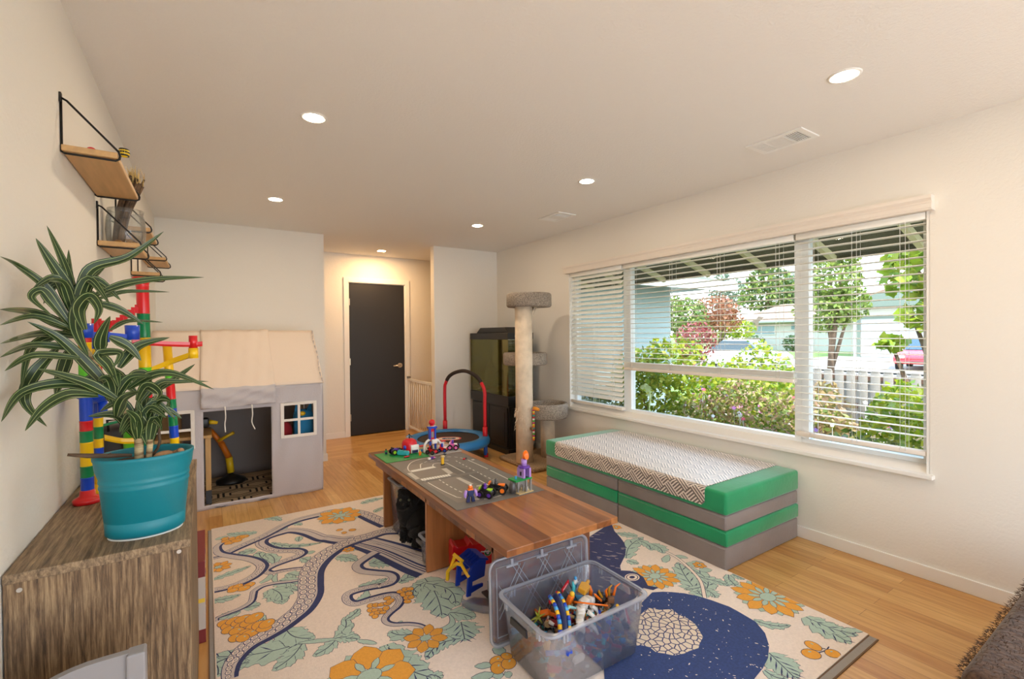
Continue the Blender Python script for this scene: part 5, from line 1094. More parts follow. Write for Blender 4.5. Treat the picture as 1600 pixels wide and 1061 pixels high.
MB().prism([(1.035,2.06),(1.05,2.00),(1.09,1.945),(1.15,1.90),(1.20,1.90),(1.20,2.01),(1.12,2.085),(1.05,2.085)], .0105, .0155, 'z').prism([(1.035,2.06),(1.05,2.00),(1.09,1.945),(1.15,1.90),(1.154,1.905),(1.095,1.95),(1.056,2.003),(1.041,2.06)], .0155, .045, 'z').build('tray', M_CLEAR, t)

# ------------------------------------------------------------------ the clear bin of toys and its lid
bt = thing('toy_bin', 'open clear plastic bin full of toys in front of the coffee table', 'storage bin', (1.265, 1.485, .010))
BX, BY, BLX, BLY, BH, BROT = 1.264, 1.487, .535, .372, .268, -.012
BM = tub(bt, BX, BY, BLX, BLY, BH-.011, BROT, .0105, .038, .0024, .045)
MB().prism([(-.06,.0),(.06,.0),(.055,.028),(-.055,.028)], -.0045, .0045, 'y', 0, BM @ Matrix.Translation((-BLX/2-.004,0,.192)) @ Matrix.Rotation(PI/2,4,'Z')).build('black_handle', K['black'], bt, bevel=.003)
MB().prism([(-.06,.0),(.06,.0),(.055,.028),(-.055,.028)], -.0045, .0045, 'y', 0, BM @ Matrix.Translation((BLX/2+.004,0,.192)) @ Matrix.Rotation(PI/2,4,'Z')).build('clear_handle', M_CLEARR, bt, bevel=.003)
b = MB()
for x in (-.19,-.175,.175,.19):
    for y in (-BLY/2+.008, BLY/2-.008): b.box(x-.003,x+.003,y-.003,y+.003,BH-.055,BH-.022,0,BM)
for y in (-.12,-.105,.105,.12):
    for x in (-BLX/2+.008, BLX/2-.008): b.box(x-.003,x+.003,y-.003,y+.003,BH-.055,BH-.022,0,BM)
b.build('rim_ribs', M_CLEARR, bt)
# lid leaning under the table edge
lid = thing('bin_lid', 'clear bin lid with diamond ridges standing upright behind the toy bin', 'lid', (1.19, 1.715, .010))
LMx = Matrix.Translation((1.257,1.690,.0115)) @ Matrix.Rotation(-.02,4,'Z') @ Matrix.Rotation(-.03,4,'X')
lw, lh = .272, .372
def rr_(hw, z0, z1, r, n=6):
    pts = []
    for cx, cz, a0 in ((hw-r,z1-r,0),(-hw+r,z1-r,PI/2),(-hw+r,z0+r,PI),(hw-r,z0+r,3*PI/2)):
        for k in range(n): a = a0+PI/2*k/(n-1); pts.append((cx+r*math.cos(a), cz+r*math.sin(a)))
    return pts
MB().prism(rr_(lw-.012,.012,lh-.012,.035), -.0012, .0012, 'y', 0, LMx).build('panel', M_CLEAR, lid)
o_, i_ = rr_(lw,0,lh,.045), rr_(lw-.014,.014,lh-.014,.035); n = len(o_); b = MB()
vs = [(p[0],-.010,p[1]) for p in o_]+[(p[0],.004,p[1]) for p in o_]+[(p[0],-.002,p[1]) for p in i_]
b.add(vs, [(k,(k+1)%n,n+(k+1)%n,n+k) for k in range(n)]+[(n+k,n+(k+1)%n,2*n+(k+1)%n,2*n+k) for k in range(n)]+[(k,(k+1)%n,2*n+(k+1)%n,2*n+k) for k in range(n)], 0, True, LMx); b.build('rim', M_CLEARR, lid)
b = MB()
def rib(a, c, r=.0019): b.tube([(a[0],-.003,a[1]),(c[0],-.003,c[1])], r, 5, M=LMx)
for off in (-.012,.012):
    for k in range(-3, 4):
        cx = k*.14
        for (x0,z0_,x1,z1_) in ((cx+off,.05,cx+off+.18,.325),(cx+off+.18,.05,cx+off,.325)):
            # clip to the panel
            lo = -.225; hi = .225; dx = x1-x0; dz = z1_-z0_
            ts = [0,1]
            t0_, t1_ = 0.0, 1.0
            for e, sgn in ((lo,1),(hi,-1)):
                if dx != 0:
                    tt_ = (e-x0)/dx
                    if sgn*dx > 0: t0_ = max(t0_, tt_)
                    else: t1_ = min(t1_, tt_)
            if t1_-t0_ > .1: rib((x0+dx*t0_, z0_+dz*t0_), (x0+dx*t1_, z0_+dz*t1_))
for a, c in (((-.235,.04),(.235,.04)),((-.235,.335),(.235,.335)),((-.235,.04),(-.235,.335)),((.235,.04),(.235,.335))): rib(a, c, .0022)
b.build('moulded_ridges', M_LINE, lid)
for x in (-.16,.0,.17): MB().box(x-.03,x+.03,-.012,-.006,lh-.045,lh-.036,0,LMx).box(x-.006,x+.006,-.012,-.006,lh-.036,lh-.012,0,LMx).build('clip_tab', M_LINE, lid)
# contents
random.seed(42)
def bpos(u, v, z): return BM @ Vector((u, v, z))
colors = [K[k] for k in ('red','blue','white','black','yellow','orange','gold','brown','grey','teal','dred','sky','dgrey','tan')]
b = MB()
wts = [5,3,3,6,1,3,3,4,3,2,7,2,4,2]
for k in range(380):
    z = random.random()**.8*.125; f = 1-.10*(.15-z)/.15
    hxx = (BLX/2-.052+z*.12)*.96; hyy = (BLY/2-.052+z*.12)*.96
    u, v = random.uniform(-hxx,hxx), random.uniform(-hyy,hyy)
    if z > .085 and (u < -.12 and v > .05): continue
    q = random.uniform(.008,.024); M = BM @ Matrix.Translation((u,v,z+.016)) @ Matrix.Rotation(random.uniform(0,6.28),4,'Z') @ Matrix.Rotation(random.uniform(-1.2,1.2),4,'X')
    i = random.choices(range(len(colors)), wts)[0]
    if k % 5 == 0: b.tube([(-q*1.6,0,0),(q*1.6,0,0)], q*.28, 7, i, M=M)
    elif k % 5 == 1: b.tube([(0,-q*.3,0),(0,q*.3,0)], q*.7, 12, i, M=M)
    else: b.rbox(-q,q,-q*.55,q*.55,-q*.4,q*.4,.0015,1,i,M)
for k in range(170):
    u, v = random.gauss(.05,.065), random.gauss(-.01,.045)
    if abs(u) > .2 or abs(v) > .12: continue
    z = .115+.07*math.exp(-((u-.05)/.09)**2-((v+.01)/.07)**2)*random.uniform(.7,1); q = random.uniform(.006,.015)
    M = BM @ Matrix.Translation((u,v,z)) @ Matrix.Rotation(random.uniform(0,6.28),4,'Z') @ Matrix.Rotation(random.uniform(-1.2,1.2),4,'X'); i = random.choice((1,2,2,2,3,3,5,6,7,8,9,11,13,0))
    if k % 3 == 0: b.tube([(-q*1.8,0,0),(q*1.8,0,0)], q*.3, 7, i, M=M)
    else: b.rbox(-q,q,-q*.55,q*.55,-q*.4,q*.4,.0015,1,i,M)
tag(b.build('toy_brick_jumble', colors), 'jumble of small toy bricks filling the bottom of the clear bin', 'toy bricks', None, 'stuff')
def bthing(name, label, u, v, z, group='toys on top in the clear bin'): return thing(name, label, 'toy', bpos(u, v, z), group)
def bM(u, v, z, rz=0, rx=0, ry=0): return BM @ Matrix.Translation((u,v,z)) @ Matrix.Rotation(rz,4,'Z') @ Matrix.Rotation(rx,4,'X') @ Matrix.Rotation(ry,4,'Y')
# blue and yellow banded ladder-like dragon spine
t = bthing('toy_dragon_spine', 'curved toy spine banded in blue and yellow, standing up in the clear bin', -.11, -.06, .15)
sp_ = smooth_path([(-.135,-.11,.155),(-.115,-.085,.215),(-.10,-.04,.255),(-.088,.015,.268)], 4)
for k in range(len(sp_)-1):
    for s in (-1, 1):
        a, c = BM @ (sp_[k]+Vector((s*.022,0,0))), BM @ (sp_[k+1]+Vector((s*.022,0,0))); MB().tube([a, c], .0085, 6).build('band', K['yellow'] if (k+(s > 0)) % 3 == 0 else K['sky'] if (k+(s > 0)) % 3 == 1 else K['blue'], t)
MB().tube([BM @ p for p in sp_], .014, 6, flat=.5).build('black_core', K['dblue'], t)
for i, (u, v) in enumerate(((-.165,-.125),(-.075,-.13))):
    t = bthing('toy_disc', ('small black toy wheel left of the banded spine in the bin','small black toy wheel right of the banded spine in the bin')[i], u, v, .16); M = bM(u,v,.162,.3,.2); MB().tube([(0,-.009,0),(0,.009,0)], .021, 20, M=M).build('tyre', K['black'], t); MB().tube([(0,-.0105,0),(0,-.008,0)], .009, 12, M=M).build('hub', K['grey'], t)
t = bthing('toy_blue_prow', 'bright blue pointed toy piece at the near left corner of the bin', -.17, -.145, .14)
for a in (-.5,0,.5): MB().prism([(-.05,-.008),(.05,-.004),(.05,.004),(-.05,.008)], 0, .010, 'z', 0, bM(-.155+a*.06,-.14,.150,a,.15)).build('blade', K['blue'] if a else K['sky'], t, bevel=.001)
for i, (u, v, z, r) in enumerate(((-.03,.065,.235,.25),(.055,.095,.245,.35))):
    t = bthing('toy_flag', ('red and white toy flag on a black pole, left one in the bin','red and white toy flag on a black pole, right one in the bin')[i], u, v, z); M = bM(u,v,z,r)
    MB().tube([(0,0,.0),(.03,-.02,-.085)], .0025, 6, M=M).build('pole', K['black'], t); MB().box(-.06,.0,-.002,.002,-.006,.010,0,M @ Matrix.Rotation(-.35,4,'Y')).build('cloth', K['red'], t); MB().box(-.052,-.012,-.0026,-.002,.0,.003,0,M @ Matrix.Rotation(-.35,4,'Y')).build('white_stripe', K['white'], t)
t = bthing('toy_green_leaf', 'olive green spiky toy plant at the left in the bin', -.16, .03, .19)
for a in range(6): MB().tube([bM(-.165,.02,.20) @ Vector((0,0,0)), bM(-.165,.02,.20) @ Vector((.035*math.cos(a*1.05),.01*math.sin(a*2),.035*math.sin(a*1.05)))], [.006,.0015], 6).build('spike', mat('olive plastic', C(140,140,30), .4), t)
t = bthing('toy_white_dragon', 'white and grey toy dragon lying across the middle of the bin', .02, -.02, .16)
ws = smooth_path([(-.045,-.10,.165),(-.01,-.055,.185),(.03,-.02,.198),(.07,-.005,.205),(.10,.0,.19)], 3)
for k in range(len(ws)-1): MB().rbox(-.018,.018,-.015,.015,-.012,.012,.004,M=BM @ Matrix.Translation(ws[k]) @ Matrix.Rotation(.6+.12*k,4,'Z') @ Matrix.Rotation(.25*math.sin(k*2.1),4,'X')).build('segment', K['white'] if k % 3 else mat('pale grey brick', C(206,204,196), .4), t)
for (u,v,z,a) in ((.03,-.06,.175,.5),(.065,-.04,.18,.9),(.0,-.10,.16,.2)): MB().tube([bM(u,v,z,a) @ Vector((0,0,.02)), bM(u,v,z,a) @ Vector((.012,-.02,.0)), bM(u,v,z,a) @ Vector((.02,-.028,-.022))], [.009,.008,.004], 8).build('leg', K['white'], t)
MB().tube([bM(-.06,-.02,.2) @ Vector((0,0,0)), bM(-.06,-.02,.2) @ Vector((.03,.01,.012)), bM(-.06,-.02,.2) @ Vector((.06,.0,.0))], [.006,.008,.004], 8).build('teal_wing', mat('aqua brick', C(150,206,204), .35), t)
t = bthing('toy_gold_armor', 'gold toy armour plate at the top of the heap in the bin', .085, .03, .23); M = bM(.09,.035,.232,.5,.3); MB().prism([(-.03,-.018),(.02,-.022),(.035,.0),(.02,.022),(-.03,.018)],-.012,.012,'z',0,M).build('plate', K['gold'], t, bevel=.004); MB().cyl((.02,0,0),(.05,0,.01),.008,n=10,M=M).build('barrel', K['gold'], t)
t = bthing('toy_orange_hero', 'orange chunky toy piece beside the white dragon in the bin', -.01, .02, .22); M = bM(.0,.02,.218,.2,.4); MB().rbox(-.013,.013,-.010,.010,-.024,.024,.004,M=M).build('body', K['orange'], t); MB().sphere((0,0,.030),.011,10,8,M=M).build('head', K['yellow'], t)
t = bthing('toy_black_beast', 'black and brown toy machine with gold arms at the right in the bin', .15, -.03, .17); random.seed(4)
for k in range(11): MB().rbox(-.014,.014,-.010,.010,-.012,.012,.003,M=bM(.12+.09*random.random(),-.06+.07*random.random(),.168+.035*random.random(),random.uniform(0,3),random.uniform(-.8,.8))).build('block', K['black'] if k % 3 else K['brown'], t)
for k in range(5): MB().tube([bM(.13+.018*k,-.03+.01*(k%2),.195) @ Vector((0,0,0)), bM(.13+.018*k,-.03+.01*(k%2),.195) @ Vector((.012*(k-2),.01,.028)), bM(.13+.018*k,-.03+.01*(k%2),.195) @ Vector((.02*(k-2),.0,.042))], [.006,.005,.002], 7).build('arm', K['gold'] if k % 2 else K['orange'], t)
t = bthing('toy_orange_spear', 'thin orange toy spear lying across the heap in the bin', .08, -.03, .21); MB().tube([bM(.0,-.01,.222) @ Vector((0,0,0)), bM(.125,-.075,.198) @ Vector((0,0,0))], .0035, 7).build('shaft', K['orange'], t)
minifig('blue and white toy figure standing at the top back of the bin heap', *(bpos(.085,.085,.0).xy), K['sky'], K['white'], K['sky'], .4, 1.3, .225)
minifig('gold and black toy figure at the left end of the bin heap', *(bpos(-.21,-.10,.0).xy), K['gold'], K['gold'], K['sky'], .2, 1.4, .160)
minifig('tan and black toy figure at the right end of the bin heap', *(bpos(.16,-.095,.0).xy), K['black'], K['tan'], K['yellow'], .6, 1.3, .165)
t = bthing('toy_red_wing', 'red toy wing with white edge at the right wall of the bin', .20, -.11, .14); M = bM(.205,-.105,.145,.9,.5); MB().prism([(-.05,-.008),(.05,-.003),(.05,.003),(-.05,.010)],-.003,.003,'z',0,M).build('wing', K['red'], t); MB().box(-.05,.05,.006,.010,-.003,.004,0,M).build('edge', K['white'], t)
for k, (u,v,z,c,lb) in enumerate(((.135,.045,.19,'orange','short orange toy antenna sticking up at the back of the bin'),(.05,.06,.225,'teal','small teal toy gem behind the gold plate in the bin'),(-.045,.03,.20,'gold','small gold toy claw left of the orange piece in the bin'),(.06,-.115,.16,'black','small black toy block in front of the white dragon in the bin'))):
    t = bthing('toy_part', lb, u, v, z); MB().tube([bM(u,v,z) @ Vector((0,0,-.02)), bM(u,v,z) @ Vector((.006,.002,.008)), bM(u,v,z) @ Vector((.002,.004,.034))], [.010,.009,.003], 8).build('piece', K[c], t)
# ------------------------------------------------------------------ the garden, street and neighbours beyond the window
GZ = -.35
M_GRASS = mat('sunlit lawn', C(112,136,56), .9, var=.35, vscale=1.5, bump=.6, bscale=30); M_SOILG = mat('garden bed soil', C(128,108,78), .95, var=.4, vscale=3, bump=.6, bscale=12)
M_ASPH = mat('pale asphalt', C(132,130,126), .9, var=.1, vscale=2); M_CONC = mat('pale concrete', C(160,152,140), .9, var=.08, vscale=2)
struct(MB().box(-8, 4.4, -14, 20, GZ-.4, GZ-.14).build('ground', M_SOILG))
struct(MB().box(3.41, 9.8, -10, 30, GZ-.3, GZ).build('ground_bed', M_SOILG))
struct(MB().box(9.8, 13, -30, 60, GZ-.3, GZ).build('ground_verge', M_GRASS))
struct(MB().box(13, 23, -60, 120, GZ-.3, GZ-.04).build('ground_street', M_ASPH))
struct(MB().box(23, 120, -60, 160, GZ-.3, GZ+.01).build('ground_lawn', M_GRASS))
struct(MB().box(23, 36.2, 5.5, 14.6, GZ-.2, GZ+.03).build('ground_driveway', M_CONC))

def leaf_mats(name, cols):
    out = []
    for i, c in enumerate(cols):
        c = (c[0]*.72, c[1]*.62, c[2]*.60, 1)
        m = bpy.data.materials.new('%s leaf %d' % (name, i)); m.use_nodes = True; t = m.node_tree; b = t.nodes['Principled BSDF']
        b.inputs['Base Color'].default_value = c; b.inputs['Roughness'].default_value = .5
        tl = t.nodes.new('ShaderNodeBsdfTranslucent'); tl.inputs[0].default_value = c; mx = t.nodes.new('ShaderNodeMixShader'); mx.inputs[0].default_value = .3
        t.links.new(b.outputs[0], mx.inputs[1]); t.links.new(tl.outputs[0], mx.inputs[2]); t.links.new(mx.outputs[0], t.nodes['Material Output'].inputs[0]); out.append(m)
    return out
LM_YG = leaf_mats('yellow green', [C(176,206,40), C(130,176,36), C(206,222,70)]); LM_MIX = leaf_mats('mixed garden', [C(172,190,70), C(206,196,130), C(120,150,50), C(214,180,150)])
LM_DK = leaf_mats('dark conifer', [C(70,104,50), C(104,140,64), C(150,180,80)]); LM_RUS = leaf_mats('russet', [C(178,120,84), C(150,96,70), C(206,150,110)])
LM_MID = leaf_mats('mid green', [C(120,156,66), C(160,190,90), C(90,126,50)]); LM_RED = leaf_mats('red plum', [C(170,84,84), C(206,130,120), C(140,70,70)]); LM_BIR = leaf_mats('birch', [C(140,176,70), C(176,206,100), C(110,144,58)])
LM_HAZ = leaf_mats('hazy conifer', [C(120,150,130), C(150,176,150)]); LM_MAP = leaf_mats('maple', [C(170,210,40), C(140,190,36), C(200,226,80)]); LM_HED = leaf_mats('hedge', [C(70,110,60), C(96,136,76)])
M_TRUNK = mat('tree bark', C(120,96,76), .95, var=.4, vscale=8, bump=.8, bscale=14)
def leaves(b, c, r, n, size, nm, rng, shell=.5, flat=0.0, pts=None):
    for k in range(n):
        while True:
            p = Vector((rng.uniform(-1,1), rng.uniform(-1,1), rng.uniform(-1,1)))
            if shell < p.length < 1: break
        q = Vector((c[0]+p.x*r[0], c[1]+p.y*r[1], c[2]+p.z*r[2]))
        d = Vector((rng.uniform(-1,1), rng.uniform(-1,1), rng.uniform(-1,1)*(1-flat))).normalized(); s = d.orthogonal().normalized(); s = (Matrix.Rotation(rng.uniform(0,6.28), 3, d) @ s)
        L_ = size*rng.uniform(.6,1.3); W_ = L_*.32
        b.add([q-d*L_*.5, q+s*W_, q+d*L_*.5, q-s*W_], [(0,1,2,3)], rng.randrange(nm), False)
def plant(name, label, cat, base, blobs, lm, size, n, seed, stem_r=.02, group=None, stems=5):
    rng = random.Random(seed); t = thing(name, label, cat, base, group); b = MB()
    tot = sum(r[0]*r[1]+r[0]*r[2] for _, r in blobs)
    for c, r in blobs: leaves(b, c, r, int(n*(r[0]*r[1]+r[0]*r[2])/tot), size, len(lm), rng)
    b.build('foliage', lm, t, recalc=False)
    s = MB(); cs = [c for c, r in blobs]
    for k in range(stems):
        c = Vector(cs[k % len(cs)]); p0 = Vector(base)+Vector((rng.uniform(-.05,.05), rng.uniform(-.05,.05), 0))*(stem_r*20); m_ = p0.lerp(c, .55)+Vector((rng.uniform(-.1,.1), rng.uniform(-.1,.1), 0))*(stem_r*20)
        s.tube([p0, m_, c], [stem_r, stem_r*.7, stem_r*.3], 6)
    s.build('stems' if stem_r < .05 else 'trunk', M_TRUNK, t); return t
G = 'shrubs and flowers in the garden bed'
plant('garden_shrub', 'bright yellow green bushy shrub at the left of the middle window pane', 'shrub', (4.95,4.05,GZ), [((4.95,4.1,.35),(.55,.55,.72)),((5.0,3.9,.95),(.42,.42,.38)),((4.85,4.35,.75),(.38,.35,.42)),((4.9,3.75,.15),(.4,.35,.45))], LM_YG, .075, 3600, 1, .015, G)
plant('garden_shrub', 'pale green flowering shrub low in the middle of the middle pane', 'shrub', (5.0,3.25,GZ), [((5.0,3.3,.18),(.5,.42,.5)),((5.3,3.15,.45),(.4,.35,.35))], LM_MIX, .055, 3000, 2, .012, G)
plant('garden_shrub', 'cream and green shrub at the right end of the middle pane', 'shrub', (4.9,2.55,GZ), [((4.9,2.6,.15),(.5,.42,.45)),((5.3,2.5,.4),(.4,.35,.35)),((4.7,2.25,.0),(.35,.3,.38))], LM_MIX, .055, 3000, 3, .012, G)
plant('garden_shrub', 'yellow green shrub further out behind the flowering shrubs', 'shrub', (6.4,3.9,GZ), [((6.4,4.0,.35),(.6,.6,.65)),((6.5,3.4,.35),(.5,.45,.55))], LM_YG, .08, 2400, 4, .014, G)
plant('garden_shrub', 'tan seed head grass clump behind the left part of the right blind', 'shrub', (6.0,2.6,GZ), [((6.0,2.6,.25),(.35,.35,.55)),((5.6,2.3,.1),(.35,.3,.4))], leaf_mats('tan grass', [C(210,184,140), C(190,170,110), C(170,176,90)]), .09, 1500, 5, .01, G)
plant('garden_shrub', 'vivid lime shrub at the far right of the right window', 'shrub', (4.7,1.4,GZ), [((4.75,1.42,.35),(.38,.34,.55)),((4.6,1.25,.05),(.4,.3,.4)),((5.0,1.5,.62),(.28,.28,.3))], LM_YG, .07, 2600, 6, .014, G)
plant('garden_shrub', 'low green mound with pink blooms under the right window', 'shrub', (4.3,1.9,GZ), [((4.3,1.9,.05),(.38,.42,.36)),((4.6,1.75,.15),(.35,.3,.35))], LM_MID, .06, 2000, 7, .012, G)
plant('garden_shrub', 'dark green shrub in the shaded corner by the grey house wing', 'shrub', (4.6,4.75,GZ), [((4.6,4.7,.15),(.5,.4,.5))], LM_MID, .07, 1500, 8, .014, G)
plant('garden_shrub', 'reddish young plum shrub left of centre beyond the garden bed', 'shrub', (10.0,7.1,GZ), [((10,7.1,1.15),(.5,.5,.5)),((10,7.2,.6),(.35,.35,.35))], LM_RED, .09, 1100, 9, .02, G)
plant('garden_shrub', 'loose yellow green sapling in front of the white house', 'shrub', (7.2,4.0,GZ), [((7.2,4.05,.9),(.3,.3,.35)),((7.2,3.7,.75),(.25,.25,.3))], LM_YG, .085, 420, 10, .012, G)
plant('garden_shrub', 'mixed pale shrub along the fence behind the middle pane', 'shrub', (8.2,4.9,GZ), [((8.2,5.2,.2),(.6,.7,.5)),((8.2,4.3,.2),(.5,.6,.45))], LM_MIX, .08, 1600, 12, .014, G)
rng = random.Random(77); fm = [mat('pink petal', C(226,130,190), .6), mat('mauve petal', C(176,120,200), .6), mat('white petal', C(240,236,232), .6), mat('red petal', C(206,60,80), .6)]
b = MB()
for k in range(170):
    x, y = rng.uniform(4.0,5.7), 0; y = x*rng.uniform(.30,.80); z = rng.uniform(-.15,.45)+(x-4)*.1; m_ = rng.choice((0,0,1,2,2,3)); r = rng.uniform(.014,.026)
    for a in range(5): q = a*1.257; c = Vector((x,y,z)); e1 = Vector((-.6,-.4,.5)).normalized(); u = e1.orthogonal().normalized(); v = e1.cross(u); d = u*math.cos(q)+v*math.sin(q); w_ = e1.cross(d); b.add([c, c+d*r*.6+w_*r*.4, c+d*r*1.1, c+d*r*.6-w_*r*.4], [(0,1,2,3)], m_, False)
    b.tube([(x,y,z),(x+.01,y,z-.25)], .003, 4, 2)
tag(b.build('garden_flowers', fm, recalc=False), 'scatter of pink, mauve and white blooms among the garden shrubs', 'flowers', None, 'stuff')
t = thing('fern_frond', 'single curled fern frond just outside the lower left of the middle pane', 'fern', (3.75, 3.22, GZ))
fp = smooth_path([(3.75,3.22,GZ),(3.75,3.22,.4),(3.77,3.21,.68),(3.75,3.22,.80),(3.73,3.235,.83),(3.72,3.24,.81),(3.73,3.235,.79)], 6); b = MB().tube(fp, .007, 6)
for i in range(14, 34, 2):
    p = fp[min(i,len(fp)-1)]; b.add([p, p+Vector((-.01,.05,-.02)), p+Vector((0,.02,-.035))], [(0,1,2)]); b.add([p, p+Vector((.01,-.05,-.02)), p+Vector((0,-.02,-.035))], [(0,1,2)])
b.build('frond', mat('pale fern', C(196,210,150), .6), t)
t = thing('hummingbird_decal', 'small white bird shaped sticker on the middle window pane', 'sticker', (3.342,1.86,1.38))
bird = [(0,-.055),(.008,-.01),(.012,.02),(.05,.05),(.02,.055),(.012,.06),(0,.045),(-.05,.02),(-.015,.012),(-.006,-.01)]
cx_, cz_ = 1.865, 1.40
MB().prism([(cx_-p[0], cz_+p[1]) for p in bird], 3.3415, 3.3425, 'x').build('sticker_film', M_WHITE, t)

# ---- wing of the house at the left
M_SIDING = mat('pale blue grey siding', C(160,180,182), .7); M_ROOFT = mat('tan roof shingle', C(150,122,104), .9, var=.15, vscale=6, bump=.4, bscale=20)
wb = MB()
for k in range(22): wb.prism([(5.2,GZ+k*.12),(5.185,GZ+k*.12),(5.197,GZ+.12+k*.12),(5.2,GZ+.12+k*.12)], XO+.01, 6.63, 'x')
wb.box(XO+.01, 6.63, 5.2, 5.3, GZ, 2.28); struct(wb.build('wall_wing', M_SIDING))
struct(MB().box(6.53, 6.63, 5.3, 12, GZ, 2.28).build('wall_wing_side', M_SIDING))
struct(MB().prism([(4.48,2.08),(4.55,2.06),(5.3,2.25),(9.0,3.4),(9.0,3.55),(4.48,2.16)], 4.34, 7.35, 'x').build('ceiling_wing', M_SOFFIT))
struct(MB().box(4.34, 7.38, 4.44, 4.48, 2.02, 2.17).build('beam_wing_fascia', M_FASCIA))
struct(MB().box(7.35, 7.39, 4.48, 9.0, 2.10, 2.22).build('beam_wing_gutter', M_FASCIA))
# ---- picket fence
M_FENCE = mat('weathered grey fence board', C(150,140,128), .9, var=.2, vscale=4); M_PICK = mat('white fence batten', C(232,228,222), .7); M_RAILB = mat('brown fence rail', C(140,104,84), .8)
t = thing('garden_fence', 'low grey picket fence with pale gaps along the garden front', 'fence', (9.5, 3, GZ))
y = -4.0
fb = []
pk = MB(); pk.rbox(9.49,9.515,y,y+.135,GZ,.64,.004,1).rbox(9.49,9.515,y+.01,y+.125,.62,.67,.02,2); p0 = pk.build('picket', M_FENCE, t)
for k in range(1, 60):
    c = p0.copy(); COL.objects.link(c); c.location = p0.location+Vector((0,.18*k,0)); WL[c.name] = WL[p0.name].copy()
for z in (.0,.50): MB().box(9.515,9.56,-4.0,6.8,z,z+.09).build('rail', M_RAILB, t)
MB().box(9.57,9.585,-4.0,6.8,GZ+.05,.52).build('back_board', M_PICK, t)
# ---- neighbours
M_HWHITE = mat('white house siding', C(196,194,186), .8); M_HGREY = mat('grey green gable', C(112,124,112), .8); M_HWIN = mat('dark house window', C(110,140,146), .2)
t = thing('neighbour_house', 'white single storey house with tan hipped roof across the street', 'house', (45,22,GZ))
MB().box(45,53,12,26.4,GZ,2.45).build('wall', M_HWHITE, t)
ro = MB(); ro.add([(44.2,11,2.40),(44.2,27.4,2.40),(54,27.4,2.40),(54,11,2.40),(48.5,14,4.15),(48.5,24.6,4.15)], [(0,1,5,4),(1,2,5),(2,3,4,5),(3,0,4),(0,3,2,1)]); ro.build('roof', M_ROOFT, t)
MB().box(44.1,44.2,11,27.4,2.26,2.42).build('gutter', mat('grey gutter', C(150,160,150), .6), t)
for y0,y1,z0,z1 in ((23.3,26.0,1.1,2.1),(20.6,22.0,1.5,2.2)):
    wn = MB().box(44.93,45,y0,y1,z0,z1).build('window', M_HWHITE, t); 
    for a, c in ((y0+.12,(y0+y1)/2-.06),((y0+y1)/2+.06,y1-.12)): MB().box(44.91,44.93,a,c,z0+.1,z1-.1).build('pane', M_HWIN, wn)
for i,(y, r) in enumerate(((24.6,1.0),(21.2,.8))): plant('hedge_ball', ('round dark green bush left in front of the white house','round dark green bush right in front of the white house')[i], 'shrub', (43.6,y,GZ), [((43.6,y,.35),(r,r,.75))], LM_HED, .22, 500, 30+i, .03, None, 2)
t = thing('neighbour_garage', 'white garage with grey gable and wide door behind the red car', 'garage', (36,10,GZ))
MB().box(36,43,3,13.6,GZ,2.9).build('wall', M_HWHITE, t)
MB().prism([(2.0,2.9),(14.4,2.9),(14.4,3.15),(8.2,5.1),(2.0,3.15)], 35.5, 43.5, 'x').build('roof', M_ROOFT, t)
MB().prism([(3.0,2.9),(13.6,2.9),(13.6,3.3),(8.2,4.85),(3.0,3.3)], 35.42, 35.5, 'x').build('gable', M_HGREY, t)
gd = MB(); gd.box(35.93,36,4.0,13.15,GZ+.05,2.15)
gd.build('garage_door', mat('pale garage door', C(178,182,184), .6), t)
MB().box(35.90,35.99,13.15,13.4,GZ,2.35).box(35.90,35.99,3.8,13.15,2.15,2.35).build('door_trim', M_HGREY, t)
MB().cyl((38,11,4.2),(38,11,5.0),.18,n=10).build('chimney', M_HWHITE, t)
# ---- cars
M_REDCAR = mat('faded red car paint', C(206,52,60), .25, coat=.6); M_WCAR = mat('white car paint', C(236,238,240), .25, coat=.6); M_CGLASS = mat('car glass', C(60,80,90), .08); M_TYRE = mat('tyre rubber', C(30,30,32), .8); M_LIGHTC = mat('car light lens', C(230,230,220), .15)
def car(label, x, y, rot, paint):
    t = thing('car', label, 'car', (x, y, GZ)); M = Matrix.Translation((x,y,GZ+.03)) @ Matrix.Rotation(rot,4,'Z')
    side = [(-2.1,.35),(-2.15,.62),(-1.9,.80),(-1.2,.86),(1.0,.84),(1.9,.72),(2.12,.55),(2.12,.32),(1.75,.26),(-1.8,.26)]
    MB().prism(side, -.84, .84, 'y', 0, M).build('body', paint, t, bevel=.06)
    MB().prism([(-1.35,.86),(-.85,1.30),(.25,1.32),(.98,.85)], -.70, .70, 'y', 0, M).build('cabin', M_CGLASS, t, bevel=.05)
    MB().rbox(-.82,.24,-.66,.66,1.29,1.345,.02,M=M).build('roof', paint, t)
    for xx in (-1.3,1.28):
        for s in (-1,1):
            wl = MB().tube([(xx,s*.66,.30),(xx,s*.86,.30)], .31, 24, M=M).build('wheel', M_TYRE, t); MB().tube([(xx,s*.855,.30),(xx,s*.868,.30)], .19, 16, M=M).build('hub', M_LIGHTC, wl)
    for s in (-1,1): MB().rbox(2.06,2.13,s*.62-.16,s*.62+.16,.52,.64,.02,M=M).build('headlamp', M_LIGHTC, t)
    MB().rbox(2.08,2.16,-.80,.80,.30,.46,.03,M=M).build('bumper', paint, t); MB().box(2.10,2.165,-.5,.5,.34,.40,0,M).build('grille', M_TYRE, t)
    return t
car('red car facing the street on the driveway by the white garage', 26.6, 7.25, PI+.15, M_REDCAR)
car('white car parked along the street beyond the garden shrubs', 20.2, 12.3, PI/2+.1, M_WCAR)
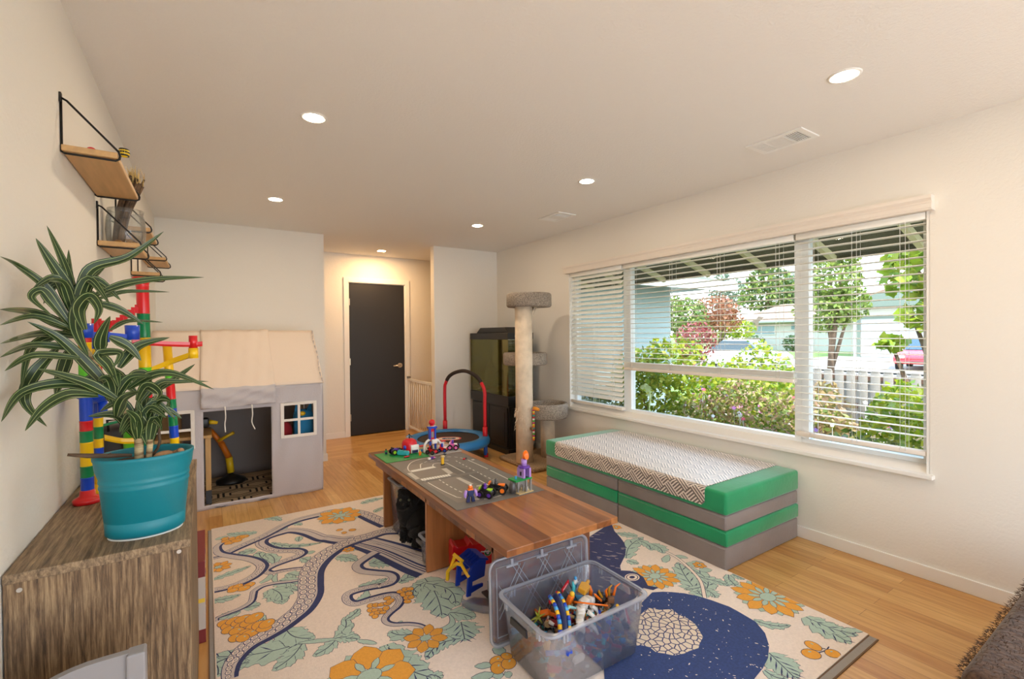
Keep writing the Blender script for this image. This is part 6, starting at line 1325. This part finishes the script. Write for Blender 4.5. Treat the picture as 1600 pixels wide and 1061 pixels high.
# ---- trees
G2 = 'trees beyond the street'
plant('tree', 'tall leafy birch tree left of the white garage', 'tree', (20,8.3,GZ), [((20,8.3,3.4),(1.1,1.0,1.3)),((20,8.5,2.2),(1.0,1.1,.9)),((20,7.9,4.4),(.7,.7,.7)),((20,7.6,2.4),(.6,.6,.7))], LM_BIR, .20, 3200, 50, .09, G2)
plant('tree', 'big dark conifer standing behind the white house', 'tree', (60,32,GZ), [((60,32,6.0),(4,3.6,2.2)),((60,32,8.0),(3,2.6,1.8)),((60,32,9.8),(1.6,1.4,1.5)),((60,29,5.4),(3,2.6,2))], LM_DK, .55, 2600, 51, .3, G2)
plant('tree', 'russet brown tree left of the white house roof', 'tree', (34,22.4,GZ), [((34,22.4,3.1),(1.9,1.9,1.2)),((34,21.4,2.4),(1.2,1.2,1.0)),((34,23.4,2.2),(1.2,1.2,1.0))], LM_RUS, .26, 2200, 52, .12, G2)
plant('tree', 'mid green tree beside the grey house wing corner', 'tree', (24,17.6,GZ), [((24,17.8,2.3),(1.3,1.4,1.2)),((24,17.2,1.4),(1.1,1.2,.9)),((24,19,2.6),(1.2,1.2,1.2))], LM_MID, .24, 2400, 53, .1, G2)
plant('tree', 'yellow green tree low at the left end of the white house', 'tree', (38,24.5,GZ), [((38,24.4,1.8),(1.8,1.9,1.1)),((38,22.6,1.6),(1.2,1.2,.9))], LM_YG, .26, 1600, 54, .1, G2)
plant('tree', 'hazy pale conifer far off left of the dark conifer', 'tree', (75,48,GZ), [((75,48,8.0),(2.2,2.2,3)),((75,48,11),(1.2,1.2,2)),((75,45.5,7.5),(1.8,1.8,3))], LM_HAZ, .6, 1200, 55, .3, G2)
plant('tree', 'hazy conifer far off at the right above the white house', 'tree', (80,40,GZ), [((80,40,8.5),(2.4,2.4,3.4)),((80,37,8),(2.2,2.2,3.4))], LM_HAZ, .6, 1000, 56, .3, G2)
plant('tree', 'bright lime maple with big leaves close by at the far right', 'tree', (6.2,1.45,GZ), [((6.1,1.72,1.95),(.42,.34,.28)),((6.1,1.55,2.2),(.5,.4,.25)),((6.0,1.75,1.5),(.2,.13,.12)),((6.0,1.92,1.22),(.2,.14,.07)),((6.1,1.5,1.5),(.3,.22,.3))], LM_MAP, .13, 950, 57, .05, G2, 4)
plant('tree', 'broad green tree behind the garage roof', 'tree', (62,15,GZ), [((62,16,5.2),(3.6,3.6,2.0)),((62,11,5.6),(3.6,3.6,2.0))], LM_BIR, .4, 1500, 58, .2, G2)
# ------------------------------------------------------------------ patterned rug (pattern in millimetres on the floor)
RUG_T = [([(1088,3086),(997,3135),(889,3121),(798,3112),(693,3078),(604,3013),(532,2929),(483,2828),(455,2698),(433,2581),(382,2481),(324,2425),(269,2382),(210,2350),(147,2321),(105,2279),(74,2222),(62,2163),(62,2125)],(95,135,105,48),1,1),([(1052,3238),(1004,3397),(956,3552),(871,3664),(778,3721),(699,3711),(564,3698),(462,3654),(374,3579),(298,3516),(227,3472),(143,3421),(87,3377)],(120,95,70,60),1,2),([(794,3141),(714,3169),(647,3250),(616,3281),(552,3429),(475,3520),(403,3522),(330,3498),(293,3461),(286,3389),(326,3288),(379,3228),(454,3177),(479,3121),(446,3082),(385,3065),(315,3042),(271,3004),(291,2955),(344,2945),(407,2929),(465,2903)],(110,75,60,24),1,3),([(126,3512),(101,3553),(69,3562),(42,3506),(55,3402),(123,3310),(195,3228),(244,3140),(257,3061),(224,2984),(171,2939),(97,2912),(10,2919)],(14,52,62,50),1,4),([(424,2773),(372,2788),(291,2819),(236,2823),(197,2793),(189,2762),(173,2688),(129,2652),(75,2638),(29,2624),(26,2597)],(24,34,30,10),1,0),([(777,3075),(825,2984),(864,2909),(905,2811),(943,2696),(985,2570),(1027,2474)],(90,130,150,160),-1,5),([(864,2870),(786,2825),(722,2769),(722,2697),(779,2630),(842,2568),(852,2510),(818,2467),(752,2471),(759,2471),(665,2491),(599,2482),(583,2425),(609,2377),(686,2374),(763,2365),(803,2338),(805,2280),(773,2236),(726,2205),(692,2173),(688,2137),(711,2103),(765,2071),(802,2037),(822,2000)],(62,52,44,18),1,6),([(880,3091),(930,3004),(984,2900),(1041,2780),(1101,2648)],(60,70,80,90),1,0),([(14,3351),(49,3345),(79,3340)],(30,28,14,8),1,0)]
RUG_L = [((331,2201),(-9,2326),190,5,0.08,1),((330,2194),(202,2086),110,4,0.1,0),((457,2139),(354,2087),80,3,0.1,0),((286,2354),(387,2203),150,3,-0.15,0),((456,2144),(533,2293),80,3,-0.15,0),((287,2432),(219,2524),60,2,0.5,0),((301,2441),(347,2495),40,2,0,0),((457,2148),(317,2211),26,1,0,0),((460,2153),(543,2098),90,3,0.1,0),((86,2193),(131,2197),60,3,0.1,0),((-2,2294),(19,2167),90,3,0.1,0),((136,2642),(207,2629),90,3,0.1,0),((123,2627),(11,2627),70,4,0.05,0),((250,2760),(301,2576),130,3,0.1,0),((297,2774),(390,2665),70,4,0.05,0),((9,2814),(132,2796),70,4,-0.1,0),((988,2412),(915,2022),260,5,0.05,1),((971,2371),(869,2259),90,3,-0.2,1),((976,2355),(1012,2075),150,4,0.2,1),((963,2045),(1039,1934),130,3,0.1,0),((976,1948),(928,1815),200,4,0.0,1),((919,1842),(739,1801),95,5,-0.2,1),((847,1952),(956,2040),26,1,-0.35,0),((754,1992),(675,2068),100,3,0.15,0),((711,2089),(751,2109),20,1,0,0),((638,1985),(728,1682),190,5,-0.12,1),((635,1975),(507,1998),46,1,0.45,0),((540,2081),(602,2014),26,1,0,0),((498,2126),(545,2085),60,2,0.1,0),((513,2151),(544,2202),50,2,0.2,0),((532,2267),(610,2325),60,3,-0.1,0),((951,1622),(887,1655),34,1,0,0),((931,1572),(845,1606),38,1,0,0),((944,1574),(934,1540),40,1,0,0),((1018,1709),(1020,1645),50,1,0,0),((960,1542),(993,1541),40,2,0,0),((607,2391),(688,2475),50,3,-0.2,0),((515,1925),(580,1860),70,3,0.1,0),((582,1776),(611,1777),40,2,0.1,0),((725,1707),(747,1666),60,3,0.1,0),((272,3621),(102,3718),95,5,0.1,0),((338,3892),(436,3749),80,4,0.1,0),((244,3336),(145,3341),110,3,0.1,1),((311,3094),(257,3295),120,3,0.1,1),((317,3061),(294,3239),80,2,-0.1,0),((317,2840),(394,2739),150,4,0.0,0),((275,2762),(302,2603),140,4,0.1,0),((11,3053),(202,3112),60,4,0.0,0),((503,3388),(485,3304),55,3,0,0),((336,3388),(622,3202),60,6,-0.15,1),((462,3049),(491,2950),80,3,0.1,0),((502,3097),(550,3096),40,1,0,0),((301,2826),(317,2927),24,1,0.1,0),((226,2866),(285,2949),34,1,-0.2,0),((499,3653),(545,3580),60,3,0.1,0),((33,3647),(105,3670),50,2,0,0),((415,3571),(461,3598),40,2,0,0),((363,2896),(407,2828),90,3,0.05,0),((641,2946),(728,2821),110,4,0.1,0),((781,2750),(938,2664),170,5,0.1,1),((743,3015),(822,2994),110,3,0,0),((1015,3767),(1210,3792),90,4,0.1,1),((660,2527),(820,2526),80,5,-0.1,0),((853,2443),(1014,2470),90,4,0.1,1),((1049,3523),(1144,3589),60,2,0.1,0),((2071,1949),(2382,2089),130,4,0.1,1),((2362,2121),(2286,2237),90,4,0.05,0),((2318,2081),(2272,1933),80,3,0.15,0),((2346,1995),(2300,1868),110,4,0.15,0),((2058,1930),(2078,1860),70,3,0.0,0),((2083,1437),(2286,1746),150,6,0.05,1),((2106,1464),(2279,1696),110,5,-0.25,1),((2187,1509),(2067,1545),60,4,0.1,0),((2244,1553),(2288,1429),80,5,0.1,0),((2158,1483),(2131,1404),90,4,0.1,0),((2216,1793),(2313,1836),40,1,0,0),((2331,1801),(2372,1744),40,1,0.1,0),((2332,1715),(2319,1642),50,1,0,0),((2350,1702),(2395,1658),40,1,0,0),((2309,1622),(2367,1583),50,1,0,0),((2394,1501),(2297,1434),60,2,0,0),((2336,1076),(2288,875),170,4,0.0,1),((2335,1047),(2382,882),110,4,-0.1,1),((2365,939),(2437,882),40,2,0,0),((2110,1199),(2211,1083),60,4,-0.15,0),((1945,1040),(1882,903),170,5,0.0,1),((1829,996),(1858,919),60,2,-0.2,0),((2415,1494),(2419,1422),70,4,0,0),((2351,1468),(2318,1410),70,3,0,0)]
RUG_F = [((793,1931),98,8,0.2,1),((519,1838),190,7,0.5,3),((2048,1717),135,11,0.1,2),((2353,1263),172,11,0.3,2),((41,3201),75,8,0.1,1),((815,3609),170,9,0.2,2),((2355,1655),40,6,0,1),((2349,2302),40,6,0,1),((728,3002),40,6,0,1)]
RUG_B = [((980,1631),30),((961,1595),32),((1011,1592),32),((1027,1633),22),((2143,959),30),((2081,939),34),((2158,891),28),((751,3344),20),((825,3293),22),((767,3278),18),((101,2892),26),((125,2893),26),((176,2876),28),((148,2854),30),((100,2864),24),((96,3587),30),((135,3595),30),((174,3596),34),((196,3598),28),((111,3542),30),((149,3551),30),((87,3628),24),((53,2554),30),((65,2524),30),((92,2555),32),((73,2488),32),((106,2527),30),((131,2546),34),((119,2483),36),((148,2499),34),((174,2527),40),((99,2454),32),((164,2444),34),((124,2421),28),((149,2404),34),((195,2441),40),((204,2409),30),((89,2404),28),((118,2384),28),((219,2442),34),((663,2315),18),((686,2305),18),((711,2294),18),((738,2287),18),((652,2276),18),((673,2262),18),((696,2246),18),((720,2250),18),((653,2239),17),((675,2235),17),((655,2213),16),((758,2300),20),((753,2332),18),((697,2225),15),((832,2354),20),((859,2360),20),((881,2351),18),((835,2317),20),((860,2311),20),((838,2280),20),((857,2273),17),((828,2247),18)]
RUG_N = [[(1905,1616),(1955,1590),(1993,1559),(2033,1519),(2066,1469),(2092,1405),(2114,1320),(2112,1331),(2112,1272),(2103,1186),(2057,1117),(1988,1062),(1907,1024),(1831,1004),(1750,992),(1640,905),(1480,905),(1340,960),(1250,1090),(1260,1300),(1420,1480)],[(1940,1863),(1977,1832),(1993,1791),(1984,1742),(1938,1672),(1969,1628),(1926,1627),(1901,1669),(1500,1520),(1480,1640)],[(2376,2376),(2292,2261),(2252,2170),(2215,2101),(2164,2038),(2094,1978),(2026,1937),(1973,1904),(1926,1850),(1480,1640),(1380,1700),(1370,1900),(1450,2100)]]
RUG_H = [(1782,1537),(1811,1494),(1866,1464),(1856,1418),(1865,1376),(1859,1331),(1830,1287),(1806,1253),(1755,1235),(1727,1220),(1679,1230),(1649,1232),(1602,1248),(1579,1279),(1557,1301),(1560,1339),(1542,1366),(1480,1400),(1600,1490)]
RUG_EYE = (1934, 1778)
RUG_S = [([(2335,1874),(2326,1790),(2293,1700),(2245,1602),(2192,1529),(2085,1436)],22,1),([(2106,928),(2154,916),(2192,919)],5,0),([(2150,939),(2165,920)],5,0),([(644,1846),(639,1933),(634,1960)],5,0),([(-10,2186),(17,2260),(55,2269)],6,0)]
def rug_mat(name, col, var=.08, scale=220.0):
    return mat(name, col, .95, bump=.5, bscale=scale, var=var, vscale=90, sheen=.1)
R_CREAM = rug_mat('rug cream', C(238,222,208)); R_NAVY = rug_mat('rug navy', C(48,56,104), .22); R_MINT = rug_mat('rug mint', C(176,200,186)); R_OR = rug_mat('rug orange', C(232,164,60)); R_LINE = rug_mat('rug ink line', C(56,62,92)); R_MAUVE = rug_mat('rug mauve grey', C(204,192,188)); R_BLUE = rug_mat('rug blue body', C(50,72,128), .25)
RXa, RXb, RYa, RYb, RZ = .012, 2.432, .862, 3.872, .0078
def hc_mat():
    m = bpy.data.materials.new('rug honeycomb'); m.use_nodes = True; t = m.node_tree; L = t.links.new; b = t.nodes['Principled BSDF']; b.inputs['Roughness'].default_value = .95
    tcn = t.nodes.new('ShaderNodeTexCoord'); v = t.nodes.new('ShaderNodeTexVoronoi'); v.feature = 'DISTANCE_TO_EDGE'; v.voronoi_dimensions = '2D'; v.inputs['Scale'].default_value = 34; L(tcn.outputs['Object'], v.inputs['Vector'])
    r = t.nodes.new('ShaderNodeValToRGB'); r.color_ramp.elements[0].position = .06; r.color_ramp.elements[0].color = C(54,62,108); r.color_ramp.elements[1].position = .10; r.color_ramp.elements[1].color = C(222,208,190)
    L(v.outputs['Distance'], r.inputs[0]); L(r.outputs[0], b.inputs['Base Color']); return m
R_HC = hc_mat()
RUG_L += [((1900,2500),(2150,3000),200,5,.1,1),((2000,2700),(1750,2950),120,4,-.15,1),((2150,3050),(2300,3500),180,5,.12,1),((1800,3100),(1550,3400),160,5,-.1,1),((1500,2300),(1700,2600),120,4,.1,0),((1350,2700),(1550,2950),110,4,.1,0),((2250,2350),(2380,2700),110,4,.1,0),((1700,3550),(2050,3650),120,4,.1,0),((1300,3300),(1420,3600),100,4,0,0)]
RUG_F += [((2130,2560),110,8,.2,2),((1750,3250),130,10,.1,2),((2300,3650),90,8,0,1),((1600,2750),70,8,.3,1)]
rug_mats = [R_CREAM, R_NAVY, R_MINT, R_OR, R_LINE, R_MAUVE, R_BLUE, R_HC]
rb = MB(); rb.rbox(RXa, RXb, RYa, RYb, .0035, RZ, .003, 2, 0)
def clip_poly(pts):
    def cl(P_, ax, lim, sgn):
        o = []
        for i in range(len(P_)):
            a, c = P_[i], P_[(i+1) % len(P_)]; ia, ic = sgn*(a[ax]-lim) >= 0, sgn*(c[ax]-lim) >= 0
            if ia: o.append(a)
            if ia != ic: s = (lim-a[ax])/(c[ax]-a[ax]); o.append((a[0]+(c[0]-a[0])*s, a[1]+(c[1]-a[1])*s))
        return o
    for ax, lim, sg in ((0,RXa+.006,1),(0,RXb-.006,-1),(1,RYa+.006,1),(1,RYb-.006,-1)):
        pts = cl(pts, ax, lim, sg)
        if len(pts) < 3: return []
    return pts
ZC = [RZ+.00003]
def nz(k=1):
    ZC[0] += 1.5e-6*k; return ZC[0]
def rpoly(pts, m, z):
    pts = clip_poly([(p[0], p[1]) for p in pts])
    if len(pts) < 3: return
    if z < RZ+.0000001 or z > ZC[0]+1e-6: z = nz()
    tri = tessellate_polygon([[Vector((p[0], p[1], 0)) for p in pts]])
    vs = [(p[0], p[1], z) for p in pts]; fs = []
    for f in tri:
        a, b_, c = (vs[i] for i in f)
        fs.append(f if (b_[0]-a[0])*(c[1]-a[1])-(b_[1]-a[1])*(c[0]-a[0]) > 0 else f[::-1])
    rb.add(vs, fs, m)
def rquad_strip(L_, R_, m, z):
    z = nz()
    for i in range(len(L_)-1): rpoly([L_[i], R_[i], R_[i+1], L_[i+1]], m, z+(i % 2)*9e-7)
def Z_(k): return 1.0
def mm(p): return Vector((p[0]/1000., p[1]/1000., 0))
def offs(path, d):
    out = []; n = len(path)
    for i in range(n):
        tn = (path[min(i+1,n-1)]-path[max(i-1,0)]).normalized(); out.append(path[i]+Vector((-tn.y, tn.x, 0))*(d[i] if isinstance(d, list) else d))
    return out
def ring_poly(c, rx, ry, rot, k=14): return [(c.x+rx*math.cos(a)*math.cos(rot)-ry*math.sin(a)*math.sin(rot), c.y+rx*math.cos(a)*math.sin(rot)+ry*math.sin(a)*math.cos(rot)) for a in (2*PI*i/k for i in range(k))]
rr = random.Random(99)
# leaves
def rleaf(a, c, w, lobes, bend, dark, z):
    a, c = mm(a), mm(c); d = c-a; L_ = d.length; n = Vector((-d.y, d.x, 0)).normalized(); w /= 1000.; N_ = lobes*6+4
    mid = [a+d*(i/N_)+n*(bend*L_*math.sin(PI*i/N_)) for i in range(N_+1)]
    def prof(s):
        e = math.sin(PI*min(1, s*.92+.08))**.7
        saw = ((s*lobes) % 1.0); ser = .62+.38*saw if lobes > 1 else 1.0
        return max(.02, e*ser)*w*.5
    ls = [prof(i/N_)*(1+.12*rr.uniform(-1,1)) for i in range(N_+1)]; rs = [prof(min(1, i/N_+.03))*(1+.12*rr.uniform(-1,1)) for i in range(N_+1)]; ls[-1] = rs[-1] = .001
    l1 = offs(mid, [x+.0028 for x in ls]); r1 = offs(mid, [-x-.0028 for x in rs]); rquad_strip(l1, r1, 4, z)
    rquad_strip(offs(mid, ls), offs(mid, [-x for x in rs]), 2, z+.00006)
    zv = nz(2)
    if w > .05:
        rquad_strip(offs(mid[:-2], .0022), offs(mid[:-2], -.0022), 4, z+.0001)
        for k in range(1, lobes+1):
            i = min(N_-2, int((k-.6)/lobes*N_)+1); p = mid[i]; t_ = (mid[i+1]-mid[i]).normalized(); nn = Vector((-t_.y, t_.x, 0))
            for s, ww in ((1, ls[i]), (-1, rs[i])):
                q = p+t_*ww*.9+nn*s*ww*.75; th = .0065 if dark else .0025
                sd = (q-p).normalized(); sd = Vector((-sd.y, sd.x, 0))*th*.5; m_ = p.lerp(q, .5)
                rpoly([p-sd*.3, m_-sd, q, m_+sd], 1 if dark else 4, zv)
for i, q in enumerate(RUG_L): rleaf(*q, Z_(1+(i % 3)*.4))
# tentacles
def tent_(pts, ws, side, kind, z):
    path = smooth_path([mm(p) for p in pts], 7); n = len(path); W4 = [x/1000. for x in ws]
    def wd(s): s *= 3; i = min(2, int(s)); return W4[i]+(W4[i+1]-W4[i])*(s-i)
    h = [wd(i/(n-1))*.5 for i in range(n)]
    rquad_strip(offs(path, [x+.003 for x in h]), offs(path, [-x-.003 for x in h]), 1, z); rquad_strip(offs(path, h), offs(path, [-x for x in h]), 5, z+.00005)
    sg = side
    rquad_strip(offs(path, [sg*x for x in h]), offs(path, [sg*x*(.42 if kind not in (1,) else .5) for x in h]), 1, z+.0001)
    if kind in (0, 5, 2, 3): rquad_strip(offs(path, [-sg*x*.55 for x in h]), offs(path, [-sg*x*.45 for x in h]), 1, z+.0001)
    if kind == 5:
        for f in (-.15, .1, .35, -.8): rquad_strip(offs(path, [f*x for x in h]), offs(path, [(f+.10)*x for x in h]), 1, z+.0001)
    if kind in (1, 2, 3, 4, 6):
        acc = 0; zz = [nz() for _ in range(8)]; cnt = 0
        for i in range(1, n-2):
            acc += (path[i]-path[i-1]).length; s = i/(n-1)
            if kind == 2 and .38 < s < .72: continue
            if kind == 3 and s < .45: continue
            if kind == 4 and s < .62: continue
            if kind == 6 and (s < .28 or s > .80): continue
            r_ = h[i]*(.40 if h[i] > .04 else .5)
            if acc > r_*1.55:
                acc = 0; tn = (path[i+1]-path[i-1]).normalized(); nn = Vector((-tn.y, tn.x, 0)); an = math.atan2(tn.y, tn.x)
                for off in ((-.62, .05) if h[i] > .035 else (-.25,)):
                    cc = path[i]+nn*sg*off*h[i]+tn*(.4*r_ if off > 0 else 0)
                    cnt += 1; o_ = (cnt//2 % 2)*4; rpoly(ring_poly(cc, r_*.98, r_*.80, an), 1, zz[o_]); rpoly(ring_poly(cc, r_*.80, r_*.62, an), 0, zz[o_+1])
                    rpoly(ring_poly(cc, r_*.42, r_*.3, an), 4, zz[o_+2]); rpoly(ring_poly(cc, r_*.33, r_*.22, an), 5, zz[o_+3])
for i in (8, 4, 7, 5, 2, 1, 3, 6, 0): tent_(RUG_T[i][0], RUG_T[i][1], RUG_T[i][2], RUG_T[i][3], Z_(4+i*.4 if i else 9))
# stems, berries, flowers
for pts, w_, cream in RUG_S:
    p = smooth_path([mm(q) for q in pts], 5); rquad_strip(offs(p, w_/2000.), offs(p, -w_/2000.), 4, Z_(4))
    if cream: rquad_strip(offs(p, w_/2000.-.003), offs(p, -w_/2000.+.003), 0, Z_(4.5))
for k, (c, r) in enumerate(RUG_B):
    c = mm(c); r /= 1000.; a = rr.uniform(0, 3); rpoly(ring_poly(c, r*1.1+.002, r*.92+.002, a), 4, Z_(7+k % 3*.3)); rpoly(ring_poly(c, r*1.1-.0005, r*.92-.0005, a), 3, Z_(7.15+k % 3*.3)); rpoly(ring_poly(c+Vector((r*.3, r*.3, 0)), r*.22, r*.12, a), 2, Z_(8.2))
def rflower(c, r, n, rot, lay):
    c = mm(c); r /= 1000.
    def petal(a, r0, r1, w, m, z):
        u = Vector((math.cos(a), math.sin(a), 0)); v = Vector((-u.y, u.x, 0))
        def shp(g): return [c+u*(r0-g)]+[c+u*(r0+(r1-r0)*s)+v*(w*f+g) for s, f in ((.25,.6),(.55,1.0),(.8,.7))]+[c+u*(r1+g)]+[c+u*(r0+(r1-r0)*s)-v*(w*f+g) for s, f in ((.8,.7),(.55,1.0),(.25,.6))]
        rpoly(shp(.0022), 4, z); rpoly(shp(0), m, z+.00005)
    if lay > 1:
        for k in range(n): petal(rot+2*PI*(k+.5)/n, r*.3, r*.92, r*.16, 2, Z_(10))
    for k in range(n): petal(rot+2*PI*k/n, r*.2, r*(1.0 if k % 2 else .93), r*(.20 if n > 9 else .26 if n > 7 else .34), 3, Z_(11+(k % 2)*.6))
    if lay > 1:
        for k in range(n): petal(rot+2*PI*(k+.5)/n, r*.15, r*.55, r*.075, 2, Z_(12.4))
    rpoly(ring_poly(c, r*.25+.002, r*.2+.002, 0), 4, Z_(13)); rpoly(ring_poly(c, r*.25, r*.2, 0), 2, Z_(13.4))
for q in RUG_F: rflower(*q)
# navy birds
for k, q in enumerate(RUG_N):
    pts = [mm(p) for p in q]; rpoly(pts, 6 if k == 0 else 1, Z_(14+k*.3))
rpoly([mm(p) for p in RUG_H], 7, Z_(15.2))
e = mm(RUG_EYE); rpoly(ring_poly(e, .043, .036, 0, 24), 0, Z_(15.4)); rpoly(ring_poly(e, .036, .030, 0, 24), 1, Z_(15.6)); rpoly(ring_poly(e, .031, .025, 0, 24), 0, Z_(15.8)); rpoly(ring_poly(e, .017, .013, 0, 20), 1, Z_(16))
def in_poly(x, y, P_):
    c = False
    for i in range(len(P_)):
        a, b_ = P_[i], P_[i-1]
        if (a.y > y) != (b_.y > y) and x < (b_.x-a.x)*(y-a.y)/(b_.y-a.y)+a.x: c = not c
    return c
P0 = [mm(p) for p in RUG_N[0]]; PH = [mm(p) for p in RUG_H]; P2 = [mm(p) for p in RUG_N[2]]
zsp = nz(2)
for k in range(420):
    x, y = rr.uniform(1.35, 2.4), rr.uniform(.88, 1.75)
    if in_poly(x, y, P0) and not in_poly(x, y, PH):
        q = rr.uniform(.001, .003); a = rr.uniform(0, 3); rpoly(ring_poly(Vector((x, y, 0)), q*rr.uniform(1, 3), q, a, 7), 0, zsp)
for k in range(160):
    x, y = rr.uniform(1.40, 2.2), rr.uniform(1.65, 2.3)
    if in_poly(x, y, P2): rpoly(ring_poly(Vector((x, y, 0)), rr.uniform(.01, .03), .0016, 2.2+rr.uniform(-.2, .2), 6), 0, zsp)
RUG_TOP = ZC[0]
ro_ = rb.build('rug', rug_mats, None, (1.2, 2.4, 0), recalc=False)
tag(ro_, 'large cream rug printed with navy tentacles, a blue bird and orange flowers', 'rug')
R_PAD = mat('grey rug underlay felt', C(150,144,138), .95, bump=.5, bscale=120); R_PADB = mat('brown underlay binding', C(110,84,62), .9)
b = MB().box(RXa-.018, RXb-.004, RYa-.034, RYb-.01, .0006, .0033, 0)
b.box(RXa-.021, RXb-.004, RYa-.039, RYa-.033, .0006, .0040, 1).box(RXa-.021, RXb-.004, RYa-.005, RYa-.001, .0033, .0042, 1).box(RXa-.021, RXa-.017, RYa-.033, RYb-.01, .0006, .0040, 1)
tag(b.build('rug_pad', [R_PAD, R_PADB]), 'grey felt underlay with brown binding showing along the near rug edge', 'rug pad')
